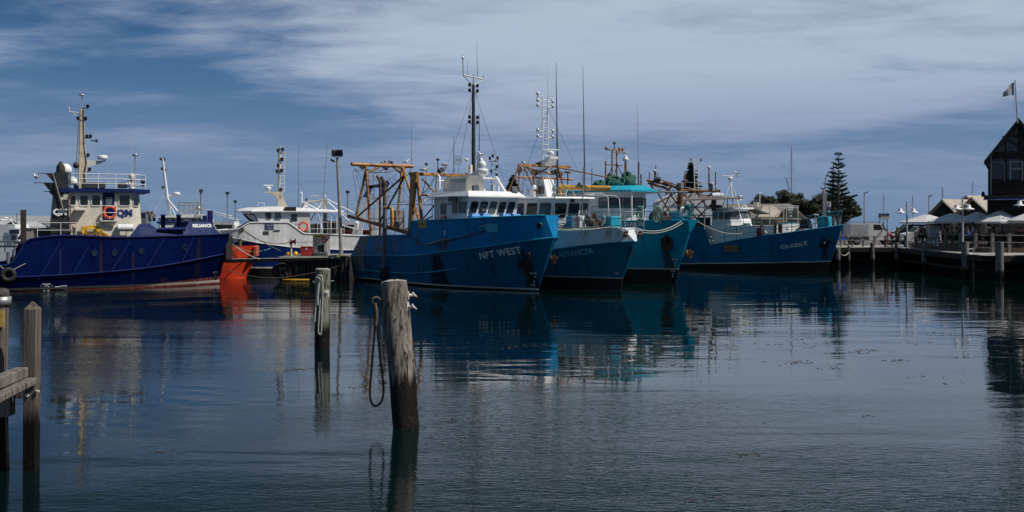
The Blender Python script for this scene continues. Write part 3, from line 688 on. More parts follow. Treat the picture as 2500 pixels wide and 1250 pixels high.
# wheelhouse
v0 = -2.55; u0 = R.U(167, v0); u1 = R.U(322, v0); zr = R.z(468, u0, v0); zd = 2.6; ua = u0-.4; uf = u1
fpoly = [(ua, v0), (uf-.15, v0), (uf+.75, -1.5), (uf+.75, 1.5), (uf-.15, -v0), (ua, -v0)]
tpoly = [(ua, v0), (uf-.1, v0), (uf+.55, -1.5), (uf+.55, 1.5), (uf-.1, -v0), (ua, -v0)]
mb = MB().loft([(x, y, zd) for x, y in fpoly], [(x, y, zr) for x, y in tpoly]); obj('wheelhouse', mb, CREAM, R.e)
rp_ = [(ua-.1, v0-.28), (uf+.1, v0-.3), (uf+1.15, -1.7), (uf+1.15, 1.7), (uf+.1, -v0+.3), (ua-.1, -v0+.3)]
obj('roof', MB().loft([(x, y, zr-.02) for x, y in rp_], [(x, y, zr+.2) for x, y in rp_]), NAVYP, R.e, bevel=.03)
for x0, x1 in ((168, 187), (193, 217), (222, 247), (289, 319)):
    a = R.P(x0, 474, v0-.01); b = R.P(x1, 504, v0-.01)
    window(R.e, [(a.x, v0-.01, b.z), (b.x, v0-.01, b.z), (b.x, v0-.01, a.z), (a.x, v0-.01, a.z)], (0, -1, 0), FRAMEW, GLASS, .12, .055)
def fcor(t, z):
    k = (z-zd)/(zr-zd); A0 = Vector((uf-.15+.05*k, v0, z)); B0 = Vector((uf+.75-.2*k, -1.5, z)); return A0+(B0-A0)*t
zz0 = R.z(504, uf, -2); zz1 = R.z(475, uf, -2)
nrm = (fcor(1, 4)-fcor(0, 4)).cross(fcor(0, 5)-fcor(0, 4)); nrm = nrm if nrm.y < 0 else -nrm
window(R.e, [fcor(.25, zz0)+nrm.normalized()*.01, fcor(.85, zz0)+nrm.normalized()*.01, fcor(.85, zz1)+nrm.normalized()*.01, fcor(.25, zz1)+nrm.normalized()*.01], nrm, FRAMEW, GLASS, .12, .05)
a = R.P(251, 470, v0); b = R.P(279, 537, v0); dr = obj('door', MB().box(((a.x+b.x)/2, v0-.02, (a.z+b.z)/2), (b.x-a.x, .07, a.z-b.z)), NAVYP, R.e, bevel=.02)
cx = (a.x+b.x)/2; window(dr, [(cx-.2, v0-.06, a.z-.95), (cx+.25, v0-.06, a.z-.95), (cx+.25, v0-.06, a.z-.2), (cx-.2, v0-.06, a.z-.2)], (0, -1, 0), NAVYP, GLASS2, .05, .04)
put_text('lettering', 'QM', .56, R.P(304, 528, v0-.01), (1, 0, 0), (0, 0, 1), mat('navy_lettering', (.008, .025, .14), .5), R.e, bold=.03, off=.015)
put_text('lettering', 'ORCA', .17, R.P(306, 471.5, v0-.31), (1, 0, 0), (0, 0, 1), DARK, R.e, off=.012)
sh = R.P(195, 512, v0); obj('vent_hood', MB().box((sh.x, v0-.22, sh.z), (.62, .44, .12)), CREAM, R.e, bevel=.02)
lb = thing('lifebuoy', 'orange lifebuoy hung outside the blue wheelhouse door of the work boat', 'lifebuoy', R.W(R.P(268, 518, v0-.25))); 
n2 = Vector((R.p[0], R.p[1], 0))*-1; lifebuoy(lb, R.W(R.P(268, 518, v0-.28)), n2, .33, 'ring')
rail(R.e, [R.P(248, 538, v0-.7), R.P(284, 538, v0-.7), R.P(284, 538, v0)], (.45, .85), FRAMEW, name='door_platform_rail')
obj('door_platform', MB().box(((a.x+b.x)/2, v0-.36, R.z(538, cx, v0-.3)-.03), (b.x-a.x+.3, .72, .06)), CREAM, R.e)
obj('locker', MB().box((R.U(262, v0-.2), v0-.2, 3.15), (1.25, .4, 1.0)), CREAM, R.e, bevel=.03)
obj('liferaft_canister', MB().tube([R.P(287, 556, v0-.5), R.P(325, 556, v0-.5)], .22, 12), WHITE, R.e)
obj('hydrant', MB().lathe(R.P(181, 580, v0-.4), [(.07, 0), (.07, .5), (.12, .52), (.12, .62), (.05, .7)], 10), mat('pinkish_grey', (.35, .24, .2), .6), R.e)
# funnel
vf = -2.75; F0 = R.P(120, 583, vf); F1 = R.P(170, 583, vf); F2 = R.P(166, 420, vf); F3 = R.P(124, 420, vf); zf = F2.z
mb = MB(); lo = [(F0.x, vf, 2.6), (F1.x, vf, 2.6), (F1.x, vf+1.1, 2.6), (F0.x, vf+1.1, 2.6)]; hi = [(F3.x+.25, vf+.05, zf), (F2.x, vf+.05, zf), (F2.x, vf+1., zf), (F3.x+.25, vf+1., zf)]
FUN = mat('black_funnel_paint', (.022, .024, .028), .45, var=.3, streak=.3)
obj('funnel', mb.loft(lo, hi), FUN, R.e, bevel=.02)
obj('funnel_edge', MB().box((F1.x+.03, vf-.0, (2.6+zf)/2), (.06, .1, zf-2.6)), mat('brown_edge', (.16, .06, .03), .7), R.e)
for (x, y, s_) in ((126, 432, 1), (120, 455, 1.1), (127, 476, .6)):
    q = R.P(x, y, vf+.4); obj('exhaust_flap', MB().prism([(q.x+.3, vf+.2, q.z-.5*s_), (q.x+.3, vf+.2, q.z+.2), (q.x-.28*s_, vf+.2, q.z+.2)], (0, .6, 0)), FUN, R.e)
    obj('exhaust_rod', MB().tube([(q.x+.2, vf+.3, q.z+.2), (q.x-.75*s_, vf+.3, q.z+.2)], .025, 6), DARK, R.e)
obj('funnel_stay', MB().tube([R.P(129, 424, vf-.05), R.P(154, 512, vf-.1)], .05, 8), mat('khaki_pipe', (.2, .18, .15), .6), R.e)
obj('funnel_shelf', MB().box(R.P(156, 513, vf-.1), (.75, .16, .05)), mat('khaki_pipe', (.2, .18, .15), .6), R.e)
put_text('lettering', 'QM', .46, R.P(146.5, 524, vf-.08), (1, 0, 0), (0, 0, 1), LETW, R.e, bold=.03, off=.02)
pe = MB(); rnd = random.Random(5)
for k in range(14):
    q = R.P(rnd.gauss(161, 3.2), rnd.uniform(470, 487), vf); n_ = rnd.randint(5, 8); r_ = rnd.uniform(.04, .13)
    pe.add([(min(q.x+r_*math.cos(6.28*i/n_)*rnd.uniform(.5, 1.2), F1.x-.05), vf-.03+.05*(q.z-2.6)/(zf-2.6)+.0, q.z+r_*math.sin(6.28*i/n_)*rnd.uniform(.5, 1.2)) for i in range(n_)], [tuple(range(n_))])
obj('peeled_paint', pe, mat('bare_primer', (.5, .5, .46), .7), R.e)
dm = R.P(160, 420, -1.7); dome(R.e, (dm.x, dm.y, zf-.1), .37); whip(R.e, R.P(141, 425, -2.), 1.15, FRAMEW, .02)
obj('soot_cowl', MB().lathe(R.P(148, 420, -2.2), [(.25, 0), (.24, .3), (.05, .62)], 12), BLACK, R.e)
gull(R.W((F3.x-.75, vf+.35, R.z(439, F3.x-.75, vf))), 2.6, 'seagull perched on the exhaust rod of the black funnel')
# monkey island rail, mast, domes
zt_ = zr+.2; vr = v0-.15
PR = [Vector((R.U(168, vr), vr, zt_)), Vector((R.U(194, vr), vr, zt_)), Vector((R.U(240, vr), vr, zt_)), Vector((R.U(282, vr), vr, zt_)), Vector((R.U(331, vr), vr, zt_)), Vector((uf+.9, -1.6, zt_)), Vector((uf+.9, 1.6, zt_)), Vector((uf, 2.6, zt_)), Vector((ua+.4, 2.6, zt_))]
rail(R.e, PR, (.3, .58, .87), WHITE, .02, name='roof_rail', pr=.024)
mm = R.P(201, 458, 0); zm = R.z(240, mm.x, 0)
MASTC = mat('rusty_cream_mast', (.52, .44, .33), .55, var=.15, rust=.42, rustcol=(.25, .1, .03), streak=.4)
mb = MB().loft([(mm.x-.26, -.22, zt_), (mm.x+.26, -.22, zt_), (mm.x+.26, .22, zt_), (mm.x-.26, .22, zt_)], [(mm.x-.1-.02, -.09, zm-.6), (mm.x+.1-.02, -.09, zm-.6), (mm.x+.1-.02, .09, zm-.6), (mm.x-.12, .09, zm-.6)])
mast = obj('mast', mb, MASTC, R.e, bevel=.02)
top = Vector((mm.x-.02, 0, zm-.6))
obj('mast_top', MB().tube([top, top+Vector((0, 0, .75))], .025, 6).lathe(top+Vector((0, 0, .75)), [(.04, 0), (.2, .03), (.16, .09), (.02, .12)], 12), STEEL, mast)
obj('yard', MB().tube([top+Vector((0, 0, -.3)), top+Vector((-.75, 0, -.25))], .035, 6).tube([top+Vector((-.72, 0, -.25)), top+Vector((-.74, 0, .1))], .04, 6).tube([top+Vector((-.55, 0, -.27)), top+Vector((0, 0, -.8))], .025, 6), FRAMEW, mast)
mb = MB()
for y, dx in ((262, .3), (292, .18), (335, .25), (381, .32), (416, .4), (292, -.25), (335, .45)):
    z_ = R.z(y, mm.x, 0); mb.brk().tube([(mm.x, -.1, z_-.05), (mm.x+dx, -.12, z_-.05)], .03, 6).lathe((mm.x+dx, -.12, z_-.04), [(.07, 0), (.09, .02), (.09, .17), (.1, .18), (.1, .2), (.03, .22)], 8)
obj('navigation_light', mb, DARK, mast)
obj('horn', MB().lathe((mm.x+.45, -.12, R.z(343, mm.x, 0)), [(.03, 0), (.04, .25), (.12, .4)], 10, (1, 0, 0)), DARK, mast)
obj('signal_ball', MB().ball((mm.x-.35, -.1, R.z(404, mm.x, 0)), .2).brk().ball((mm.x-.32, -.2, R.z(455, mm.x, 0)), .2), DARK, mast)
obj('mast_ladder', ladder(MB(), (mm.x-.42, 0, zt_), (mm.x-.17, 0, zm-1.), (0, 1, 0), .3), STEEL, mast)
obj('cable_run', MB().tube([(mm.x+.2, -.26, zt_), (mm.x+.1, -.25, zt_+1.), (mm.x+.22, -.2, zt_+1.6), (mm.x+.08, -.15, zt_+2.6), (mm.x+.05, -.12, zm-.7)], .035, 6), mat('brown_cable', (.09, .06, .05), .7), mast)
za = R.z(396, mm.x, 0); obj('radar_arm', MB().prism([(mm.x+.15, -.06, za-.35), (mm.x+.15, -.06, za+.15), (mm.x+.95, -.06, za+.1), (mm.x+1.35, -.06, za+.18), (mm.x+1.35, -.06, za+.1), (mm.x+.9, -.06, za-.1)], (0, .12, 0)), FRAMEW, mast)
obj('radome', MB().lathe((mm.x+1.15, 0, za+.2), [(.26, 0), (.3, .04), (.3, .17), (.26, .24), (.05, .26)], 18), WHITE, mast)
dome(R.e, R.P(178, 445, -1.2)+Vector((0, 0, -.15)), .27); dome(R.e, R.P(313, 452, -1.5)+Vector((0, 0, -.1)), .23)
obj('magnetic_compass', MB().lathe(R.P(322, 460, -1.6), [(.2, 0), (.14, .1), (.12, .5), (.17, .55), (.17, .8), (.1, .9)], 12), CREAM, R.e)
cap_post(R.e, R.P(330, 460, -2.), 1.95, .035, .2); whip(R.e, R.P(320, 460, -1.2), 3.3, FRAMEW, .018); whip(R.e, R.P(265, 458, 0), 1.8, FRAMEW, .014, (-.1, 0)); whip(R.e, R.P(230, 458, 0), 2., FRAMEW, .012, (-.12, 0))
obj('roof_box', MB().box(R.P(222, 453, -1.2), (1., .6, .35)), DARK, R.e, bevel=.03); obj('roof_box', MB().box(R.P(246, 453, -1.), (.5, .5, .35)), DARK, R.e, bevel=.03); obj('roof_box', MB().box(R.P(299, 453, -1.4), (.5, .5, .3)), DARK, R.e, bevel=.03)
obj('searchlight', MB().lathe(R.P(349, 456, -1.5), [(.05, 0), (.05, .2), (.12, .22), (.12, .42), (.05, .45)], 10), DARK, R.e)
# deck rail, crane, tyre, stern pile clutter
PR = [R.P(x, 583, -2.85) for x in (91, 148, 186, 230, 268, 308)]
for p in PR: p.z = 2.98
rail(R.e, PR, (.08, .5, .93), FRAMEW, .022, pr=.024)
c = MB(); vz = -3.02
def cr(pts, w=.28): c.prism([R.P(x, y, vz) for x, y in pts], (0, w, 0))
cr([(199, 553), (199, 560), (240, 558), (232, 550)]); cr([(199, 556), (199, 565), (208, 583), (215, 583), (207, 556)]); cr([(228, 551), (240, 551), (262, 580), (250, 583)]); cr([(208, 574), (208, 583), (254, 583), (254, 576)]); cr([(240, 566), (246, 563), (268, 574), (268, 583), (254, 583)])
obj('deck_crane', c, YELLOW, R.e, bevel=.02)
c = MB(); 
for x, y in ((245, 566), (252, 570), (258, 573), (236, 572)): c.brk().lathe(R.P(x, y, vz-.02), [(.09, 0), (.09, .34)], 10, (0, 1, 0))
c.brk().tube([R.P(212, 560, vz-.03), R.P(207, 570, vz-.03), R.P(220, 575, vz-.03), R.P(236, 568, vz-.03)], .03, 6)
obj('crane_hydraulics', c, mat('oily_yellow', (.3, .18, .03), .5, var=.4, scale=9), R.e)
ty = R.hit(20, 671); h, n = R.hull_pt(ty.x, ty.z, -1, .14)
tt = thing('tyre_fender', 'black rubber tyre hung on the stern of the dark blue work boat', 'tyre', R.W(h))
nw = Vector((R.h[0]*n.x+R.p[0]*n.y, R.h[1]*n.x+R.p[1]*n.y, n.z)); obj('tyre', MB().torus(R.W(h), .3, .14, nw, 24, 10), BLACK, tt)
obj('hanging_rope', MB().tube([R.W((ty.x-.5, h.y+.1, 1.55)), R.W((ty.x-.2, h.y-.0, 1.3)), R.W((ty.x-.05, h.y-.05, 1.2))], .02, 6).tube([R.W((ty.x+.9, h.y+.1, 1.6)), R.W((ty.x+.35, h.y, 1.3)), R.W((ty.x+.1, h.y-.05, 1.2))], .02, 6), ROPE, tt)
q = R.P(57, 583, -2.3); obj('stern_post', MB().box((q.x, -2.3, (1+R.z(512, q.x, -2.3))/2), (.3, .3, R.z(512, q.x, -2.3)-1)), mat('black_brown', (.03, .02, .018), .6, rust=.25), R.e, bevel=.02)
obj('covered_winch', MB().loft([R.P(42, 585, -2.3), R.P(84, 585, -2.3), R.P(84, 585, -1.2), R.P(42, 585, -1.2)], [R.P(52, 567, -2.2), R.P(82, 563, -2.2), R.P(82, 563, -1.3), R.P(52, 567, -1.3)]), mat('grey_canvas', (.16, .15, .14), .9, var=.3), R.e, bevel=.06, seg=2)
obj('stern_platform', MB().box(R.P(62, 592, -2.), (1.2, 1.4, .12)), DARK, R.e)
for x, y0 in ((20, 615), (34, 610)): p = R.P(x, 640, -2.7); obj('stern_bollard', MB().tube([(p.x, p.y, 1.), (p.x, p.y, R.z(y0, p.x, p.y))], .1, 10), mat('grey_blue_paint', (.12, .15, .19), .5, rust=.1), R.e)
obj('winch_drum', MB().lathe(R.P(66, 625, -1.9), [(.3, -.3), (.3, -.25), (.18, -.25), (.18, .25), (.3, .25), (.3, .3)], 14, (0, 1, 0)), RUST, R.e)
rail(R.e, [Vector((ua-1.6, -2.2, 2.6)), Vector((ua-.1, -2.2, 2.6))], (.5, .95), DARK, name='casing_rail')
obj('engine_casing', MB().box((ua-1.0, -1.1, 3.05), (2., 2., 1.1)), FUN, R.e, bevel=.03)
# ================================================================ four blue trawlers rafted in the middle
GRP = 'blue trawlers moored side by side'
BLKB = mat('black_antifouling', (.010, .010, .012), .55, var=.4, rust=.12)
LINE = hull_mat('white_boot_line', (.5, .5, .48), .5, wear=.2, streak=.5, streakc=(.16, .07, .03))
DECKM = mat('worn_deck', (.16, .17, .17), .85, var=.3)
DKR = (.018, .011, .007)
# ---------------------------------------------------------------- 1: the nearest trawler
N = Boat('trawler', 'bright blue trawler with ochre gantries, black mast and NFT WEST on its bow', 'fishing boat', 1312, 711, 16.75, -52, GRP)
BL1 = hull_mat('blue_hull_paint', (.003, .112, .235), .5, wear=.3, streak=.55, streakc=(.003, .03, .055), wearcol=(.01, .11, .18), stains=[(10.3, .6, 2.0, -1.2, DKR, .97, .10), (16.62, .3, 1.75, -1., (.03, .025, .012), .95, .0), (6.2, .2, 1.0, -.2, (.05, .025, .012), .6, 0), (2.2, .2, 1.2, -.2, (.05, .025, .012), .5, 0), (4.4, .05, 1.7, .2, (.085, .04, .018), .7, 0), (8.4, .06, 2.1, .1, (.06, .03, .014), .7, 0), (12.9, .05, 2.4, .6, (.085, .04, .018), .6, 0), (14.6, .07, 2.6, .4, (.02, .03, .035), .7, 0)])
BL1B = hull_mat('faded_blue_bulwark_paint', (.003, .175, .41), .45, wear=.3, streak=.5, streakc=(.01, .10, .19), wearcol=(.08, .26, .38), stains=[(11.15, .3, 3.05, 1.9, (.12, .05, .02), .85, .12), (10.5, .35, 2.9, 1.9, (.04, .025, .015), .6, .2), (3.2, .35, 3.0, 1.4, (.16, .15, .19), .7, .3), (5.4, .3, 3.1, 1.5, (.13, .16, .2), .6, .25), (8.3, .05, 3.9, 2.2, (.085, .04, .018), .6, 0), (13.4, .06, 4.0, 2.4, (.06, .07, .08), .6, 0), (15.2, .05, 4.1, 2.6, (.085, .05, .03), .6, 0)])
GREYQ = hull_mat('grey_stern_paint', (.16, .165, .17), .5, wear=.3, streak=.5, stains=[])
zk = [(0, 1.66), (.42, 1.85), (.6, 2.16), (.8, 2.55), (.93, 2.9), (1, 3.08)]
zb = ((0, 2.98), (.384, 3.14), (.3845, 4.0), (.72, 4.15), (1, 4.33))
build_hull(N, [
    (-.1, 16.6, [(0, 1.9), (.6, 2.2), (.85, 1.0), (1, .02)], [(0, -.6), (1, -.6)], 1),
    (-.15, 16.82, [(0, 2.35), (.55, 2.55), (.76, 1.75), (.9, .8), (1, .02)], [(0, .16), (1, .07)], 2),
    (-.15, 16.87, [(0, 2.37), (.55, 2.56), (.76, 1.78), (.9, .82), (1, .02)], [(0, .24), (1, .16)], 0),
    (-.2, 18.3, [(0, 2.55), (.5, 2.65), (.72, 2.4), (.88, 1.55), (.96, .8), (1, .12)], zk, 3),
    (1.0, 18.0, [(0, 2.5), (.5, 2.62), (.72, 2.42), (.86, 1.85), (.94, 1.25), (.985, .75), (1, .45)], zb, 0)],
    [BL1, BLKB, LINE, BL1B], n=96, deckz=lambda u: 2.0 if u < 7.2 else 3.15, deckmat=DECKM)
LITEDGE = mat('sunlit_edge_blue', (.012, .28, .44), .4, var=.2, streak=.3, rust=.05); level_tube(N, 3, .045, LITEDGE, 'knuckle_strake'); level_tube(N, 4, .05, LITEDGE, 'bulwark_cap')  # lighter blue puts the sunlight on these upper edges into their colour
q = [N.hit(x, y) for x, y in ((846, 652), (928, 664), (1000, 668), (1060, 664), (1118, 655))]
hull_line(N, [(p.x, p.z) for p in q], .05, LITEDGE)
# grey quarter plates at the stern
for sd in (-1, 1):
    gp = MB(); nu, nz = 14, 22; vs = []
    for j in range(nz+1):
        z = .55+j/nz*2.4
        for i in range(nu+1):
            ue = 1.6+.5*max(0, z-1.7); us_ = .03+max(0, z-1.68)*.92; u = us_+(ue-us_)*i/nu; h, n = N.hull_pt(u, z, sd, .012); vs.append(h if h is not None else Vector((u, sd*2.5, z)))
    gp.add(vs, [(j*(nu+1)+i, j*(nu+1)+i+1, (j+1)*(nu+1)+i+1, (j+1)*(nu+1)+i) for j in range(nz) for i in range(nu)]); obj('stern_plate', gp, GREYQ, N.e)
N.text('NFT WEST', 1221, 625, .52, LETW, slope=.155, bold=.012, spacing=1.12)
for s_, x, y in (('3M6', 1303, 670), ('4', 1308, 679), ('2', 1305, 690), ('3M', 1302, 699)): N.text(s_, x, y, .2, LETW, name='draught_mark')
pl = N.hit(1032, 547); h, n = N.hull_pt(pl.x, pl.z, -1, .02)
NP = mat('yellow_plate', (.62, .44, .08), .6, var=.2, rust=.15); BLET = mat('black_lettering', (.012, .012, .012), .6)
obj('number_plate', MB().box(h, (.86, .03, .42)), NP, N.e); put_text('lettering', 'LFBA235', .235, h+Vector((0, -.017, -.085)), (1, 0, 0), (0, 0, 1), BLET, N.e, off=.006, bold=.006)
ah = N.hit(1280, 634); h, n = N.hull_pt(ah.x, ah.z, -1, .0); anchor(N.e, h, (1, 0, .1), n, 1.3, m=mat('dark_iron', (.022, .014, .011), .8, var=.5, scale=6))
h2, n2 = N.hull_pt(17.55, 2.1, 1, .02); anchor(N.e, h2+Vector((.0, .0, -.2)), (1, 0, -.2), n2, .55)
# turquoise fairlead panel, hawse hole, scupper
p = N.hit(1200, 557); h, n = N.hull_pt(p.x, p.z, -1, .012); tq = MB(); out = []
for du, dz in ((-.42, -.22), (.42, -.22), (.42, .25), (-.42, .25)): q, _ = N.hull_pt(p.x+du, p.z+dz, -1, .012); out.append(q)
tq.add(out, [(0, 1, 2, 3)]); obj('painted_panel', tq, mat('pale_turquoise_paint', (.03, .36, .46), .5, var=.15), N.e)
p = N.hit(1328, 551); h, n = N.hull_pt(min(p.x, 17.75), p.z, -1, .01); HAW = h
hw = obj('hawse_pipe', MB().torus(h, .15, .05, n, 18, 8), mat('dark_teal_paint', (.008, .06, .09), .5), N.e); obj('pipe_mouth', MB().lathe(h, [(.14, 0), (.01, .004)], 16, n), BLACK, hw)
p = N.hit(1087, 567); h, n = N.hull_pt(p.x, p.z, -1, .04); obj('scupper_pipe', MB().tube([h+Vector((0, 0, .1)), h-Vector((0, 0, .2))], .06, 8), WORN, N.e)
# wheelhouse
vs_ = -1.85; uA = N.U(1060, vs_); uF = N.U(1143, vs_); z0 = 3.1; zr = N.z(478, uF, vs_)
lo = [(uA, vs_, z0), (uF-.35, vs_, z0), (uF-.35, -vs_, z0), (uA, -vs_, z0)]; hi = [(uA, vs_, zr), (uF+.12, vs_, zr), (uF+.12, -vs_, zr), (uA, -vs_, zr)]
obj('wheelhouse', MB().loft(lo, hi), WHITE, N.e)
a_ = [(uA-.15, vs_-.3, zr-.0), (uF+.45, vs_-.3, zr-.0), (uF+.45, -vs_+.3, zr), (uA-.15, -vs_+.3, zr)]; b_ = [(uA-.1, vs_-.1, zr+.3), (uF+.05, vs_-.05, zr+.3), (uF+.05, -vs_+.05, zr+.3), (uA-.1, -vs_+.1, zr+.3)]
obj('roof', MB().loft([(x, y, z-.07) for x, y, z in a_], a_).loft([(x, y, z+.001) for x, y, z in a_], b_), WHITE, N.e)
def swin(B, x0, x1, y0, y1, v, glass=GLASS, fr=GASK, lean=0.):
    a = B.P(x0, y0, v); b = B.P(x1, y1, v); o = v-.012 if v < 0 else v+.012
    return window(B.e, [(a.x, o, b.z), (b.x-lean, o, b.z), (b.x, o, a.z), (a.x, o, a.z)], (0, -1 if v < 0 else 1, 0), fr, glass, .09, .035)
swin(N, 1077, 1089, 497, 523, vs_); swin(N, 1105, 1117, 494, 521, vs_); swin(N, 1121, 1140, 493, 520, vs_, lean=.15)
def fwall(B, A0, B0, A1, B1):      # bilinear point on a (leaning) wall: A bottom/top at the left end, B at the right end
    A0, B0, A1, B1 = map(Vector, (A0, B0, A1, B1)); n = (B0-A0).cross(A1-A0).normalized()
    return (lambda s, t: (A0+(B0-A0)*s)*(1-t)+(A1+(B1-A1)*s)*t), n
def fwins(B, f, n, spans, t0, t1, glass=GLASS, fr=GASK, slant=0., r=.09, fw=.035):
    for i, (s0, s1) in enumerate(spans):
        g = glass[i % len(glass)] if isinstance(glass, list) else glass
        window(B.e, [f(s0-slant, t0)+n*.012, f(s1-slant, t0)+n*.012, f(s1, t1)+n*.012, f(s0, t1)+n*.012], n, fr, g, r, fw)
f, n = fwall(N, lo[1], lo[2], hi[1], hi[2]); zt0 = (N.z(521, uF, -1)-z0)/(zr-z0); zt1 = (N.z(492, uF, -1)-z0)/(zr-z0)
fwins(N, f, n, [(.055, .2), (.245, .39), (.44, .575), (.625, .765), (.81, .95)], zt0, zt1, [GLASS, GLASS, GLASS2, GLASS, GLASS], slant=.035)
c = f(.30, (zt0+zt1)/2)+n*.04; obj('clear_view_screen', MB().torus(c, .2, .015, n, 22, 6).torus(c, .1, .01, n, 16, 5), STEEL, N.e)
put_text('lettering', 'VA8128', .2, N.P(1096, 501, vs_), (1, 0, 0), (0, 0, 1), mat('navy_lettering', (.02, .03, .09), .5), N.e, off=.014)
q = N.P(1107, 486, vs_-.25); obj('light_box', MB().box((q.x, vs_-.3, q.z), (.75, .12, .3)), DARK, N.e)
# roof gear
zR = zr+.3
fu0 = N.P(1086, 467, -1.25); fu1 = N.P(1141, 467, -1.25); ft = N.z(431, fu0.x, -1.25)
pro = [(-1.35, zR), (-1.35, zR+.55), (-1.28, zR+.78), (-1.05, ft), (-.2, ft), (.0, zR+.7), (0, zR)]
INOX = mat('brushed_stainless', (.56, .52, .47), .4, metal=.75, var=.1, scale=1.2, dirt=.35)
x0, x1 = fu0.x, fu1.x
mb = MB(); mb.loft([(x0, y, z) for y, z in pro], [(x1, y, z) for y, z in pro]); obj('fume_cover', mb, INOX, N.e, bevel=.04, seg=2)
pd = N.P(1160, 467, 0); k = pd.x; zp = N.z(432, k, 0)
obj('mast_pedestal', MB().loft([(k-.35, -.5, zR), (k+.65, -.35, zR), (k+.65, .35, zR), (k-.35, .5, zR)], [(k-.45, -.45, zp), (k-.05, -.3, zp), (k-.05, .3, zp), (k-.45, .45, zp)]), WHITE, N.e)
obj('radar_platform', MB().prism([(k-.5, -.35, zp-.3), (k-.1, -.35, zp-.3), (k+.9, -.35, zp+.18), (k+.9, -.35, zp+.3), (k+.3, -.35, zp+.28), (k-.5, -.35, zp)], (0, .7, 0)), WHITE, N.e)
obj('radome', MB().lathe((k+.72, 0, zp+.3), [(.36, 0), (.38, .05), (.38, .12), (.3, .18), (.04, .2)], 16).lathe((k+.72, 0, zp+.48), [(.14, 0), (.24, .12), (.26, .26), (.2, .42), (.06, .5)], 16).lathe((k+.62, 0, zp+.95), [(.12, 0), (.13, .1), (.04, .2)], 12), WHITE, N.e)
mb = MB(); pf = [(k+1.0, 1.3, zR), (k+1.35, 1.3, zR), (k+.35, 1.3, zR+1.0), (k+.2, 1.3, zR+1.)]; mb.prism(pf, (0, .12, 0)); 
obj('mast_strut', mb, WHITE, N.e)
obj('roof_frame', MB().tube([(k+.1, 1.75, zR), (k+.1, 1.75, zR+.85), (k-1.9, 1.75, zR+.85)], .05, 8).tube([(k+.1, 1.75, zR+.85), (k+.1, .5, zR+.85)], .05, 8).tube([(k-1.9, -1.5, zR+.7), (k-1.9, 1.75, zR+.85)], .05, 8).tube([(k-1.9, 1.75, zR), (k-1.9, 1.75, zR+.85)], .05, 8), WHITE, N.e)
def flood(B, px, py, v, s=1., name='floodlight'):
    q = B.P(px, py, v); fb = obj(name, MB().box(q, (.2*s, .42*s, .42*s), rz=-.2, ry=-.25), DARK, B.e, bevel=.03)
    obj('lens', MB().box(q+Vector((.115*s, -.02, .02*s)), (.02, .36*s, .34*s), rz=-.2, ry=-.25), GLASS2, fb); obj('bracket', MB().tube([q+Vector((0, -.24*s, .1)), q+Vector((0, -.24*s, -.28*s)), q+Vector((0, .24*s, -.28*s)), q+Vector((0, .24*s, .1))], .02, 6), DARK, fb)
flood(N, 1161, 461, -1.); flood(N, 1255, 463, 1.55)
MASTB = mat('black_mast_paint', (.035, .036, .035), .45, var=.25)
mk = N.P(1156, 430, .25); ztop = N.z(206, mk.x, .25); mb_ = MB().tube([(mk.x, .25, zR), (mk.x, .25, 9.), (mk.x-.02, .25, ztop)], [.13, .12, .09], 12)
mast = obj('mast', mb_, MASTB, N.e)
mx = mk.x; zy = N.z(187, mx, .25)
yv = (-.78, .78)
obj('crossarm', MB().tube([(mx, yv[0]+.25, zy+.03), (mx, yv[1]+.25, zy-.1)], .045, 8).tube([(mx, yv[0]+.25, zy), (mx, .25, ztop-.1)], .03, 6).tube([(mx, yv[1]+.25, zy-.12), (mx, .25, ztop-.1)], .03, 6).tube([(mx, .25, ztop-.2), (mx, .25, zy+.1)], .04, 6), STEEL, mast)
obj('gps_post', MB().tube([(mx, yv[0]+.25, zy), (mx, yv[0]+.22, zy+1.)], .035, 6).lathe((mx, yv[0]+.22, zy+1.), [(.03, 0), (.08, .03), (.08, .1), (.03, .16), (.02, .28)], 10), STEEL, mast)
whip(mast, (mx, .55, zy), 2.2, None, .02, (0, -.05)); whip(mast, (mx, -.2, zy+.02), 1., None, .015); obj('wind_vane', MB().tube([(mx, yv[1]+.2, zy-.1), (mx, yv[1]+.25, zy+.15)], .03, 6), STEEL, mast)
mb = MB()
for y in (212, 225, 290, 302):
    z_ = N.z(y, mx, .25); mb.brk().tube([(mx, -.05, z_), (mx, .55, z_)], .025, 6)
    for yy in (-.05, .55): mb.lathe((mx, yy, z_), [(.07, 0), (.09, .02), (.09, .17), (.1, .18), (.03, .22)], 8)
obj('navigation_light', mb, DARK, mast)
mb = MB()
for k_ in range(7):
    z_ = ztop-.7-k_*.95; mb.brk().torus((mx, .25+(-.13 if k_ % 2 else .13), z_), .14, .012, (1, 0, 0), 12, 5)
obj('mast_step', mb, WIRE, mast)
whip(mast, (mx+.1, .62, zR+.3), 4.6, MASTB, .045); whip(mast, (mx+.1, .5, zR+.3), 2.2, MASTB, .055)
obj('antenna_coil', MB().lathe((mx, .02, zR+.9), [(.12, 0), (.12, .75), (.1, .78)], 10), CREAM, mast)
sty = MB()
tpv = Vector((mx, .25, ztop-.25))
for p in (N.P(1082, 432, -2.2), N.P(1232, 445, 1.9), N.P(1118, 424, 1.)): sty.brk().tube([tpv, p], .012, 4)
obj('stay_wire', sty, WIRE, mast)
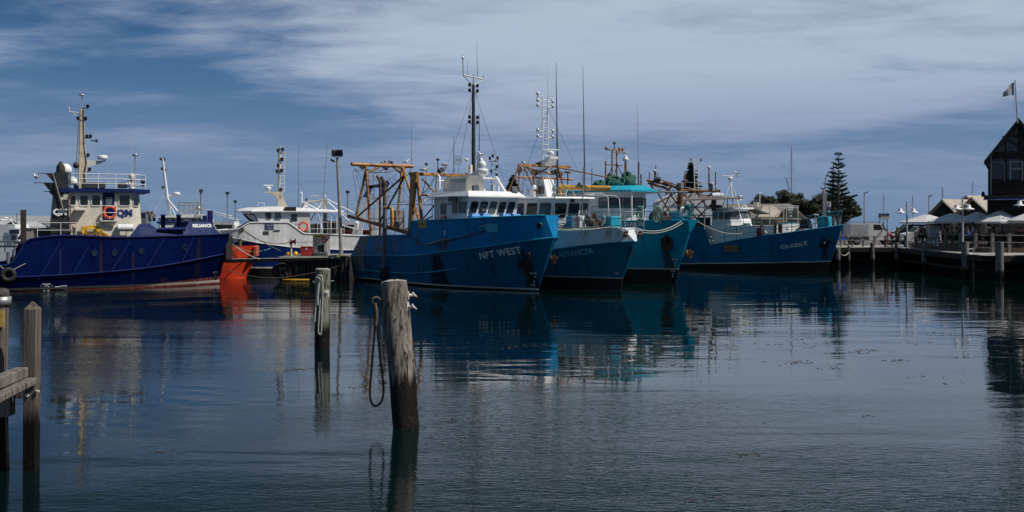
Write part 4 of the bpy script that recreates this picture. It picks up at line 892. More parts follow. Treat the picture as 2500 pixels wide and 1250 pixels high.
# forward gantry
ug = N.U(1006, -2.45); zg = N.z(425, ug, -2.)
g = MB(); g.box((ug, 0, zg), (.2, 5.0, .2)); obj('gantry_beam', g, OCHRE, N.e, bevel=.02)
leg = N.P(1001, 575, -2.5); tpg = Vector((ug, -2.2, zg))
obj('gantry_leg', MB().loft([leg+Vector((-.16, -.1, 0)), leg+Vector((.16, -.1, 0)), leg+Vector((.16, .1, 0)), leg+Vector((-.16, .1, 0))], [(ug-.3, -2.4, zg-.1), (ug+.3, -2.4, zg-.1), (ug+.3, -2.2, zg-.1), (ug-.3, -2.2, zg-.1)]), OCHRE, N.e, bevel=.02)
obj('gantry_leg', MB().tube([(ug+.2, -2.2, zg), N.P(1034, 582, -2.3)], .11, 10), OCHRE, N.e)
obj('gantry_leg', MB().tube([(ug+.2, 2.2, zg), (ug+.4, 2.3, 3.1)], .11, 10), OCHRE, N.e)
obj('gantry_plate', MB().prism([(ug-.5, -2.42, zg+.12), (ug+.5, -2.42, zg+.12), (ug+.35, -2.42, zg-.55), (ug-.1, -2.42, zg-.55)], (0, .14, 0)), OCHRE, N.e)
obj('gantry_brace', MB().tube([N.PU(1030, 436, ug), N.PU(1066, 474, ug+.5)], .06, 8).tube([N.PU(1020, 476, ug), N.PU(1066, 478, ug)], .07, 8), OCHRE, N.e)
for x, y0, m_ in ((1041, 403, STEEL), (1069, 392, STEEL), (1139, 392, STEEL)):
    p = N.PU(x, 423, ug); cap_post(N.e, p, N.PU(x, y0, ug).z-p.z, .035, .12, m=DARK if x < 1100 else WHITE)
p = N.PU(1087, 423, ug); obj('dish_antenna', MB().tube([p, p+Vector((0, 0, .5))], .04, 6).lathe(p+Vector((0, 0, .45)), [(.06, 0), (.28, .1), (.3, .14), (.05, .17)], 16), WHITE, N.e)
p = N.PU(1108, 423, ug); ph = N.PU(1108, 330, ug).z-p.z; ant = obj('net_antenna_post', MB().tube([p, p+Vector((0, 0, ph))], [.035, .015], 6), MASTB, N.e)
net = MB(); cN = p+Vector((0, .3, .85)); 
for rr in (.1, .2, .3): net.torus(cN, rr, .006, (1, 0, .15), 18, 4)
for k_ in range(8):
    a = k_*math.pi/8; d = Vector((0, math.cos(a), math.sin(a)))*.3; net.tube([cN-d, cN+d], .006, 4)
net.torus(cN, .31, .012, (1, 0, .15), 22, 5); obj('wire_dish', net, WIRE, ant)
q = N.PU(1076, 416, ug); obj('gantry_floodlight', MB().box(q, (.3, .4, .25), rx=.5), DARK, N.e, bevel=.03)
# after gantry
ua = N.U(890, -1.9); zA = N.z(403, ua, -1.)
vL = N.PU(858, 403, ua).y; vR = N.PU(1008, 405, ua).y
obj('gantry_beam', MB().tube([(ua, vL, zA), (ua, vR, zA)], .13, 10), OCHRE, N.e)
gm = MB()
a1 = N.PU(893, 404, ua); b1 = N.PU(982, 404, ua); cpk = N.PU(945, 398, ua)
for (s_, e_, r_) in ((a1, N.PU(906, 578, ua+.5), .1), (a1+Vector((0, .1, 0)), N.PU(868, 535, ua-.3), .09), (b1, N.P(1030, 560, -.8), .1), (b1, N.PU(972, 520, ua), .09), (N.PU(896, 422, ua), cpk+Vector((0, -.1, 0)), .08), (cpk+Vector((0, .1, 0)), N.PU(986, 428, ua), .08)):
    obj('gantry_leg', MB().tube([s_, e_], r_, 10), OCHRE, N.e)
mb = MB(); rnd = random.Random(2)
for k_ in range(16):
    q = N.PU(rnd.gauss(941, 6), rnd.uniform(396, 416), ua-.2); mb.brk().lathe(q, [(.03, 0), (.11, .02), (.11, .09), (.03, .1)], 10, (rnd.random(), rnd.random(), .2))
obj('net_block', mb, mat('greasy_block', (.025, .023, .022), .6, rust=.15), N.e)
for y in (N.PU(884, 404, ua), N.PU(984, 404, ua)): obj('beam_bracket', MB().prism([(ua-.15, y.y-.25, zA-.1), (ua-.15, y.y+.3, zA-.1), (ua-.15, y.y+.1, zA-.4)], (.08, 0, 0)), WORN, N.e)
# booms and braces
BRN = mat('brown_pipe', (.09, .055, .04), .6, var=.3, rust=.3)
def bar(B, pts, r, m_, name='boom', vs=None):
    return obj(name, MB().tube([B.P(x, y, v) for x, y, v in pts], r, 8), m_, B.e)
bar(N, [(868, 533, -2.5), (988, 428, -2.3)], .065, OCHRE2); bar(N, [(924, 548, -2.3), (988, 430, -2.3)], .065, OCHRE2)
p, q = N.P(851, 531, -2.6), N.P(1000, 574, -2.6); bm = MB(); dz = Vector((0, 0, .2)); 
bm.loft([p+Vector((0, -.1, 0)), p+Vector((0, .1, 0)), p+Vector((0, .1, .2)), p+Vector((0, -.1, .2))], [q+Vector((0, -.1, 0)), q+Vector((0, .1, 0)), q+Vector((0, .1, .24)), q+Vector((0, -.1, .24))]); obj('trawl_boom', bm, OCHRE2, N.e, bevel=.02)
for x, y0, y1 in ((939, 440, 560), (928, 437, 560)):
    a = N.P(x, y0, -.8); b = N.P(x, y1, -.8); obj('exhaust_pipe', MB().tube([(b.x, b.y, 2.), (a.x, a.y, a.z-.2), (a.x-.1, a.y-.22, a.z+.25)], .13 if x > 930 else .09, 10), BRN, N.e)
bar(N, [(938, 507, -2.2), (956, 508, -2.2), (958, 515, -2.2), (958, 560, -2.2)], .1, mat('yellow_ochre_pipe', (.5, .27, .06), .5, rust=.1), 'vent_pipe')
obj('net_locker', MB().box(N.P(970, 538, -1.6), (.7, .7, 1.3)), mat('streaked_grey_steel', (.2, .19, .18), .7, var=.35, streak=.8, rust=.2), N.e, bevel=.02)
rail(N.e, [N.P(x, 575, -2.45) for x in (905, 925, 945, 965, 985)], (.4, .8, 1.1), DARK, .02, name='stern_rail')
bar(N, [(936, 540, -2.3), (937, 503, -2.3), (945, 498, -2.3), (1060, 500, -1.7)], .035, WHITE, 'awning_frame'); bar(N, [(975, 494, -.5), (1000, 490, -.5), (1060, 487, -1.2)], .035, WHITE, 'awning_frame'); bar(N, [(985, 506, -1.6), (985, 494, -.4)], .03, WHITE, 'awning_frame'); bar(N, [(1035, 496, -1.9), (1037, 488, -1)], .03, WHITE, 'awning_frame')
bar(N, [(1063, 492, -1.6), (1066, 430, -1.6), (1070, 428, -1.6), (1073, 432, -1.6), (1073, 468, -1.6)], .07, WHITE, 'exhaust_riser')
rail(N.e, [N.P(1030, 497, -1.9), N.P(1055, 492, -1.95), N.P(1061, 535, -1.95)][:2], (.3,), WHITE, name='ladder_head')
bar(N, [(1055, 560, -1.95), (1055, 474, -1.95), (1062, 470, -1.95), (1062, 560, -1.95)], .03, WHITE, 'side_ladder')
lad = MB(); a = N.PU(908, 560, ua+.6); b = N.PU(906, 425, ua+.1); ladder(lad, a, b, (0, 1, 0), .4); obj('gantry_ladder', lad, OCHRE2, N.e)
wr = MB()
for l in ([(863, 412), (862, 425), (874, 500)], [(887, 410), (893, 500)], [(970, 415), (950, 470), (930, 560)], [(948, 415), (975, 450), (1010, 500)], [(902, 420), (925, 450)], [(960, 430), (940, 448)], [(985, 420), (985, 560)], [(862, 418), (888, 416)]): wr.brk().tube([N.P(x, y, -1.5) for x, y in l], .014, 4)
obj('hauling_wire', wr, WIRE, N.e)
for x0, y0, x1, y1 in ((990, 560, 1056, 528), (998, 575, 1066, 495)): bar(N, [(x0, y0, -1.2), (x1, y1, -1.2)], .05, OCHRE2, 'brace')
obj('rusty_winch', MB().lathe(N.P(1014, 560, -2.0), [(.3, -.35), (.3, -.3), (.15, -.3), (.15, .3), (.3, .3), (.3, .35)], 14, (1, 0, 0)), RUST, N.e)
# plastic tubs on the bulwark
TUB = mat('blue_plastic', (.02, .22, .58), .4, var=.1)
def tub(B, loc, L_, label, rz=0.):
    e = thing('plastic_tub', label, 'tub', B.W(loc), B.e.rotation_euler[2]+rz, 'blue plastic tubs turned over on the bow')
    obj('body', MB().loft([(-L_/2, -.3, 0), (L_/2, -.3, 0), (L_/2, .3, 0), (-L_/2, .3, 0)], [(-L_/2+.08, -.23, .17), (L_/2-.08, -.23, .17), (L_/2-.08, .23, .17), (-L_/2+.08, .23, .17)]), TUB, e, bevel=.05, seg=2)
    obj('rim', MB().loft([(-L_/2-.04, -.34, -.03), (L_/2+.04, -.34, -.03), (L_/2+.04, .34, -.03), (-L_/2-.04, .34, -.03)], [(-L_/2-.04, -.34, .03), (L_/2+.04, -.34, .03), (L_/2+.04, .34, .03), (-L_/2-.04, .34, .03)]), TUB, e)
    return e
tu = N.P(1150, 532, -1.5); zt_ = 4.27
obj('tub_rack', MB().box((tu.x+.2, .1, zt_-.06), (.8, 3.6, .05)).box((tu.x+.2, -1.6, 3.6), (.06, .06, 1.)).box((tu.x+.2, 1.8, 3.6), (.06, .06, 1.)), WORN, N.e)
for v, l, lab in ((-1.45, 'x', 'leftmost upturned blue plastic tub under the wheelhouse windows of the NFT WEST trawler'), (-.65, 'x', 'second upturned blue plastic tub from the left on the NFT WEST trawler'), (.85, 'x', 'third upturned blue plastic tub from the left on the NFT WEST trawler'), (1.65, 'x', 'rightmost upturned blue plastic tub at the NFT WEST trawler bow, beside the next wheelhouse')):
    tub(N, (tu.x+.2, v, zt_), .7, lab, math.pi/2)
lo_ = N.P(1083, 534, -2.0); e = thing('buoy', 'small red and white ball buoy hanging by the NFT WEST wheelhouse', 'buoy', N.W(lo_)); obj('ball', MB().ball(N.W(lo_), .2), RED, e); obj('collar', MB().torus(N.W(lo_), .2, .02, (1, 0, 0)), LETW, e)
zG = zp+.98
gull(N.W((pd.x+.62, 0, zp+1.16)), -2.4, 'seagull standing on top of the radome of the NFT WEST trawler'); gull(N.W((pd.x-.35, -.3, zp+.02)), -.9, 'seagull crouching at the foot of the black mast of the NFT WEST trawler')
q = N.PU(990, 401, ua); gull(N.W((ua, q.y, zA+.12)), .3, 'seagull on the right end of the ochre stern gantry beam')
q = N.PU(1034, 423, ug); gull(N.W((ug, q.y, zg+.1)), .1, 'seagull on the ochre forward gantry beam beside the left antenna post')
whip(N.e, N.PU(1005, 410, ua), 3.2, None, .018); whip(N.e, N.PU(1060, 423, ug), 2.9, FRAMEW, .012)

# ---------------------------------------------------------------- 2: the white bowed trawler
A = Boat('trawler', 'trawler with white bow plating over a dark blue hull lettered ADVANCER and white ladder mast', 'fishing boat', 1515, 706, 17, -55, GRP)
BL2 = hull_mat('deep_blue_hull_paint', (.003, .15, .245), .5, wear=.25, streak=.45, wearcol=(.02, .15, .27), stains=[(18.0, .25, 2.6, 1.4, (.05, .03, .02), .6, 0.), (13.2, .05, 2.0, .4, (.085, .04, .018), .6, 0), (15.4, .06, 2.2, .4, (.05, .03, .02), .6, 0)])
WBW = hull_mat('rust_streaked_white_plating', (.52, .56, .58), .45, wear=.2, streak=.3, streakc=(.33, .30, .24), wearcol=(.6, .62, .62), stains=[(15.6, .16, 3.5, 2.6, (.42, .3, .15), .7, 0.), (17.0, .25, 3.5, 2.7, (.35, .22, .1), .8, 0.)])
zk = [(0, 1.6), (.5, 1.85), (.7, 2.2), (.88, 2.6), (1, 2.84)]
build_hull(A, [
    (-.1, 16.9, [(0, 1.9), (.6, 2.1), (.85, 1.), (1, .02)], [(0, -.6), (1, -.6)], 1),
    (-.1, 17.2, [(0, 2.1), (.6, 2.2), (.8, 1.5), (.92, .65), (1, .02)], [(0, .5), (1, .62)], 2),
    (-.1, 17.25, [(0, 2.1), (.6, 2.2), (.8, 1.52), (.92, .68), (1, .02)], [(0, .56), (1, .7)], 0),
    (-.2, 18.35, [(0, 2.25), (.6, 2.35), (.78, 2.05), (.9, 1.3), (.97, .6), (1, .1)], zk, 3),
    (0, 17.75, [(0, 2.2), (.6, 2.3), (.78, 1.95), (.9, 1.25), (.97, .8), (1, .5)], [(0, 2.6), (.6, 3.25), (.8, 3.5), (1, 3.62)], 0)],
    [BL2, BLKB, LINE, WBW], n=64, deckz=3.0, deckmat=DECKM)
level_tube(A, 3, .06, BL2, 'knuckle_strake'); level_tube(A, 4, .04, WORN, 'bulwark_cap')
A.text('ADVANCER', 1405, 623, .44, mat('faded_blue_lettering', (.24, .42, .54), .6, var=.35, scale=6), slope=.12, bold=.012, spacing=1.05)
A.text('3M', 1508, 670, .2, LETW, name='draught_mark')
# bow roller fairleads
for px, py, v in ((1531, 562, -.55), (1563, 564, .55)):
    c = Vector((17.72, v, 3.42)); fl = obj('bow_roller', MB().box(c+Vector((.1, -.17, 0)), (.6, .06, .26), ry=.35).box(c+Vector((.1, .17, 0)), (.6, .06, .26), ry=.35).box(c+Vector((-.15, 0, -.05)), (.3, .38, .12)), WORN, A.e, bevel=.02)
    obj('roller', MB().tube([c+Vector((.28, -.18, -.02)), c+Vector((.28, .18, -.02))], .09, 10), DARK, fl)
    obj('anchor_fluke', MB().prism([c+Vector((.3, -.08, -.1)), c+Vector((.46, -.08, -.2)), c+Vector((.36, -.08, -.36)), c+Vector((.18, -.08, -.22))], (0, .16, 0)), RUST, fl)
# wheelhouse
zA0 = 3.0; zA1 = 5.42
P0 = [(8.2, -2.1), (10.25, -2.1), (11.0, -1.75), (11.55, -1.05), (11.85, -.1), (11.9, .85), (11.6, 1.65), (11.1, 2.15), (8.2, 2.15)]
P1 = [(8.2, -2.1), (10.45, -2.1), (11.3, -1.75), (11.85, -1.05), (12.15, -.1), (12.2, .85), (11.9, 1.65), (11.35, 2.15), (8.2, 2.15)]
obj('wheelhouse', MB().loft([(x, y, zA0) for x, y in P0], [(x, y, zA1) for x, y in P1]), WHITE, A.e)
RO = [(8.0, -2.5), (10.6, -2.5), (11.7, -2.05), (12.3, -1.2), (12.65, -.1), (12.7, .9), (12.35, 1.9), (11.6, 2.5), (8.0, 2.5)]
obj('roof', MB().loft([(x, y, zA1-.0) for x, y in RO], [(x-.05, y*.98, zA1+.1) for x, y in RO]), WHITE, A.e, bevel=.02)
for i in range(1, 7):
    (x0, y0), (x1, y1) = P0[i], P0[i+1]; (X0, Y0), (X1, Y1) = P1[i], P1[i+1]
    f, n = fwall(A, (x0, y0, zA0), (x1, y1, zA0), (X0, Y0, zA1), (X1, Y1, zA1))
    fwins(A, f, n, [(.1, .9)] if i not in (3, 4) else [(.08, .92)], .50, .88, [GLASS, GLASS, GLASS2][i % 3], slant=.03, r=.1)
for (a0, a1) in ((8.75, 9.25), (9.4, 10.1)):
    window(A.e, [(a0, -2.112, zA0+1.2), (a1, -2.112, zA0+1.2), (a1+.1, -2.112, zA0+2.12), (a0, -2.112, zA0+2.12)], (0, -1, 0), GASK, GLASS2 if a0 < 9 else GLASS, .1, .035)
obj('eave_light', MB().torus((12.2, .2, zA1-.12), .14, .02, (1, 0, .3), 14, 6).box((12.2, .2, zA1-.12), (.1, .25, .16)), DARK, A.e)
# foredeck rail frame and gear
RB = [A.P(1245, 560, -2.0), A.P(1320, 560, -2.0), A.P(1400, 557, -1.85), A.P(1468, 556, -1.4), A.P(1525, 556, -.6)]
GR = mat('grey_rail_paint', (.30, .32, .33), .45, var=.15)
for i, p in enumerate(RB): p.z = 3.3+.06*i
rail(A.e, RB, (.22, .62, 1.0), GR, .022, name='bow_rail')
obj('bow_rail', MB().tube([RB[-1]+Vector((0, 0, 1.0)), RB[-1]+Vector((.2, .6, 1.)), RB[-1]+Vector((.1, 1.4, 1.))], .022, 6).tube([RB[-1]+Vector((0, 0, .6)), RB[-1]+Vector((.2, .6, .6)), RB[-1]+Vector((.1, 1.4, .6))], .022, 6).tube([RB[-1]+Vector((.1, 1.4, 0)), RB[-1]+Vector((.1, 1.4, 1.))], .022, 6), GR, A.e)
fr = MB()
for (x, y0, y1, v) in ((1353, 476, 560, -2.0), (1421, 478, 560, -1.75)): fr.tube([A.P(x, y1, v), A.P(x, y0+6, v), A.P(x+5, y0, v), A.P(x+30, y0-4, v+.9)], .03, 6)
fr.tube([A.P(1426, 476, -1.75), A.P(1500, 478, .4), A.P(1512, 485, .4), A.P(1516, 555, .4)], .03, 6); fr.tube([A.P(1426, 472, -1.), A.P(1470, 472, .6), A.P(1484, 482, .6), A.P(1488, 555, .6)], .03, 6)
obj('awning_frame', fr, mat('pale_grey_pipe', (.45, .46, .46), .45), A.e)
obj('deck_locker', MB().box((14.0, -1.0, 3.95), (.9, .8, .75)), TURQ, A.e, bevel=.03); obj('deck_locker', MB().box((15.4, .55, 3.95), (1.1, .8, .7)), TURQ, A.e, bevel=.03)
obj('windlass', MB().lathe((15.2, -.5, 4.0), [(.3, -.5), (.3, -.42), (.16, -.4), (.16, 0), (.3, .02), (.3, .1), (.2, .12), (.2, .5)], 14, (0, 1, 0)).box((15.2, -.4, 3.7), (.6, .9, .5)), mat('greasy_windlass', (.05, .045, .04), .6, rust=.3), A.e, bevel=.02)
obj('windlass_hood', MB().torus((15.35, -.15, 4.1), .36, .06, (0, 1, 0), 14, 8, 0, 0, 3.3), WHITE, A.e)
obj('winch_post', MB().box((15.0, -.85, 3.9), (.2, .2, 1.1)), mat('grey_blue_paint', (.12, .15, .19), .5), A.e, bevel=.02)
obj('hatch', MB().box((14.6, -1.25, 3.95), (.7, .5, .75), rz=.2), WHITE, A.e, bevel=.03); obj('davit_hook', MB().torus((14.75, -1.55, 4.2), .14, .04, (0, 1, 0), 10, 8, 0, -.2, 3.4).tube([(14.88, -1.55, 4.2), (14.88, -1.55, 3.4)], .04, 6), RUST, A.e)
obj('swan_vent', MB().tube([(12.6, -1.4, 3.0), (12.6, -1.4, 3.9), (12.75, -1.45, 4.05)], .07, 8), TURQ, A.e)
e = thing('rope_pile', 'pale green rope heaped on the foredeck behind the white bow bulwark', 'rope', A.W((13.2, -1.6, 3.6)))
mb = MB(); rnd = random.Random(4)
for k_ in range(9): mb.torus(A.W((13.1+rnd.random()*.5, -1.6+rnd.random()*.3, 3.5+.04*k_)), .25+.1*rnd.random(), .025, (rnd.uniform(-.3, .3), rnd.uniform(-.3, .3), 1), 16, 5)
obj('coil', mb, ROPEG, e)
# masts and gantry
zR = zA1+.1; um = 8.9; p = A.P(1331, 470, 0); um = p.x
obj('mast_base', MB().loft([(um-.5, -.45, zR), (um+.75, -.4, zR), (um+.75, .4, zR), (um-.5, .45, zR)], [(um-.5, -.4, A.z(438, um, 0)), (um+.35, -.4, A.z(438, um, 0)), (um+.35, .4, A.z(438, um, 0)), (um-.5, .4, A.z(438, um, 0))]), WHITE, A.e, bevel=.02)
zt0 = A.z(440, um, 0); zt1 = A.z(238, um, 0); mb = MB(); ladder(mb, (um, 0, zt0), (um, 0, zt1), (0, 1, 0), .42, .36, .045, .025); lm = obj('ladder_mast', mb, WHITE, A.e)
arms = MB(); lights = MB()
for y in (248, 260, 321, 335):
    z_ = A.z(y, um, 0)
    for sd in (-1, 1): arms.brk().tube([(um, sd*.2, z_), (um, sd*.62, z_)], .03, 6); lights.brk().lathe((um, sd*.6, z_-.05), [(.06, 0), (.09, .04), (.08, .2), (.03, .22)], 8)
obj('crossarm', arms, WHITE, lm); obj('mast_light', lights, STEEL, lm); obj('mast_camera', MB().lathe((um, -.6, A.z(248, um, 0)+.1), [(.04, 0), (.05, .3), (.14, .36), (.12, .46), (.03, .5)], 10), WHITE, lm)
zp2 = A.z(400, um, 0); obj('radar_platform', MB().prism([(um-.25, -.32, zp2-.2), (um+.4, -.32, zp2-.1), (um+.95, -.32, zp2+.3), (um+.95, -.32, zp2+.42), (um-.25, -.32, zp2+.15)], (0, .64, 0)), WHITE, lm)
radar(A.e, (um+.6, 0, zp2+.4), (.4, 1, .1), 1.2)
whip(lm, (um, .2, zt1), 2.1, FRAMEW, .015)
st = MB()
for q in (A.P(1442, 480, 1.5), A.P(1285, 412, -1.), A.P(1322, 405, -1.8)): st.brk().tube([(um, .2, A.z(262, um, 0)), q], .012, 4)
obj('stay_wire', st, WIRE, lm)
b0 = A.P(1361, 475, 0.9); obj('whip_mast', MB().tube([(b0.x, b0.y, zR), (b0.x, b0.y, A.z(405, b0.x, .9)), (b0.x-.05, b0.y-.08, A.z(150, b0.x, .9))], [.07, .06, .012], 7), MASTB, A.e)
b0 = A.P(1427, 480, 1.6); obj('whip_mast', MB().tube([(b0.x, b0.y, zR), (b0.x, b0.y, A.z(410, b0.x, 1.6)), (b0.x-.05, b0.y-.1, A.z(160, b0.x, 1.6))], [.05, .045, .01], 7), MASTB, A.e); obj('whip_mast', MB().tube([(b0.x, b0.y-.08, zR), (b0.x, b0.y-.08, A.z(409, b0.x, 1.6))], .05, 7), GREYP, A.e)
whip(A.e, A.P(1445, 475, 1.9), 2., MASTB, .022); whip(A.e, A.P(1342, 470, .3), 6.5, FRAMEW, .012)
ug2 = A.U(1300, -1.0); g0 = A.PU(1265, 403, ug2); g1 = A.PU(1392, 408, ug2)
gt = MB().box((ug2, (g0.y+g1.y)/2, g0.z), (.14, abs(g1.y-g0.y), .16)); obj('gantry_beam', gt, OCHRE, A.e)
g2 = A.PU(1262, 432, ug2+.0); g3 = A.PU(1398, 438, ug2); obj('gantry_beam', MB().tube([g2, g3], .07, 8), OCHRE, A.e)
gl = MB()
for (x0, y0, x1, y1) in ((1278, 405, 1308, 472), (1285, 405, 1300, 425), (1362, 405, 1378, 470), (1275, 405, 1345, 425), (1345, 405, 1300, 432), (1300, 432, 1310, 470), (1268, 404, 1266, 470), (1268, 404, 1240, 470)): gl.tube([A.PU(x0, y0, ug2), A.PU(x1, y1, ug2+.05)], .055, 7)
obj('gantry_lattice', gl, OCHRE2, A.e)
gw = MB()
for (x0, y0, x1, y1) in ((1281, 410, 1275, 470), (1300, 415, 1335, 470), (1290, 420, 1262, 470), (1310, 432, 1290, 470), (1320, 410, 1330, 470), (1280, 436, 1292, 470)): gw.brk().tube([A.PU(x0, y0, ug2-.2), A.PU(x1, y1, ug2-.2)], .013, 4)
obj('hauling_wire', gw, WIRE, A.e)
for x, y, s_ in ((1304, 420, .3), (1314, 400, .22), (1353, 420, .3), (1365, 425, .3)): obj('gantry_light', MB().box(A.PU(x, y, ug2-.1), (.25, .5*s_*3, .4*s_*2.4), rx=.3), mat('rusty_lamp_housing', (.07, .045, .03), .6, rust=.3), A.e, bevel=.04)
for x, y in ((1268, 415), (1366, 432)): obj('net_block', MB().lathe(A.PU(x, y, ug2-.1), [(.04, -.08), (.2, -.07), (.2, .07), (.04, .08)], 12, (1, .3, 0)), RUST if x < 1300 else OCHRE, A.e)
bar(A, [(1366, 457, .4), (1490, 460, 3.0)], .17, mat('yellow_boom_paint', (.5, .28, .06), .45, rust=.06, streak=.3), 'derrick_boom'); bar(A, [(1365, 457, .4), (1369, 478, .4)], .13, OCHRE, 'boom_post')
bar(A, [(1362, 409, .8), (1487, 434, 2.5)], .04, OCHRE2, 'derrick_wire')
cap_post(A.e, A.PU(1278, 472, ug2+1.), 1.85, .03, .16, m=STEEL); cap_post(A.e, A.P(1386, 475, .9), 1.35, .04, .22, m=MASTB)
obj('antenna_tripod', MB().tube([A.P(1381, 478, .5), A.P(1388, 452, .9)], .03, 6).tube([A.P(1404, 478, 1.4), A.P(1389, 452, .9)], .03, 6), CREAM, A.e)
for x, h_ in ((1282, .4), (1296, .5), (1308, .45), (1313, .3)): obj('roof_vent', MB().lathe((A.P(x, 476, -1.).x-.4, A.P(x, 476, -1.).y, zR), [(.09, 0), (.09, h_), (.12, h_+.02), (.03, h_+.08)], 10), WHITE, A.e)
dome(A.e, A.PU(1304, 462, ug2+.6), .16)
obj('black_box', MB().box(A.P(1322, 468, -.5)+Vector((0, 0, .1)), (.3, .3, .5)), DARK, A.e)
obj('cowl', MB().lathe(A.P(1410, 452, 1.2), [(.05, 0), (.12, .1), (.12, .22)], 10, (.6, .5, .3)), DARK, A.e)
# ---------------------------------------------------------------- 3: turquoise trawler
S = Boat('trawler', 'turquoise blue trawler with white wheelhouse, turquoise roof and STAR IV on its bow', 'fishing boat', 1650, 690, 18, -55, GRP)
BL3 = hull_mat('teal_blue_hull_paint', (.003, .26, .43), .45, wear=.25, streak=.4, wearcol=(.02, .2, .3), stains=[(17.75, .26, 2.4, -.4, (.028, .022, .012), .92, 0.), (15.6, .04, 2., 1.1, (.01, .03, .05), .7, 0.), (14.6, .06, 3.3, 1.2, (.07, .045, .03), .6, 0), (16.5, .05, 3.4, 1.8, (.085, .04, .018), .6, 0)])
build_hull(S, [
    (-.1, 17.8, [(0, 1.9), (.6, 2.3), (.85, 1.1), (1, .02)], [(0, -.6), (1, -.6)], 1),
    (-.1, 18.25, [(0, 2.2), (.6, 2.4), (.8, 1.55), (.92, .65), (1, .02)], [(0, .6), (1, .86)], 2),
    (-.1, 18.28, [(0, 2.2), (.6, 2.4), (.8, 1.57), (.92, .68), (1, .02)], [(0, .67), (1, .94)], 0),
    (-.2, 19.35, [(0, 2.4), (.6, 2.5), (.78, 2.15), (.9, 1.35), (.97, .65), (1, .1)], [(0, 3.2), (.6, 3.3), (1, 3.42)], 0),
    (-.2, 19.6, [(0, 2.4), (.6, 2.5), (.78, 2.25), (.9, 1.55), (.97, .9), (1, .45)], [(0, 3.85), (.6, 3.95), (1, 4.06)], 0)],
    [BL3, BLKB, LINE], n=64, deckz=3.3, deckmat=DECKM)
level_tube(S, 3, .04, BL3, 'knuckle_strake'); level_tube(S, 4, .06, BL3, 'bulwark_cap')
S.text('STAR IV', 1548, 552, .44, LETW, slope=.0, bold=.012)
for s_, x, y in (('3M8', 1648, 636), ('6', 1650, 644), ('4', 1649, 652), ('3M', 1643, 664), ('8', 1643, 671), ('6', 1643, 677)): S.text(s_, x, y, .2, LETW, name='draught_mark')
ah = S.hit(1628, 592); h, n = S.hull_pt(ah.x, ah.z, -1, 0.); 
obj('hawse_recess', MB().lathe(h+n*.01, [(.42, 0), (.38, .015), (.01, .02)], 14, n), mat('dark_recess', (.012, .012, .015), .8), S.e); anchor(S.e, h, (1, 0, 0), n, 1.2, m=mat('half_rusted_iron', (.05, .02, .013), .8, var=.5, scale=5))
h2, n2 = S.hull_pt(18.75, 2.3, 1, .02); anchor(S.e, h2+Vector((.1, .0, -.35)), (1, 0, -.2), n2, .62, m=mat('orange_rust', (.24, .085, .035), .8, var=.4))
z0 = 3.3; z1 = S.z(468, 13.6, -1)
P0 = [(7.5, -2.05), (12.3, -2.05), (13.2, -1.7), (13.8, -.9), (13.95, 0), (13.8, .9), (13.2, 1.7), (12.3, 2.05), (7.5, 2.05)]
obj('wheelhouse', MB().loft([(x, y, z0) for x, y in P0], [(x, y, z1) for x, y in P0]), WHITE, S.e)
RO = [(7.2, -2.4), (12.4, -2.4), (13.9, -2.1), (14.9, -1.1), (15.15, 0), (14.9, 1.1), (14.0, 2.2), (12.5, 2.9), (7.2, 2.9)]
obj('roof', MB().loft([(x, y, z1-.02) for x, y in RO], [(x, y, z1+.1) for x, y in RO]).loft([(x, y, z1+.101) for x, y in RO], [(x*.9+.9, y*.62, z1+.42) for x, y in RO]), TURQ, S.e)
obj('roof_soffit', MB().loft([(x-.05, y*.98, z1-.06) for x, y in RO], [(x-.05, y*.98, z1-.021) for x, y in RO]), WHITE, S.e)
ta = (S.z(508, 13.6, -1)-z0)/(z1-z0); tb = (S.z(482, 13.6, -1)-z0)/(z1-z0)
for i in range(2, 7):
    (x0, y0), (x1, y1) = P0[i], P0[i+1]; f, n = fwall(S, (x0, y0, z0), (x1, y1, z0), (x0, y0, z1), (x1, y1, z1))
    fwins(S, f, n, [(.02, .98)], ta, tb, GLASS, r=.04, fw=.03)
(x0, y0), (x1, y1) = P0[1], P0[2]; f, n = fwall(S, (x0, y0, z0), (x1, y1, z0), (x0, y0, z1), (x1, y1, z1)); fwins(S, f, n, [(.25, .97)], ta, tb, GLASS2, r=.1, fw=.03)
(x0, y0), (x1, y1) = P0[5], P0[6]; f, n = fwall(S, (x0, y0, z0), (x1, y1, z0), (x0, y0, z1), (x1, y1, z1)); c = f(.1, (ta+tb)/2)+n*.05; obj('clear_view_screen', MB().torus(c, .2, .025, n, 22, 6).lathe(c, [(.05, 0), (.02, .02)], 8, n), LETW, S.e)
obj('eave_post', MB().tube([(14.75, -.95, z0), (14.75, -.95, z1)], .06, 8), WHITE, S.e)
obj('eave_lamp', MB().box(S.PU(1582, 467, 14.4), (.4, .5, .12)), DARK, S.e)
RB = [S.P(1445, 556, -2.4), S.P(1497, 554, -2.35), S.P(1531, 552, -2.2), S.P(1560, 550, -2.), S.P(1605, 548, -1.5), S.P(1650, 546, -.9), S.P(1685, 545, -.1)]
for p in RB: p.z = 3.98
rail(S.e, RB, (.3, .65, 1.0), RAILT, .024, name='bow_rail')
obj('bow_rail', MB().tube([RB[-1]+Vector((0, 0, 1.)), RB[-1]+Vector((-.1, .8, 1.)), RB[-1]+Vector((-1.5, 1.6, 1.)), RB[-1]+Vector((-3., 2.1, 1.))], .024, 6), RAILT, S.e)
obj('bow_locker', MB().box((18.3, .1, 4.2), (.8, .9, .8)), TURQ, S.e, bevel=.03); obj('bow_locker', MB().box((17.2, .9, 4.1), (1.0, .8, .9)), mat('blue_locker', (.01, .14, .24), .5), S.e, bevel=.03)
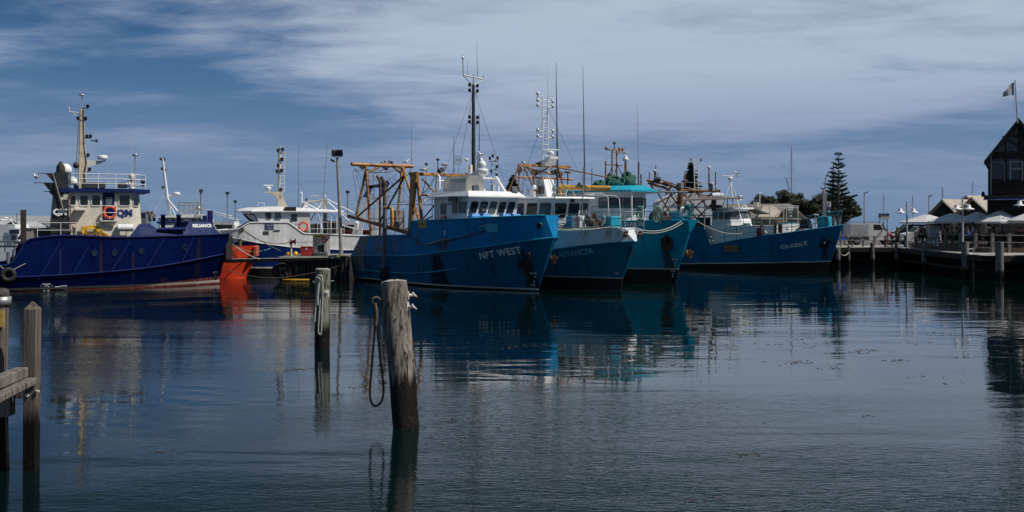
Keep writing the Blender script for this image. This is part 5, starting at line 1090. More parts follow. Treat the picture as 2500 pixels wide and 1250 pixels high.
obj('windlass', MB().box((16.9, -.2, 3.9), (.9, 1.2, .9)).lathe((16.6, -.2, 4.2), [(.45, -.5), (.45, -.42), (.2, -.4), (.2, .4), (.45, .42), (.45, .5)], 14, (0, 1, 0)), mat('maroon_machinery', (.06, .02, .02), .6, rust=.3), S.e, bevel=.02)
obj('life_hood', MB().torus((18.9, -.25, 4.55), .28, .12, (1, .4, 0), 16, 8), WHITE, S.e)
def hank(B, p, h_, label, m_=ROPEG, n_=9, w=.3):
    e = thing('rope_hank', label, 'rope', B.W(p)); rnd = random.Random(int(p[0]*100)); mb = MB(); P = B.W(p)
    for k in range(n_):
        dx = rnd.uniform(-w, w)*.6; ww = rnd.uniform(.08, w*.6); hh = h_*rnd.uniform(.7, 1.)
        ring = [P+Vector((dx+ww*math.sin(a)*(1 if a > 3.14 else .8), rnd.uniform(-.05, .05), -hh/2+hh/2*math.cos(a))) for a in [6.283*i/14 for i in range(15)]]
        mb.tube(ring, .024, 5)
    for k in range(3): mb.torus(P+Vector((0, 0, -.08-.06*k)), w*.4, .03, (0, .2, 1), 12, 5)
    obj('coil', mb, m_, e); return e
hank(S, RB[3]+Vector((.25, -.05, 1.)), 1.2, 'green rope hank hung on the rail below the black windows of the turquoise trawler')
hank(S, RB[4]+Vector((.2, -.05, 1.)), 1.15, 'pale green rope hank hung on the rail beside the maroon winch of the turquoise trawler', mat('pale_green_rope', (.3, .4, .33), .9, var=.3), 10, .42)
hank(S, RB[6]+Vector((-.1, -.06, 1.1)), 1.3, 'teal rope bundle hung at the very bow rail of the turquoise trawler', mat('teal_rope', (.03, .2, .2), .9, var=.3), 10, .35)
hank(S, S.P(1449, 520, -2.45), .55, 'tan rope hank hung on the rail left of the turquoise trawler windows', mat('tan_rope', (.3, .18, .09), .9, var=.3), 6, .16)
# roof gear
zR = z1+.42; um = S.U(1500, 0)
e = thing('fishing_net', 'dark green fishing net heaped on the turquoise wheelhouse roof', 'net', S.W((um+.2, 0, zR)))
rnd = random.Random(8); mb = MB()
def heap(c, rx, ry, rz):
    n_, k_ = 22, 9; vs = []
    for i in range(k_+1):
        for j in range(n_):
            a = 6.283*j/n_; b = math.pi/2*i/k_; rr = 1+.16*math.sin(3*a+i)+.14*rnd.uniform(-1, 1)
            lx = rx*math.cos(a)*math.cos(b)*rr; ly = ry*math.sin(a)*math.cos(b)*rr; lz = rz*math.sin(b)*rr
            vs.append(S.W((c[0]+lx, c[1]+ly, c[2]+lz)))
    mb.add(vs, [(i*n_+j, i*n_+(j+1) % n_, (i+1)*n_+(j+1) % n_, (i+1)*n_+j) for i in range(k_) for j in range(n_)], 0, True)
heap((um-.2, -1.1, zR-.25), .9, .9, .55); heap((um+.2, -.2, zR-.12), .8, .9, .75); heap((um+.7, .55, zR-.12), .7, .75, .95); heap((um+.1, .9, zR-.2), .6, .6, .8)
obj('heap', mb, NETG, e)
rn = MB()
for k in range(10):
    c = S.W((um+rnd.uniform(.4, 1.2), rnd.uniform(-1.5, 1.1), zR+rnd.uniform(.1, .4))); rn.torus(c, rnd.uniform(.18, .36), .022, (rnd.uniform(-.5, .5), -1, rnd.uniform(-.5, .5)), 14, 5)
obj('float_line', rn, ROPEG, e)
GT = OCHRE2
gl = S.P(1490, 440, -.3); zt1 = S.z(366, um, 0); mb = MB(); ladder(mb, (um, 0, zR-.3), (um, 0, zt1), (0, 1, 0), .42, .42, .055, .02)
mast = obj('ladder_mast', mb, GT, S.e)
mb = MB().tube([(um, -.75, zt1+.02), (um, .75, zt1-.02)], .05, 7).tube([(um, .2, zt1-.3), (um, .6, zt1-.05)], .08, 7).brk().tube([(um, -.72, S.z(402, um, 0)), (um, .72, S.z(404, um, 0))], .04, 7).brk()
for v in (-.75, .75, .45): mb.brk().lathe((um, v, zt1-.02), [(.07, 0), (.09, .02), (.09, .17), (.03, .22)], 8)
obj('crossarm', mb, GT, mast); cap_post(mast, (um, 0, zt1), .42, .035, .13, m=DARK)
obj('antenna_post', MB().tube([(um, -.8, zR-.2), (um, -.8, S.z(394, um, 0))], .055, 7), GT, S.e)
for v, t_ in ((-.15, -.85), (.25, -.3), (.25, 1.2)): obj('mast_brace', MB().tube([(um, v, S.z(402, um, 0)), (um, t_, zR)], .03, 6), DARK, S.e)
pr = Vector((um+.1, .95, zR-.2)); zq = S.z(398, um, 1.); obj('radar_post', MB().tube([pr, (pr.x, pr.y, zq)], .09, 8), GT, S.e); radar(S.e, (pr.x, pr.y, zq), (-.5, .6, .1), 1.2)
gull(S.W((pr.x, pr.y, zq+.52)), -.3, 'seagull standing on the radar bar above the green net heap')
obj('net_table', MB().box((um+.5, -.2, zR+.62), (.4, .8, .05)).tube([(um+.5, -.2, zR-.3), (um+.5, -.2, zR+.6)], .03, 6), DARK, S.e)
for x, y0, y1, r in ((1559, 395, 455, .06), (1565, 425, 455, .05), (1445, 412, 470, .03)): q = S.P(x, y1, .8); obj('antenna_post', MB().tube([q, (q.x, q.y, S.z(y0, q.x, q.y))], r, 7), GT if r > .05 else MASTB, S.e)
q = S.P(1558, 395, .8); whip(S.e, q, 4.2, None, .016, (0, -.1)); q = S.P(1563, 425, .8); whip(S.e, q, 4., FRAMEW, .01, (0, -.1)); q = S.P(1481, 394, -.6); whip(S.e, q, 2.2, FRAMEW, .012)
obj('awning_pole', MB().tube([S.P(1590, 468, 1.5), S.P(1680, 469, 3.2)], .06, 7).tube([S.P(1575, 460, 1.2), S.P(1668, 473, 3.)], .04, 7), STEEL, S.e)

# ---------------------------------------------------------------- 4: long low trawler on the right
C = Boat('trawler', 'dark blue trawler with long curved rail, low white wheelhouse and CA-DEN III on its bow', 'fishing boat', 2020, 661, 17, -33, GRP)
BL4 = hull_mat('dark_blue_hull_paint', (.003, .128, .265), .5, wear=.2, streak=.4, wearcol=(.012, .10, .16), stains=[(16.9, .2, 2.2, .6, (.02, .015, .012), .8, 0.), (7.2, .06, 1.8, .2, (.07, .035, .018), .6, 0), (10.6, .05, 2.1, .4, (.085, .04, .018), .6, 0), (13.1, .05, 2.4, .5, (.06, .04, .03), .6, 0), (6.0, .2, 3.2, .6, (.01, .05, .08), .5, 0)])
def cz(px, py, v): q = C.P(px, py, v); return q
ub = cz(2058, 549, 0); zB = ub.z; t_ = [(x, y) for x, y in ()]
def ut(u): return (u+.2)/(ub.x+.2)
us = C.U(1733, -2.35); k0 = ut(us-.45); k1 = ut(us+.12)
keys = [(0, cz(1660, 556, -2.35).z), (k0, cz(1718, 555, -2.35).z), (k1, cz(1733, 599, -2.35).z)]
for (x, y, v) in ((1800, 585, -2.4), (1870, 575, -2.2), (1950, 565, -1.5), (2010, 556, -.8)): q = cz(x, y, v); keys.append((ut(q.x), q.z))
keys.append((1, zB)); keys = tuple(keys)
build_hull(C, [
    (-.1, 16.7, [(0, 1.9), (.6, 2.1), (.85, 1.), (1, .02)], [(0, -.6), (1, -.6)], 1),
    (-.1, 17.25, [(0, 2.2), (.6, 2.3), (.8, 1.55), (.92, .7), (1, .02)], [(0, .2), (1, .72)], 2),
    (-.1, 17.3, [(0, 2.2), (.6, 2.3), (.8, 1.58), (.92, .72), (1, .02)], [(0, .28), (1, .82)], 0),
    (-.2, ub.x, [(0, 2.35), (.55, 2.4), (.75, 2.15), (.88, 1.4), (.96, .6), (1, .12)], keys, 0)],
    [BL4, BLKB, LINE], n=110, deckz=lambda u: 1.5+max(0, u-10)*.2, deckmat=DECKM)
for sd in (-1, 1): obj('gunwale', MB().tube([(x, sd*(y+.01), z) for x, y, z in C.rows[3]], .05, 6), mat('blue_gunwale', (.012, .2, .32), .45, var=.2, streak=.4), C.e)
q = [C.hit(x, y) for x, y in ((1660, 622), (1745, 620), (1830, 615), (1893, 602))]; hull_line(C, [(p.x, p.z) for p in q], .04, BL4)
C.text('CA-DEN', 1932, 604, .40, LETW, slope=.14, bold=.014, spacing=1.15); C.text('III', 1966, 596, .36, LETW, slope=.14, spacing=.8, bold=.008)
iii = MB(); c = C.hit(1966, 598)
for dz in (-.02, .25):
    a, _ = C.hull_pt(c.x-.17, c.z+dz, -1, .015); b, _ = C.hull_pt(c.x+.17, c.z+dz+.05, -1, .015); iii.tube([a, b], .018, 4)
obj('lettering', iii, LETW, C.e)
p = C.hit(1785, 607); h, n = C.hull_pt(p.x, p.z, -1, .02); obj('number_plate', MB().box(h, (1.2, .03, .44), rz=math.atan2(n.x, -n.y)*-1 if False else 0), mat('orange_brown_plate', (.40, .19, .04), .6, var=.3, rust=.3), C.e); put_text('lettering', 'LFBG350', .36, h+Vector((0, -.017, -.13)), (1, 0, 0), (0, 0, 1), BLET, C.e, off=.006, bold=.008)
ah = C.hit(2011, 592); h, n = C.hull_pt(ah.x, ah.z, -1, 0); anchor(C.e, h, (1, 0, 0), n, .95, m=mat('black_iron', (.012, .011, .011), .75, var=.5, scale=6)); obj('anchor_eye', MB().lathe(h+n*.2, [(.06, 0), (.05, .03), (.01, .03)], 10, n), STEEL, C.e)
# cabin trunk
vc = -1.75; cA = C.U(1718, vc); cF = C.U(1945, vc*.4); zc = C.z(552, cA+4, vc); ze = C.z(546, cF, 0)
PB = [(cA, vc), (cA+6.2, vc), (cF-.6, -.9), (cF, 0), (cF-.6, .9), (cA+6.2, -vc), (cA, -vc)]
zt = [zc+.05, zc+.05, ze, ze, ze, zc+.05, zc+.05]
obj('cabin_trunk', MB().loft([(x, y, 1.4) for x, y in PB], [(x, y, z) for (x, y), z in zip(PB, zt)]), WHITE, C.e)
obj('cabin_trunk_roof', MB().loft([(x-.1, y*1.03, z+.02) for (x, y), z in zip(PB[1:6], zt[1:6])], [(x-.1, y*1.03, z+.09) for (x, y), z in zip(PB[1:6], zt[1:6])]), mat('teal_cover', (.02, .22, .28), .5), C.e)
uA = C.U(1738, vc+.15); uF = C.U(1786, vc+.15); zw1 = C.z(510, uF, -1.5)
W0 = [(uA, -1.6), (uF, -1.6), (uF+.75, -.95), (uF+1.05, 0.1), (uF+.85, 1.05), (uF+.2, 1.7), (uA, 1.7)]
W1 = [(uA, -1.6), (uF-.2, -1.6), (uF+.38, -.95), (uF+.68, .1), (uF+.5, 1.05), (uF-.1, 1.7), (uA, 1.7)]
obj('wheelhouse', MB().loft([(x, y, zc) for x, y in W0], [(x, y, zw1) for x, y in W1]), WHITE, C.e)
RF = [(uA-.25, -1.9), (uF-.1, -1.9), (uF+.7, -1.2), (uF+1.1, .1), (uF+.9, 1.4), (uF+.1, 2.0), (uA-.25, 2.0)]
obj('roof', MB().loft([(x, y, zw1-.01) for x, y in RF], [(x, y, zw1+.12) for x, y in RF]), WHITE, C.e, bevel=.02)
for x0, x1 in ((1741, 1752), (1755, 1766), (1769, 1784)): swin(C, x0, x1, 518, 535, -1.6, GLASS2 if x0 < 1760 else GLASS)
for i in range(1, 5):
    (x0, y0), (x1, y1) = W0[i], W0[i+1]; (X0, Y0), (X1, Y1) = W1[i], W1[i+1]; f, n = fwall(C, (x0, y0, zc), (x1, y1, zc), (X0, Y0, zw1), (X1, Y1, zw1))
    fwins(C, f, n, [(.08, .47), (.53, .92)] if i in (1, 2) else [(.06, .94)], .45, .86, mat('grey_window_glass', (.10, .12, .14), .12, var=.3), fr=GASK, r=.06, fw=.03)
put_text('lettering', 'LFBG350', .17, C.P(1754, 516, -1.6), (1, 0, 0), (0, 0, 1), DARK, C.e, off=.013)
obj('visor', MB().loft([(uF-.1, 2.0, zw1), (uF+1.1, .9, zw1), (uF+2.3, 1.3, zw1-.45), (uF+.6, 2.7, zw1-.45)], [(uF-.1, 2.0, zw1+.05), (uF+1.1, .9, zw1+.05), (uF+2.3, 1.3, zw1-.4), (uF+.6, 2.7, zw1-.4)]), mat('grey_visor', (.12, .12, .11), .6), C.e)
# steps, rails
for i in range(4): q = C.P(1726+i*5, 566+i*11, -2.1); obj('step', MB().box(q, (.5, .4, .06)), WORN, C.e)
RB = []
for x, y in ((1768, 591), (1797, 586), (1828, 581), (1862, 576), (1894, 571), (1932, 566), (1975, 560), (2008, 557), (2046, 551)): 
    q = C.hit(x, y+3); RB.append(Vector((q.x, q.y+.1, interp([(C.rows[3][i][0], C.rows[3][i][2]) for i in range(0, len(C.rows[3]), 2)], q.x)+.02)))
rail(C.e, RB, (.42, .85, 1.12), RAILT, .024, name='side_rail', pr=.03)
obj('side_rail', MB().tube([RB[0]+Vector((0, 0, 1.12)), RB[0]+Vector((-1., 0, .95))], .024, 6).tube([RB[0]+Vector((0, 0, .42)), RB[0]+Vector((-1., 0, .3))], .024, 6).tube([C.P(1722, 570, -2.3), C.P(1733, 600, -2.3)], .03, 6).tube([C.P(1714, 530, -2.2), C.P(1728, 592, -2.3)], .03, 6), RAILT, C.e)
obj('bow_rail', MB().tube([RB[-1]+Vector((0, 0, 1.12)), RB[-1]+Vector((.2, .3, 1.12)), RB[-1]+Vector((-.6, .9, 1.1)), RB[-1]+Vector((-2., 1.5, 1.05))], .03, 6).tube([RB[-1]+Vector((.1, .3, 0)), RB[-1]+Vector((.2, .3, 1.12))], .03, 6), RAILT, C.e)
p = RB[-2]; obj('bow_locker', MB().box((p.x-.1, .0, p.z+.45), (.9, 1.0, .85)), TURQ, C.e, bevel=.03)
obj('windlass', MB().lathe((p.x-1.6, -.1, p.z+.4), [(.3, -.45), (.3, -.38), (.14, -.36), (.14, .36), (.3, .38), (.3, .45)], 14, (0, 1, 0)).box((p.x-1.6, -.1, p.z+.1), (.8, .9, .4)), mat('black_windlass', (.02, .02, .02), .6, rust=.2), C.e, bevel=.02)
obj('swan_vent', MB().torus((p.x-3.2, -.9, p.z+.35), .2, .06, (0, 1, 0), 12, 8, 0, 0, 3.14).tube([(p.x-3.0, -.9, p.z+.35), (p.x-3., -.9, p.z-.4)], .06, 8), mat('rusty_red_pipe', (.2, .06, .03), .6, rust=.3), C.e)
obj('bow_mooring_post', MB().tube([(p.x-1., .5, p.z), (p.x-1., .5, p.z+1.)], .07, 8).lathe((p.x-1, .5, p.z+1.), [(.25, 0), (.25, .06), (.05, .1)], 12), WORN, C.e)
for x, y, w, h_ in ((1851, 568, .2, .75), (1858, 564, .14, .9), (1893, 556, .16, 1.0), (1905, 558, .3, .7)):
    q = C.P(x, y, -1.9); obj('winch_post', MB().box(q, (w, .2, h_)), mat('oxide_red', (.13, .03, .025), .6, rust=.2), C.e, bevel=.02)
for x in (1871, 1882): q = C.P(x, 569, -1.95); obj('fairlead_horn', MB().tube([q+Vector((-.15, 0, .2)), q+Vector((.1, 0, -.2))], .06, 8), WHITE, C.e)
obj('vent_cowl', MB().lathe(C.P(1925, 562, -1.6), [(.2, 0), (.2, .12), (.12, .16)], 12), WORN, C.e)
rail(C.e, [C.P(x, 549, -1.7) for x in (1775, 1815, 1841, 1860)], (.25, .55), GR, .018, name='trunk_rail')
hank(C, C.P(1822, 545, -1.3), .35, 'green rope draped along the front of the low white wheelhouse', ROPEG, 8, .5)
# radar tripod
rt = C.P(1783, 443, 0); zR = zw1+.12; tr = MB()
for x, y, v in ((1764, 508, -.8), (1806, 508, .9), (1791, 508, -.4)): q = C.P(x, y, v); tr.tube([Vector((rt.x, 0, rt.z)), Vector((q.x, v, zR))], .05 if x > 1780 else .035, 7)
tp = obj('radar_tripod', tr, WHITE, C.e); radar(C.e, (rt.x, 0, rt.z), (.75, .66, .12), 1.45)
q = C.P(1796, 430, .4); gull(C.W((rt.x+.45, .4, rt.z+.53)), 2.9, 'seagull standing on the right end of the long radar bar of the low wheelhouse')
obj('antenna_arm', MB().tube([C.P(1776, 482, 0), C.P(1808, 480, 0)], .03, 6).lathe(C.P(1806, 479, 0), [(.2, 0), (.2, .05), (.03, .07)], 12).lathe(C.P(1807, 490, .2), [(.03, 0), (.18, .05), (.16, .12), (.02, .16)], 12), WHITE, tp)
e = thing('lifebuoy', 'white lifebuoy lying on the low wheelhouse roof by the radar tripod', 'lifebuoy', C.W(C.P(1817, 506, .6))); obj('ring', MB().torus(C.W(C.P(1817, 506, .6)), .17, .06, (-.3, -1, .2), 16, 8), WHITE, e)
cap_post(C.e, C.P(1855, 505, 1.3), 1.1, .035, .1, m=WHITE); obj('roof_cabinet', MB().box(C.P(1846, 500, 1.4), (.35, .35, .4)), CREAM, C.e, bevel=.02)
obj('exhaust_box', MB().box(C.P(1748, 509, -.3)+Vector((0, 0, .15)), (.9, .6, .3)), BLACK, C.e, bevel=.03)
for x in (1650, 1668): pass
rail(C.e, [C.P(1690, 556, -2.3), C.P(1712, 555, -2.3), C.P(1722, 556, -2.3)], (.4, .8), DARK, .02, name='poop_rail')
obj('poop_clutter', MB().box(C.P(1700, 548, -1.5), (1.6, 1.2, .7)).box(C.P(1718, 545, -1.2), (.8, 1.0, 1.0)), mat('dark_gear', (.03, .03, .03), .7, var=.4), C.e, bevel=.05)
# canopy on posts over the stern
cz0 = C.z(490, 4, 0); can = [C.P(1665, 489, -2.), C.P(1815, 483, -1.2), C.P(1815, 480, 2.), C.P(1690, 482, 3.)]
# ================================================================ the wharf on the right, its terrace and what stands on it
ZD = 1.65
def gx(px, Y): return (px-1250)*Y/FPX
GRAVEL = mat('wharf_paving', (.26, .24, .22), .9, var=.2, scale=.5)
e1 = (gx(1960, 96), 96); e2 = (gx(2190, 95.5), 95.5); e3 = (gx(2402, 73), 73); e4 = (75., 72.5)
struct(obj('wharf_ground', MB().add([(18, 104, ZD-.02), (75, 104, ZD-.02), (110, 152, ZD-.02), (17, 152, ZD-.02), (14, 118, ZD-.02)], [(0, 1, 2, 3, 4)]), mat('car_park_asphalt', (.11, .105, .10), .9, var=.25, scale=.4)))
wh = thing('wharf', 'long timber wharf with pale boardwalk, dark underside and tall grey piles', 'wharf', (e2[0], e2[1], 0))
PLK = bpy.data.materials.new('boardwalk_planks'); PLK.use_nodes = True; nt = PLK.node_tree; b = nt.nodes['Principled BSDF']
tc = nd(nt, 'ShaderNodeTexCoord').outputs['Object']; sp = nd(nt, 'ShaderNodeSeparateXYZ', {0: tc})
fr_ = mth(nt, 'FRACT', mth(nt, 'MULTIPLY', sp.outputs[0], 6.5)); pid = mth(nt, 'FLOOR', mth(nt, 'MULTIPLY', sp.outputs[0], 6.5))
wn = nd(nt, 'ShaderNodeTexWhiteNoise', {'W': pid}, noise_dimensions='1D').outputs[0]
c = mixc(nt, wn, (.26, .24, .22), (.42, .39, .36)); c = mixc(nt, mth(nt, 'LESS_THAN', fr_, .08), c, (.03, .03, .03)); nt.links.new(c, b.inputs['Base Color']); b.inputs['Roughness'].default_value = .85
poly = [(e1[0], e1[1]), (e2[0], e2[1]), (e3[0], e3[1]), e4, (75, 104), (e1[0], 104)]
obj('deck', MB().loft([(x, y, ZD-.12) for x, y in poly], [(x, y, ZD) for x, y in poly]), PLK, wh)
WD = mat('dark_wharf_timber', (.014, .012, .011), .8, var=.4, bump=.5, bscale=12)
eb = MB()
for (a, c_) in ((e1, e2), (e2, e3), (e3, e4)):
    d = Vector((c_[0]-a[0], c_[1]-a[1], 0)); n = Vector((d.y, -d.x, 0)).normalized(); A3 = Vector((*a, 0)); B3 = Vector((*c_, 0)); o = n*.004
    eb.brk().prism([A3+o+Vector((0, 0, ZD-.42)), B3+o+Vector((0, 0, ZD-.42)), B3+o+Vector((0, 0, ZD-.015)), A3+o+Vector((0, 0, ZD-.015))], n*.16)
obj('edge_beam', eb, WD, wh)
iw = [(e1[0], e1[1]+3), (e2[0]+2.5, e2[1]+2.2), (e3[0]+2.5, e3[1]+2.5), (75, 75.5)]
mbw = MB()
for a, c_ in zip(iw, iw[1:]): mbw.add([(*a, -1), (*c_, -1), (*c_, ZD-.15), (*a, ZD-.15)], [(0, 1, 2, 3)])
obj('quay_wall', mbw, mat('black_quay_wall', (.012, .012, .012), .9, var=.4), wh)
wpm = woodmat('wharf_pile_wood', (.25, .24, .235), (.13, .125, .12), 0, .62, .2)
def pile(px, Y, ytop, r=.2, yb=None):
    x = gx(px, Y); zt = CAMZ+(HOR-ytop)*Y/FPX; mb = MB().tube([(x, Y, -1.), (x+random.uniform(-.03, .03), Y, zt)], [r*1.02, r], 12); obj('pile', mb, wpm, wh)
for a in ((2130, 95.6, 593), (2190, 95., 592), (2257, 86.8, 589, .23), (2357, 76.2, 590, .25), (2440, 72.6, 590, .27), (2072, 95.7, 600, .12), (2046, 95.7, 604, .2), (2520, 72.4, 590, .27)): pile(*a)
random.seed(11)
for k in range(16):
    t = random.random(); 
    Yb = 98.5 if k < 7 else random.uniform(75.5, 90); xb = random.uniform(29, 36) if k < 7 else gx(2400, 73)+random.uniform(1.2, 10)
    obj('pile', MB().tube([(xb, Yb, -1), (xb, Yb, ZD-.15)], .16, 8), WD, wh)
for a, c_ in ((e1, e2), (e2, e3), (e3, e4)): obj('tie_beam', MB().tube([(a[0], a[1]+.35, .55), (c_[0]+.1, c_[1]+.35, .55)], .09, 6), WD, wh)
lx = gx(2366, 76.5); obj('ladder', ladder(MB(), (lx, 76.2, -.6), (lx, 76.2, ZD+.5), (1, .3, 0), .45, .35, .035, .02), STEEL, wh)
obj('underside_shade_strip', MB().add([(e3[0]+.4, 73.2, ZD-.6), (75, 72.8, ZD-.6), (75, 72.8, ZD-.44), (e3[0]+.4, 73.2, ZD-.44)], [(0, 1, 2, 3)]), WD, wh)  # dark strip added to stand for the shade below the wharf edge
# terrace the diners sit on
ZT = 2.02
tr_ = [(gx(2232, 92), 92), (gx(2400, 79.5), 79.5), (75, 79), (75, 103), (gx(2225, 103), 103)]
struct(obj('terrace', MB().loft([(x, y, ZD+.004) for x, y in tr_], [(x, y, ZT) for x, y in tr_]), mat('terrace_timber', (.10, .065, .05), .8, var=.3)))
# railings
RW = mat('grey_rail_timber', (.16, .145, .135), .85, var=.3)
def fence_run(name, pts, h, label, rails=(1., .62), group=None, z=ZD, r=.07):
    t = thing(name, label, 'railing', (*pts[0], z)); 
    for (x, y) in pts: obj('post', MB().box((x, y, z+h/2), (r*2, r*2, h)), RW, t)
    for k in rails: obj('rail', MB().tube([(x, y-.09, z+h*k-.04) for x, y in pts], .035, 6), RW, t)
    return t
fence_run('railing', [(gx(x, 98.), 98.) for x in (2030, 2052, 2080, 2107, 2134, 2161, 2209)], 1.02, 'post and rail fence along the wharf in front of the white utility truck')
fence_run('railing', [(gx(x, y), y) for x, y in ((2236, 91.6), (2309, 86), (2345, 83.2), (2382, 80.6), (2423, 79.3), (2464, 79.2), (2506, 79.1), (2560, 79))], 1.45, 'long railing of thick timber posts in front of the seated diners', (.92, .55), r=.11)
# menu board on the railing
q = at(2274, 593, 88.5); t = thing('sign_board', 'black menu board with white lettering fixed on the terrace railing', 'sign', (q.x, q.y, ZD))
ang = math.atan2(86-91.6, gx(2309, 86)-gx(2236, 91.6)); ux = Vector((math.cos(ang), math.sin(ang), 0)); ctr = Vector((q.x, q.y-.45, 2.25))
obj('board', MB().box(ctr, (2.25, .06, .75), rz=ang), mat('black_board', (.012, .013, .014), .5), t, bevel=.01); obj('frame', MB().box(ctr+Vector((0, 0, .42)), (2.35, .09, .07), rz=ang), RW, t)
put_text('lettering', 'Seafood', .36, ctr+ux*-.62+Vector((0, 0, -.1))+ux.cross(Vector((0, 0, 1)))*.032, ux, (0, 0, 1), LETW, t, shear=.2)
nn = ux.cross(Vector((0, 0, 1))); em = MB(); cc = ctr+ux*.2+nn*.05
em.add([cc+ux*.2*math.cos(a)+Vector((0, 0, .2*math.sin(a))) for a in [6.283*i/16 for i in range(16)]], [tuple(range(16))]); obj('emblem', em, mat('grey_emblem', (.35, .36, .36), .6), t)
for i in range(5): obj('text_line', MB().box(ctr+ux*.78+nn*.04+Vector((0, 0, .24-.12*i)), (.5, .012, .05), rz=ang), LETW, t)
# ---------------------------------------------------------------- dark restaurant with gable
RB_ = Boat('restaurant', 'tall dark timber restaurant with a glazed gable and balcony above the terrace', 'building', 2413, 665.3, 0, -25.5); bt = RB_.e; bt.location.z = 0
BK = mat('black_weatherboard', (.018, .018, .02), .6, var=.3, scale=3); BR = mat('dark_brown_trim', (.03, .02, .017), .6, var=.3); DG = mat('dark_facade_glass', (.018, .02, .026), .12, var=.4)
def zb(py, u=0., v=0.): return RB_.z(py, u, v)
xm = RB_.U(2487, 0); xr = 2*xm; xl = 0.; ze_ = zb(381); zr_ = zb(289, xm); dep = 13.
ROOFM = mat('tan_metal_roof', (.40, .34, .28), .5, var=.1, dirt=.15)
obj('wall', MB().prism([(xl, .3, zb(490)), (xr, .3, zb(490)), (xr, .3, ze_), (xm, .3, zr_-.15), (xl, .3, ze_)], (0, dep, 0)), BK, bt)
ov = .3; sl = (zr_-ze_)/(xm-xl); rf = MB(); br = MB()
for sg in (-1, 1):
    xe = xm+sg*(xm-xl+ov); zz = ze_-sl*ov; a = Vector((xm, -.5, zr_)); b_ = Vector((xe, -.5, zz)); rf.brk().prism([a, b_, b_+Vector((0, 0, -.16)), a+Vector((0, 0, -.2))] if sg < 0 else [b_, a, a+Vector((0, 0, -.2)), b_+Vector((0, 0, -.16))], (0, dep+.8, 0))
    br.brk().prism([(xm, -.56, zr_-.02), (xe, -.56, zz-.02), (xe, -.56, zz-.3), (xm, -.56, zr_-.36)], (0, .055, 0))
obj('roof', rf, ROOFM, bt); obj('bargeboard', br, BR, bt)
def facade(px, py): return RB_.P(px, py, .27)
def pan(name, x0, x1, y0, y1, m_, d=.02, parent=None):
    a = facade(x0, y1); b = facade(x1, y0); return obj(name, MB().box(((a.x+b.x)/2, .29-d, (a.z+b.z)/2), (b.x-a.x, .04, b.z-a.z)), m_, parent or bt)
for x0, x1 in ((2420, 2453), (2457, 2492), (2496, 2540)): w_ = pan('window', x0, x1, 386, 438, BR); pan('pane', x0+1.5, x1-1.5, 388, 437, DG, .045, w_)
obj('gable_pane', MB().add([RB_.P(2423, 371, .25), RB_.P(2484, 369, .25), RB_.P(2484, 308, .25)], [(0, 1, 2)]), DG, bt)
fm = MB()
for (x0, y0, x1, y1, r) in ((2416, 377, 2570, 366, .09), (2455, 374, 2455, 472, .07), (2494, 374, 2494, 472, .07), (2447, 335, 2487, 330, .07), (2449, 336, 2487, 356, .07), (2427, 370, 2456, 339, .06), (2455, 375, 2455, 342, .06), (2487, 303, 2487, 372, .07), (2416, 447, 2570, 442, .05), (2416, 455, 2570, 451, .04), (2416, 473, 2570, 471, .07)):
    fm.brk().tube([facade(x0, y0)+Vector((0, -.1, 0)), facade(x1, y1)+Vector((0, -.1, 0))], r, 6)
obj('facade_beam', fm, BR, bt); obj('gable_ring', MB().torus(facade(2493, 323)+Vector((0, -.15, 0)), .5, .06, (0, 1, 0), 20, 6), BR, bt)
a = facade(2416, 472); b_ = facade(2570, 457); obj('balcony_panel', MB().box(((a.x+b_.x)/2, .1, (a.z+b_.z)/2), (b_.x-a.x, .05, .5)), mat('wicker_panel', (.045, .03, .022), .8, var=.4, scale=6), bt)
for x, m_ in ((.02, BR), (.2, mat('pale_corner_post', (.26, .28, .3), .5))): obj('corner_post', MB().box((x, .05, (zb(381)+zb(480))/2), (.1, .1, zb(381)-zb(480))), m_, bt)
for (x0, x1, y0, y1) in ((2421, 2453, 396, 442), (2467, 2496, 395, 440)):
    bl = MB()
    for a, c_ in (((x0, y0), (x1, y0)), ((x0, y0), (x0, y1)), ((x1, y0), (x1, y1))): bl.tube([facade(*a)+Vector((0, -.16, 0)), facade(*c_)+Vector((0, -.16, 0))], .022 if x0 < 2450 else .035, 5)
    obj('blind_frame', bl, FRAMEW if x0 > 2450 else STEEL, bt)
obj('furled_blind', MB().tube([facade(2469, 414)+Vector((0, -.25, 0)), facade(2496, 412)+Vector((0, -.25, 0))], .08, 8), mat('grey_canvas_roll', (.3, .3, .3), .8), bt)
obj('balcony_slab', MB().box((xm+1, .9, zb(482)), (xr+2.6, 4, .3)), BK, bt, bevel=.01)
obj('blue_light_strip', MB().tube([(-.35, -1.15, zb(488)), (xr, -1.15, zb(488))], .035, 6), mat('blue_strip', (.12, .14, .5), .4), bt)
obj('awning_fascia', MB().box((xm+1, 1.6, zb(500)), (xr+2.2, .2, .9)), BK, bt)
obj('ground_floor_wall', MB().box((xm+2.6, 4.2, 3.1), (xr+5.2, .3, 2.7)), mat('beige_render', (.30, .27, .245), .8, var=.1), bt)
obj('ground_floor_shadow_wall', MB().box((xm+2., 4.0, 5.0), (xr+4, .2, 1.6)), BK, bt)  # black colour stands for the shade inside the recess above the beige wall
obj('veranda_post', MB().box((.0, .9, (ZT+zb(490))/2), (.2, .2, zb(490)-ZT)), BK, bt); obj('chimney_cowl', MB().lathe((-.4, 1., zb(480)), [(.12, 0), (.14, .25), (.07, .42)], 10), BK, bt)
YB = RB_.w(xm, 0)[1]
fp = at(2484, 300, YB-.75); t = thing('flagpole', 'leaning flagpole with small grey and white flag above the restaurant gable', 'flagpole', fp)
tp = at(2478, 195, YB-.6); obj('pole', MB().tube([fp, tp], [.06, .035], 8), STEEL, t)
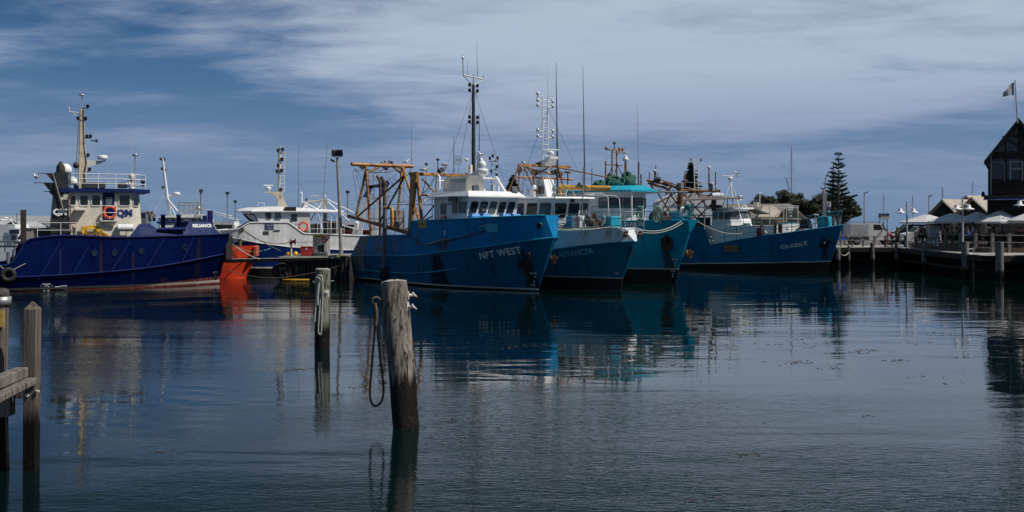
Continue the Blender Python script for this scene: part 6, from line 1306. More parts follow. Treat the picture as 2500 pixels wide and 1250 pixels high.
fl = MB(); vs = []
for i in range(7):
    s = i/6
    for j in range(5):
        r_ = j/4; x = tp.x-.07-s*.82; z = tp.z-.15-r_*1.05-s*(.75-.75*r_*.95)+.12*math.sin(s*5)*.4; vs.append((x, tp.y+.12*math.sin(s*6+r_*2)*s, z))
fl.add(vs, [(i*5+j, i*5+j+1, i*5+j+6, i*5+j+5) for i in range(6) for j in range(4)], 0, True); obj('flag', fl, mat('grey_white_flag', (.36, .38, .38), .8, var=.3, scale=3), t)
obj('halyard', MB().tube([tp+Vector((-.07, 0, -1.2)), tp+Vector((-.05, 0, -2.9))], .01, 4), ROPE, t)
# the neighbour outside the frame that shades this end of the wharf
nb = thing('restaurant', 'dark neighbouring building beyond the right edge that shades the terrace', 'building', (52, 66, ZD)); obj('wall', MB().box((53, 66, 6.4), (20, 11, 9.8)), BK, nb); obj('roof', MB().prism([(42.5, 60, 11.4), (63.5, 60, 11.4), (53, 60, 14)], (0, 12, 0)), ROOFM, nb)
# sheds with tan roofs
def shed(ax, ay, lx_, rx_, by, Y, rdx, label, wc):
    t = thing('gabled_shed', label, 'shed', (gx(ax, Y), Y, ZD)); d = Vector((.86, .52, 0))*rdx; z = lambda p: CAMZ+(HOR-p)*Y/FPX
    A_ = Vector((gx(ax, Y), Y, z(ay))); L = Vector((gx(lx_, Y), Y-.0, z(by))); R_ = Vector((gx(rx_, Y), Y, z(by)))
    obj('wall', MB().prism([(L.x+.3, Y, ZD), (R_.x-.3, Y, ZD), (R_.x-.3, Y, R_.z+.1), (A_.x, Y, A_.z-.2), (L.x+.3, Y, L.z+.1)], d), wc, t)
    for P_, nm in ((L, 0), (R_, 1)): o = Vector((0, -.35, 0)); obj('roof_slope', MB().prism([A_+o, P_+o, P_+o-Vector((0, 0, .1)), A_+o-Vector((0, 0, .1))], d*1.08+Vector((0, .4, 0))), ROOFM, t)
    for P_ in (L, R_): o = Vector((0, -.42, -.02)); obj('bargeboard', MB().prism([A_+o, P_+o, P_+o-Vector((0, 0, .16)), A_+o-Vector((0, 0, .2))], (0, .06, 0)), FRAMEW if P_ is R_ else BR, t)
    return t
SW = mat('black_shed_boards', (.022, .021, .022), .7, var=.3)
shed(2297, 486, 2260, 2334, 523, 108, 5.2, 'black gabled shed with tan roof, farther left of the pair', SW); shed(2368, 480, 2326, 2412, 521, 104, 5, 'black gabled shed with tan roof, standing against the tall restaurant', SW); shed(2356, 477, 2336, 2376, 492, 116, 6, 'far shed of which only the tan roof ridge shows above the others', SW)
t = thing('kiosk', 'grey white panel kiosk under the left parasols', 'kiosk', (gx(2277, 95), 95, ZT)); obj('body', MB().box((gx(2277, 95), 95, ZT+.75), (.95, .8, 1.5)), mat('pale_grey_panel', (.5, .5, .52), .6, var=.05), t, bevel=.02); obj('counter', MB().box((gx(2277, 95), 94.9, ZT+1.54), (1.05, .9, .06)), STEEL, t)
# parasols
PAR = mat('parasol_canvas', (.52, .51, .53), .85, var=.06)
def parasol(px, pyt, pyb, Y, half, label, first=[None]):
    x = gx(px, Y); zt_ = CAMZ+(HOR-pyt)*Y/FPX; zb_ = CAMZ+(HOR-pyb)*Y/FPX
    t = thing('parasol', label, 'parasol', (x, Y, ZT), 0, 'white parasols over the terrace tables')
    mb = MB(); R0 = half*2*Y/FPX/1.06; n = 8; rings = []
    for (k, dz, rr) in ((0, 0, .12), (1, -.12, .3), (2, .0, .24), (3, .0, 1.)):
        rings.append([Vector((x+R0*rr*math.cos(6.283*(i+.5)/n), Y+R0*rr*math.sin(6.283*(i+.5)/n), (zt_+(zb_-zt_)*(0, .2, .14, 1)[k]))) for i in range(n)])
    mb.loft(rings[0], rings[1], cap=False); mb.add(rings[0], [tuple(range(n))]); obj('vent_cap', mb, PAR, t)
    mb = MB().loft(rings[2], rings[3], cap=False); lo = [p+Vector((0, 0, -.14)) for p in rings[3]]; mb.loft(rings[3], lo, cap=False); obj('canopy', mb, PAR, t)
    obj('pole', MB().tube([(x, Y, ZD), (x, Y, zt_-.02)], .035, 8), FRAMEW, t)
    for i in range(n): obj('rib', MB().tube([Vector((x, Y, zt_-.35)), rings[3][i]+Vector((0, 0, -.05))], .015, 4), FRAMEW, t)
    return t, R0, zt_, zb_, x
PS = [(2262, 524, 542, 97, 33, 'sunlit white parasol, leftmost of the row beside the white kiosk'), (2327, 521, 541, 91, 32, 'white parasol with small writing standing between the sheds and lamp post'), (2387, 518, 540, 88, 28, 'plain white parasol behind the twin lamp post, left of the big lettered one'), (2441, 515, 541, 82.2, 29.5, 'large white parasol with dark script lettering in front of the beige wall'), (2508, 521, 538, 80.5, 26, 'white parasol cut by the right edge of the photo')]
for i, a in enumerate(PS):
    t, R0, zt_, zb_, x = parasol(*a)
    if i in (1, 3):
        f = .74; sl_ = Vector((.0, -1, -(zt_-zb_)/(R0*.924))).normalized(); org = Vector((x+(.18 if i == 3 else .05), a[3]-R0*.924*f-.05, zt_+(zb_-zt_)*f+.07)); put_text('lettering', 'Kailis', .5 if i == 3 else .36, org-sl_*-.1, (1, 0, 0), -sl_, mat('navy_lettering', (.02, .03, .09), .5), t, shear=.25, off=.09)
# street lamps with twin heads
def twin(px, yt, Y, ya, hx, yh, label, sides=(-1, 1), s=1.):
    x = gx(px, Y); z = lambda p: CAMZ+(HOR-p)*Y/FPX; t = thing('street_lamp', label, 'lamp', (x, Y, ZD), 0, 'white street lamps with bell shaped heads')
    obj('pole', MB().tube([(x, Y, ZD), (x, Y, ZD+1.1), (x, Y, z(yt))], [.11, .085, .06], 8), mat('grey_white_pole', (.42, .44, .45), .5, var=.1), t)
    for sd in sides:
        xh = x+sd*hx*Y/FPX; ar = obj('arm', MB().tube([(x, Y, z(ya)), (xh, Y, z(ya))], .03, 6).tube([(x, Y, z(ya-9)), (xh-sd*.15, Y, z(ya))], .015, 5), FRAMEW, t)
        zh = z(ya)-.02; h = zh-z(yh); obj('lamp_shade', MB().lathe((xh, Y, z(yh)), [(.42*s, 0), (.40*s, .05), (.18*s, h*.35), (.17*s, h*.75), (.1*s, h)], 16), mat('white_lamp_shade', (.62, .63, .62), .4, var=.05), t)
        obj('lamp', MB().ball((xh, Y, z(yh)+.03), .14*s), FRAMEW, t)
twin(2214, 493, 93, 508, 16, 519, 'white twin street lamp standing at the wharf in front of parked cars'); twin(2350, 480, 79, 499, 14.5, 511, 'tall white twin street lamp on the terrace in front of the black sheds'); twin(2510, 470, 74, 490, 21, 502, 'street lamp at the right edge with one bell head in front of the restaurant', s=.95)
# information sign
t = thing('information_sign', 'blue and grey information sign on two posts behind the utility truck', 'sign', (gx(2156, 112), 112, ZD)); 
for x in (2148, 2166): obj('post', MB().tube([(gx(x, 112), 112, ZD), (gx(x, 112), 112, CAMZ+(HOR-522)*112/FPX)], .05, 6), STEEL, t)
z = lambda p: CAMZ+(HOR-p)*112/FPX
obj('panel', MB().box((gx(2157, 112), 111.9, z(530)), (1.15, .05, .5)), mat('grey_sign_panel', (.4, .42, .44), .5), t); obj('header', MB().box((gx(2157, 112), 111.88, z(523.5)), (1.15, .06, .2)), mat('blue_sign_panel', (.02, .06, .16), .5), t); obj('marks', MB().box((gx(2149, 112), 111.86, z(528)), (.28, .03, .06)), RED, t)
# ---------------------------------------------------------------- vehicles
TYRE = BLACK; CARW = mat('white_car_paint', (.6, .6, .59), .25, var=.04, coat=.5); CARG = mat('dark_car_glass', (.015, .02, .022), .05, var=.3, spec=.6)
def wheel(t, x, y, z0, r=.36, sd=-1):
    w = obj('wheel', MB().lathe((x, y-.1, z0+r), [(.05, 0), (r*.9, .0), (r, .04), (r, .16), (r*.9, .2), (.05, .2)], 18, (0, 1, 0)), TYRE, t); obj('rim', MB().lathe((x, y-(.105 if sd < 0 else -.105), z0+r), [(.02, 0), (r*.55, .0), (r*.6, .012), (.02, .02)], 14, (0, -1 if sd < 0 else 1, 0)), STEEL, w)
def ute(px0, px1, Y, label):
    x0 = gx(px0, Y); L = gx(px1, Y)-x0; t = thing('utility_truck', label, 'truck', (x0+L/2, Y, ZD)); z = ZD; w = 1.85
    X = lambda f: x0+L*f
    body = [(X(.42), z+.42), (X(.42), z+2.0), (X(.475), z+2.18), (X(.66), z+2.14), (X(.755), z+1.42), (X(.97), z+1.22), (X(.995), z+1.0), (X(1.), z+.5), (X(.9), z+.45)]
    obj('body', MB().prism([(x, Y-w/2, zz) for x, zz in body], (0, w, 0)), CARW, t, bevel=.05, seg=2)
    cb = obj('canopy', MB().prism([(X(.0), Y-w/2-.04, z+.78), (X(.415), Y-w/2-.04, z+.78), (X(.415), Y-w/2-.04, z+2.14), (X(.03), Y-w/2-.04, z+2.14)], (0, w+.08, 0)), mat('pale_canopy_metal', (.46, .47, .48), .4, var=.05), t, bevel=.03)
    obj('canopy_door', MB().box((X(.215), Y-w/2-.055, z+1.45), (L*.36, .03, 1.15)), mat('grey_canopy_door', (.36, .38, .4), .35, metal=.2), t, bevel=.01); obj('latch', MB().lathe((X(.21), Y-w/2-.07, z+1.08), [(.06, 0), (.04, .03)], 10, (0, -1, 0)), DARK, t)
    obj('window', MB().prism([(X(.5), Y-w/2-.008, z+1.48), (X(.5), Y-w/2-.008, z+2.02), (X(.63), Y-w/2-.008, z+2.0), (X(.685), Y-w/2-.008, z+1.48)], (0, .006, 0)), CARG, t)
    obj('windscreen', MB().add([(X(.668), Y-w/2+.12, z+2.05), (X(.75), Y-w/2+.1, z+1.47), (X(.75), Y+w/2-.1, z+1.47), (X(.668), Y+w/2-.12, z+2.05)], [(0, 1, 2, 3)]), CARG, t).location.x += .03
    obj('sill_tray', MB().box((X(.2), Y, z+.66), (L*.42, w, .14)), DARK, t); 
    for fx in (.17, .83):
        for sd in (-1, 1): wheel(t, X(fx), Y+sd*.78, z, .39, sd)
    obj('roof_rack', MB().tube([(X(.02), Y-.8, z+2.28), (X(.64), Y-.8, z+2.28)], .03, 6).tube([(X(.02), Y+.8, z+2.28), (X(.64), Y+.8, z+2.28)], .03, 6).tube([(X(.06), Y-.8, z+2.28), (X(.06), Y+.8, z+2.28)], .03, 6).tube([(X(.33), Y-.8, z+2.28), (X(.33), Y+.8, z+2.28)], .03, 6).tube([(X(.62), Y-.8, z+2.28), (X(.62), Y+.8, z+2.28)], .03, 6).tube([(X(.06), Y-.8, z+2.15), (X(.06), Y-.8, z+2.28)], .03, 5).tube([(X(.33), Y-.8, z+2.15), (X(.33), Y-.8, z+2.28)], .03, 5).tube([(X(.62), Y-.8, z+2.15), (X(.62), Y-.8, z+2.28)], .03, 5), DARK, t)
    obj('mirror', MB().box((X(.7), Y-w/2-.14, z+1.6), (.12, .2, .26)), DARK, t, bevel=.03); obj('snorkel', MB().tube([(X(.76), Y-w/2+.05, z+1.3), (X(.68), Y-w/2-.0, z+2.1), (X(.70), Y-w/2, z+2.2)], .05, 7), BLACK, t)
    obj('bull_bar', MB().tube([(X(1.03), Y-.7, z+.5), (X(1.03), Y-.7, z+1.1), (X(1.03), Y+.7, z+1.1), (X(1.03), Y+.7, z+.5)], .05, 7), DARK, t); obj('headlight', MB().lathe((X(.99), Y-.65, z+.98), [(.12, 0), (.1, .04)], 12, (1, 0, 0)), GLASS2, t); obj('bonnet_guard', MB().box((X(.87), Y-w/2-.005, z+1.24), (L*.2, .02, .1)), BLACK, t)
    return t
ute(2064, 2186, 106, 'white utility truck with a grey canopy and roof rack parked on the wharf')
def car(px0, px1, Y, col, label, hs=1., face=1):
    x0 = gx(px0, Y); L = gx(px1, Y)-x0; t = thing('parked_car', label, 'car', (x0+L/2, Y, ZD), 0, 'cars parked behind the wharf'); z = ZD; w = 1.8
    X = lambda f: x0+L*(f if face > 0 else 1-f)
    prof = [(0, .45), (.0, .95), (.03, 1.15), (.1, 1.55), (.18, 1.68), (.55, 1.7), (.72, 1.2), (.93, 1.02), (1., .8), (1., .4), (.5, .3)]
    P_ = [(X(f), Y-w/2, z+zz*hs) for f, zz in prof]; 
    obj('body', MB().prism(P_, (0, w, 0)), col, t, bevel=.08, seg=3)
    obj('side_window', MB().prism([(X(f), Y-w/2-.01, z+zz*hs) for f, zz in ((.1, 1.2), (.14, 1.55), (.53, 1.6), (.66, 1.2))], (0, .008, 0)), CARG, t)
    obj('windscreen', MB().add([(X(.565), Y-w/2+.12, z+1.66*hs), (X(.71), Y-w/2+.08, z+1.24*hs), (X(.71), Y+w/2-.08, z+1.24*hs), (X(.565), Y+w/2-.12, z+1.66*hs)], [(0, 1, 2, 3)]), CARG, t).location.x += .03*face
    for f in (.18, .8):
        for sd in (-1, 1): wheel(t, X(f), Y+sd*.76, z, .34, sd)
    obj('headlight', MB().ball((X(.97), Y-.7, z+.85*hs), .1), GLASS2, t); obj('mirror', MB().box((X(.62), Y-w/2-.1, z+1.2*hs), (.1, .16, .14)), col, t, bevel=.02)
    return t
car(2196, 2292, 104.5, mat('silver_white_car', (.5, .51, .53), .25, var=.04, coat=.5), 'white family car parked behind the twin lamp beside the kiosk', 1.08, -1); car(2172, 2262, 112, mat('black_car_paint', (.02, .021, .024), .2, coat=.5), 'black car with a roof rack parked behind the white family car', 1.2, -1); car(2226, 2330, 116, CARW, 'tall white van roof showing behind the left parasols', 1.35, -1)
for x, Y in ((2050, 103),):
    t = thing('motorcycle', 'blue motorcycle parked at the bow of the CA-DEN trawler', 'motorcycle', (gx(x, Y), Y, ZD)); X0 = gx(x, Y)
    for sd in (-.55, .7): obj('wheel', MB().torus((X0+sd, Y, ZD+.32), .27, .06, (0, 1, 0), 16, 6), BLACK, t)
    obj('fairing', MB().loft([(X0-.3, Y-.15, ZD+.45), (X0+.6, Y-.15, ZD+.5), (X0+.6, Y+.15, ZD+.5), (X0-.3, Y+.15, ZD+.45)], [(X0-.35, Y-.12, ZD+.9), (X0+.35, Y-.12, ZD+1.0), (X0+.35, Y+.12, ZD+1.), (X0-.35, Y+.12, ZD+.9)]), mat('blue_fairing', (.02, .06, .42), .3), t, bevel=.06, seg=2); obj('windshield', MB().prism([(X0-.38, Y-.1, ZD+.9), (X0-.1, Y-.1, ZD+.98), (X0-.25, Y-.1, ZD+1.25)], (0, .2, 0)), GLASS2, t); obj('saddle', MB().tube([(X0+.1, Y, ZD+.93), (X0+.7, Y, ZD+.9)], .13, 8), BLACK, t); obj('handlebar', MB().tube([(X0-.2, Y-.35, ZD+1.05), (X0-.2, Y+.35, ZD+1.05)], .025, 6), DARK, t)
# ================================================================ people on the wharf
SKIN = mat('skin', (.30, .17, .12), .6, var=.05)
def skinmesh(verts, edges, rad, lvl=1):
    me = bpy.data.meshes.new('s'); me.from_pydata(verts, edges, []); o = bpy.data.objects.new('s', me); COL.objects.link(o)
    m_ = o.modifiers.new('skin', 'SKIN'); m_.use_smooth_shade = True; sk = me.skin_vertices[0].data
    for i, r in enumerate(rad): sk[i].radius = (r, r)
    sk[0].use_root = True
    o.modifiers.new('sub', 'SUBSURF').levels = lvl; o.modifiers['sub'].render_levels = lvl
    dg = bpy.context.evaluated_depsgraph_get(); dg.update(); r_ = bpy.data.meshes.new_from_object(o.evaluated_get(dg))
    vs = [v.co.copy() for v in r_.vertices]; fs = [tuple(p.vertices) for p in r_.polygons]
    bpy.data.objects.remove(o); bpy.data.meshes.remove(me); bpy.data.meshes.remove(r_); return vs, fs
def figure(loc, face, pose, label, top, legs, hair, skirt=False, hairlen=.0, hat=None, s=1., bag=None):
    """pose 'stand', 'sit', 'bend': joints for a body facing +x, then turned to 'face' and scaled"""
    t = thing('person', label, 'person', loc)
    J = {}
    hip = .92 if pose != 'sit' else .48; lean = {'stand': .03, 'sit': .14, 'bend': .72}[pose]
    J['pel'] = Vector((0, 0, hip)); up = Vector((math.sin(lean), 0, math.cos(lean)))
    J['wai'] = J['pel']+up*.18; J['che'] = J['pel']+up*.38; J['nek'] = J['pel']+up*.54
    hl = lean*.55+(.25 if pose == 'sit' else .1); hu = Vector((math.sin(hl), 0, math.cos(hl))); J['hd0'] = J['nek']+hu*.1; J['hd1'] = J['nek']+hu*.19+Vector((.015, 0, 0)); J['hd2'] = J['nek']+hu*.27
    V = []; E = []; Rr = []; idx = {}
    def add(n, p, r, par=None):
        idx[n] = len(V); V.append(tuple(p)); Rr.append(r)
        if par: E.append((idx[par], idx[n]))
    add('pel', J['pel'], .125); add('wai', J['wai'], .115, 'pel'); add('che', J['che'], .13, 'wai'); add('nek', J['nek'], .055, 'che'); add('hd0', J['hd0'], .07, 'nek'); add('hd1', J['hd1'], .09, 'hd0'); add('hd2', J['hd2'], .07, 'hd1')
    add('nose', J['hd0']+Vector((.105, 0, .055)), .014, 'hd0')
    for sd, q in ((-1, 'r'), (1, 'l')):
        if pose == 'sit': kn = Vector((.42, sd*.12, .5)); an = Vector((.40+.04*sd, sd*.12, .09)); hpj = Vector((.02, sd*.1, .47))
        else: kn = Vector((.05+.03*sd, sd*.10, .49)); an = Vector((-.02+.05*sd, sd*.1, .08)); hpj = Vector((0, sd*.095, hip-.06))
        add('hip'+q, hpj, .085, 'pel'); add('kne'+q, kn, .06, 'hip'+q); add('cal'+q, kn.lerp(an, .4)+Vector((-.02, 0, 0)), .055, 'kne'+q); add('ank'+q, an, .038, 'cal'+q); add('toe'+q, an+Vector((.15, 0, -.05)), .034, 'ank'+q)
        sh = J['che']+up*.1+Vector((0, sd*.165, 0)); add('sho'+q, sh, .055, 'che')
        if pose == 'stand': el = sh+Vector((-.03, sd*.05, -.28)); ha = el+Vector((.13, -sd*.02, -.2))
        elif pose == 'bend': el = sh+Vector((.1, sd*.03, -.26)); ha = el+Vector((.16, 0, -.19))
        else: el = sh+Vector((.09, sd*.06, -.26)); ha = el+Vector((.24, -sd*.06, .03))
        add('elb'+q, el, .042, 'sho'+q); add('wri'+q, ha, .028, 'elb'+q); d = (ha-el).normalized(); pa = ha+d*.06; add('pal'+q, pa, .032, 'wri'+q)
        sidev = Vector((0, 1, 0)); 
        for k, (o_, l_) in enumerate(((-.027, .072), (-.009, .085), (.010, .08), (.028, .062))):
            f1 = pa+sidev*o_+d*(l_*.55); f2 = f1+(d+Vector((0, 0, -.5))).normalized()*l_*.5; add(f'f{k}{q}', f1, .009, 'pal'+q); add(f'g{k}{q}', f2, .008, f'f{k}{q}')
        add('thu'+q, ha+d*.035+Vector((.03, -sd*.03, 0)), .01, 'pal'+q)
    Rz = Matrix.Rotation(face, 3, 'Z'); L0 = Vector(loc)
    tf = lambda vs: [L0+Rz @ (Vector(v)*s) for v in vs]
    vs, fs = skinmesh(V, E, Rr); obj('body', MB().add(tf(vs), fs, 0, True), SKIN, t)
    def sub(names, grow, name, m_, stop=None):
        vv = []; rr = []; ee = []; mp = {}
        for n in names: mp[n] = len(vv); vv.append(V[idx[n]]); rr.append(Rr[idx[n]]*grow.get(n, 1.18))
        for a, b in E:
            na = [k for k in mp if idx[k] == a]; nb = [k for k in mp if idx[k] == b]
            if na and nb: ee.append((mp[na[0]], mp[nb[0]]))
        a, b = skinmesh(vv, ee, rr); return obj(name, MB().add(tf(a), b, 0, True), m_, t)
    sub(['wai', 'pel', 'che', 'shor', 'shol', 'elbr', 'elbl'], {'elbr': 1.25, 'elbl': 1.25}, 'shirt', top)
    if skirt: obj('skirt', MB().lathe(tf([J['pel']+Vector((0, 0, .05))])[0]-Vector((0, 0, .55*s)), [(.24*s, 0), (.2*s, .25*s), (.15*s, .5*s), (.13*s, .58*s)], 14), legs, t)
    else: sub(['pel', 'hipr', 'hipl', 'kner', 'knel', 'calr', 'call', 'ankr', 'ankl'], {'ankr': 1.4, 'ankl': 1.4}, 'trousers', legs)
    hm = MB(); hc = tf([J['hd1']+hu*.035+Vector((-.02, 0, 0))])[0]; hm.ball(hc, .108*s, 1.05, 12)
    if hairlen: b0 = tf([J['hd1']+Vector((-.07, 0, .02))])[0]; b1 = tf([J['hd1']+Vector((-.1+.04, 0, -hairlen))])[0]; hm.tube([b0, b0.lerp(b1, .5)+Rz @ Vector((-.02, 0, 0)), b1], [.09*s, .1*s, .05*s], 10)
    hr = obj('hair', hm, hair, t); 
    # keep the face free of hair: push the cap back and up
    for v in hr.data.vertices:
        pl_ = Rz.inverted() @ (Vector(v.co)+ORG[hr]-hc)
        if pl_.x > .04*s and pl_.z < .05*s: v.co -= Rz @ Vector((pl_.x*.8, 0, 0))
    ey = MB()
    for sd in (-1, 1): ey.brk().ball(tf([J['hd1']+Vector((.082, sd*.033, -.005))])[0], .013*s)
    obj('eye', ey, BLACK, t)
    if hat: obj('cap', MB().ball(hc+Vector((0, 0, .03)), .115*s, .85).tube([hc+Vector((0, 0, .05)), hc+Rz @ Vector((.2*s, 0, .03))], [.09*s, .05*s], 8), hat, t)
    return t
def cloth(n, c): return mat(n, c, .85, var=.12, scale=5)
BLKH = mat('black_hair', (.012, .01, .009), .7); BRNH = mat('brown_hair', (.11, .055, .025), .7, var=.3); GRYH = mat('grey_hair', (.22, .21, .2), .8)
dk = cloth('dark_trousers', (.02, .02, .025)); kh = cloth('khaki_shorts', (.12, .10, .08))
def onw(px, Y, z=ZD): return (gx(px, Y), Y, z)
figure(onw(2178, 96.6), math.pi*.95, 'bend', 'woman in a pink top bending forward beside the truck on the wharf', cloth('pink_top', (.62, .12, .30)), kh, BLKH, s=1.02)
figure(onw(2191, 96.3), math.pi*.6, 'stand', 'woman with long brown hair in a dark top standing at the wharf edge', cloth('dark_green_top', (.05, .06, .05)), dk, BRNH, hairlen=.3, s=1.03)
figure(onw(2167, 96.8), 0, 'stand', 'small child in a pale pink dress in front of the bending woman', cloth('pale_pink_top', (.5, .2, .2)), cloth('pale_pink_dress', (.5, .2, .2)), BLKH, skirt=True, s=.62)
figure(onw(2302, 94, ZT), 2.6, 'stand', 'person in a pale pink striped shirt standing right of the white kiosk', cloth('pale_shirt', (.45, .30, .36)), dk, GRYH, s=.98)
figure(onw(2313, 95, ZT), 2.8, 'stand', 'person in dark blue standing behind the pale pink shirt', cloth('dark_blue_top', (.02, .025, .05)), dk, BLKH, s=1.)
figure(onw(2343, 90, ZT), 3.4, 'stand', 'person in a teal top standing half hidden behind the twin lamp post', cloth('dark_teal_top', (.015, .08, .10)), dk, BLKH, s=1.05)
figure(onw(2376, 86, ZT), 3.0, 'stand', 'woman in a white top with dark hair standing behind the diners', cloth('white_top', (.6, .6, .62)), dk, BLKH, hairlen=.2, s=1.05)
PPL = [(2243, 95.5, .3, 'diner in dark purple seated under the leftmost parasol', (.06, .03, .12), BLKH, None), (2257, 95.2, 2.8, 'diner in dark red seated beside the white kiosk', (.12, .03, .035), BRNH, None), (2331, 84.8, .2, 'diner in a green shirt seated at the railing', (.01, .16, .05), BLKH, None), (2354, 86, 2.9, 'diner in black seated behind the lamp post', (.03, .03, .03), BLKH, None),
       (2366, 82.2, 3.0, 'diner in a bright blue shirt leaning at the table by the railing', (.02, .12, .5), BLKH, None), (2409, 82, .1, 'diner with a white cap seated in front of the beige wall', (.035, .035, .04), GRYH, LETW), (2431, 81.5, -1.4, 'large diner in black seated with back to the water', (.016, .016, .018), BRNH, None), (2466, 81.5, 3.2, 'diner in dark red seated right of the lettered parasol pole', (.10, .03, .03), BRNH, None), (2496, 81.3, 3.3, 'diner in navy seated at the right edge of the terrace', (.02, .03, .08), BLKH, None),
       (2320, 88.5, .4, 'diner in dark brown seated left of the green shirt', (.05, .03, .02), BRNH, None), (2338, 88, 2.7, 'diner in slate grey seated behind the green shirt', (.05, .055, .06), BLKH, None), (2391, 84.2, 2.9, 'diner in charcoal seated right of the blue shirted diner, farther back', (.03, .03, .032), BRNH, None), (2421, 84.6, .3, 'diner in dark grey seated against the beige wall behind the white cap', (.04, .04, .045), BLKH, None), (2450, 84.2, 2.9, 'diner in dark green seated at the beige wall behind the parasol pole', (.02, .035, .025), BRNH, None), (2481, 84, .2, 'diner in maroon seated at the beige wall near the right edge', (.07, .015, .02), GRYH, None)]
for (px, Y, fc, lab, colr, hr, hat) in PPL:
    P_ = onw(px, Y, ZT+.12); figure(P_, fc, 'sit', lab, cloth('shirt_%d' % px, colr), dk, hr, hat=hat, s=1.08 if px != 2431 else 1.18)
    st = thing('stool', 'dark stool under the ' + lab.split(' seated')[0].split(' leaning')[0], 'stool', (P_[0], P_[1], ZT), 0, 'stools of the diners'); obj('seat', MB().box((P_[0], P_[1], ZT+.50), (.36, .36, .05)), BR, st)
    for a in (-1, 1):
        for b_ in (-1, 1): obj('leg', MB().tube([(P_[0]+a*.14, P_[1]+b_*.14, ZT), (P_[0]+a*.12, P_[1]+b_*.12, ZT+.48)], .018, 5), DARK, st)
T0 = None
for px, Y, lab in ((2250, 95.6, 'dark table under the leftmost parasol'), (2343, 84.2, 'dark table behind the railing by the twin lamp'), (2387, 82.2, 'dark table in front of the blue shirted diner'), (2420, 81.8, 'dark table between the white capped diner and the man in black'), (2449, 81.8, 'dark table below the lettered parasol'), (2481, 81.5, 'dark table at the right edge of the terrace')):
    P_ = onw(px, Y, ZT)
    if T0: copy_tree(T0, P_, label=lab); continue
    T0 = thing('table', lab, 'table', P_, 0, 'dark tables on the terrace'); obj('tabletop', MB().box((P_[0], P_[1], ZT+.86), (.9, .8, .05)), BR, T0, bevel=.01); obj('pedestal', MB().lathe(P_, [(.3, 0), (.3, .03), (.05, .06), (.05, .84)], 12), DARK, T0)
# ================================================================ trees, lamps and buildings behind
LEAF = mat('dark_foliage', (.034, .042, .018), .75, var=.5, scale=.9); LEAFP = mat('pine_foliage', (.022, .045, .026), .7, var=.4, scale=1.2); BARK = mat('bark', (.09, .07, .055), .9, var=.3)
def tree(px0, px1, py0, py1, Y, label, seed, n=5200, leaf=.19):
    n = int(n*2.6)
    rnd = random.Random(seed); x0, x1 = gx(px0, Y), gx(px1, Y); z1 = CAMZ+(HOR-py0)*Y/FPX; z0 = CAMZ+(HOR-py1)*Y/FPX; cx = (x0+x1)/2; rx = (x1-x0)/2*1.16; H = (z1-z0)*1.1
    t = thing('broad_tree', label, 'tree', (cx, Y, ZD), 0, 'broad dark trees behind the wharf')
    tr_ = MB().tube([(cx, Y, ZD-.1), (cx+.1, Y, z0+.4), (cx-.1, Y+.2, z0+H*.55)], [.4, .3, .12], 8)
    for k in range(7):
        a = rnd.random()*6.28; tr_.tube([(cx, Y, z0+.3*rnd.random()), (cx+rx*.4*math.cos(a), Y+rx*.4*math.sin(a), z0+H*.4), (cx+rx*.75*math.cos(a), Y+rx*.75*math.sin(a), z0+H*.62)], [.16, .1, .04], 6)
    obj('trunk', tr_, BARK, t); mb = MB(); cl = []
    for k in range(80):
        a = rnd.random()*6.28; r = math.sqrt(rnd.random())*.86; h = math.sqrt(max(0, 1-r*r)); cl.append((cx+rx*r*math.cos(a), Y+rx*r*math.sin(a)*.9, z0+H*.05+H*(.84*h*rnd.uniform(.2, 1.0)**.6), rnd.uniform(.14, .26)*rx))
    for i in range(n):
        c = rnd.choice(cl); d = Vector((rnd.gauss(0, 1), rnd.gauss(0, 1), rnd.gauss(0, .8))).normalized(); r = c[3]*(rnd.random()**.35)
        p = Vector(c[:3])+Vector((d.x*r, d.y*r, d.z*r*.75)); s_ = leaf*rnd.uniform(.5, 1.2); u = Vector((rnd.gauss(0, 1), rnd.gauss(0, 1), rnd.gauss(0, .6))).normalized(); w = u.cross(d).normalized() if abs(u.dot(d)) < .95 else u.orthogonal()
        mb.add([p-u*s_*.6-w*s_*.2, p+u*s_*.1-w*s_*.42, p+u*s_*.7, p-u*s_*.05+w*s_*.4], [(0, 1, 2, 3)])
    obj('crown', mb, LEAF, t)
tree(1818, 1905, 476, 548, 138, 'broad dark tree, leftmost of the grove behind the brick gable', 1, 4200); tree(1868, 1980, 466, 546, 140, 'broad dark tree with the highest crown behind the brick gable', 2, 6500); tree(1950, 2050, 474, 552, 139, 'broad dark tree between the brick gable and the tall pine', 3, 4200); tree(2022, 2097, 479, 556, 137, 'broad dark tree, rightmost of the grove under the tall pine', 4, 5200)
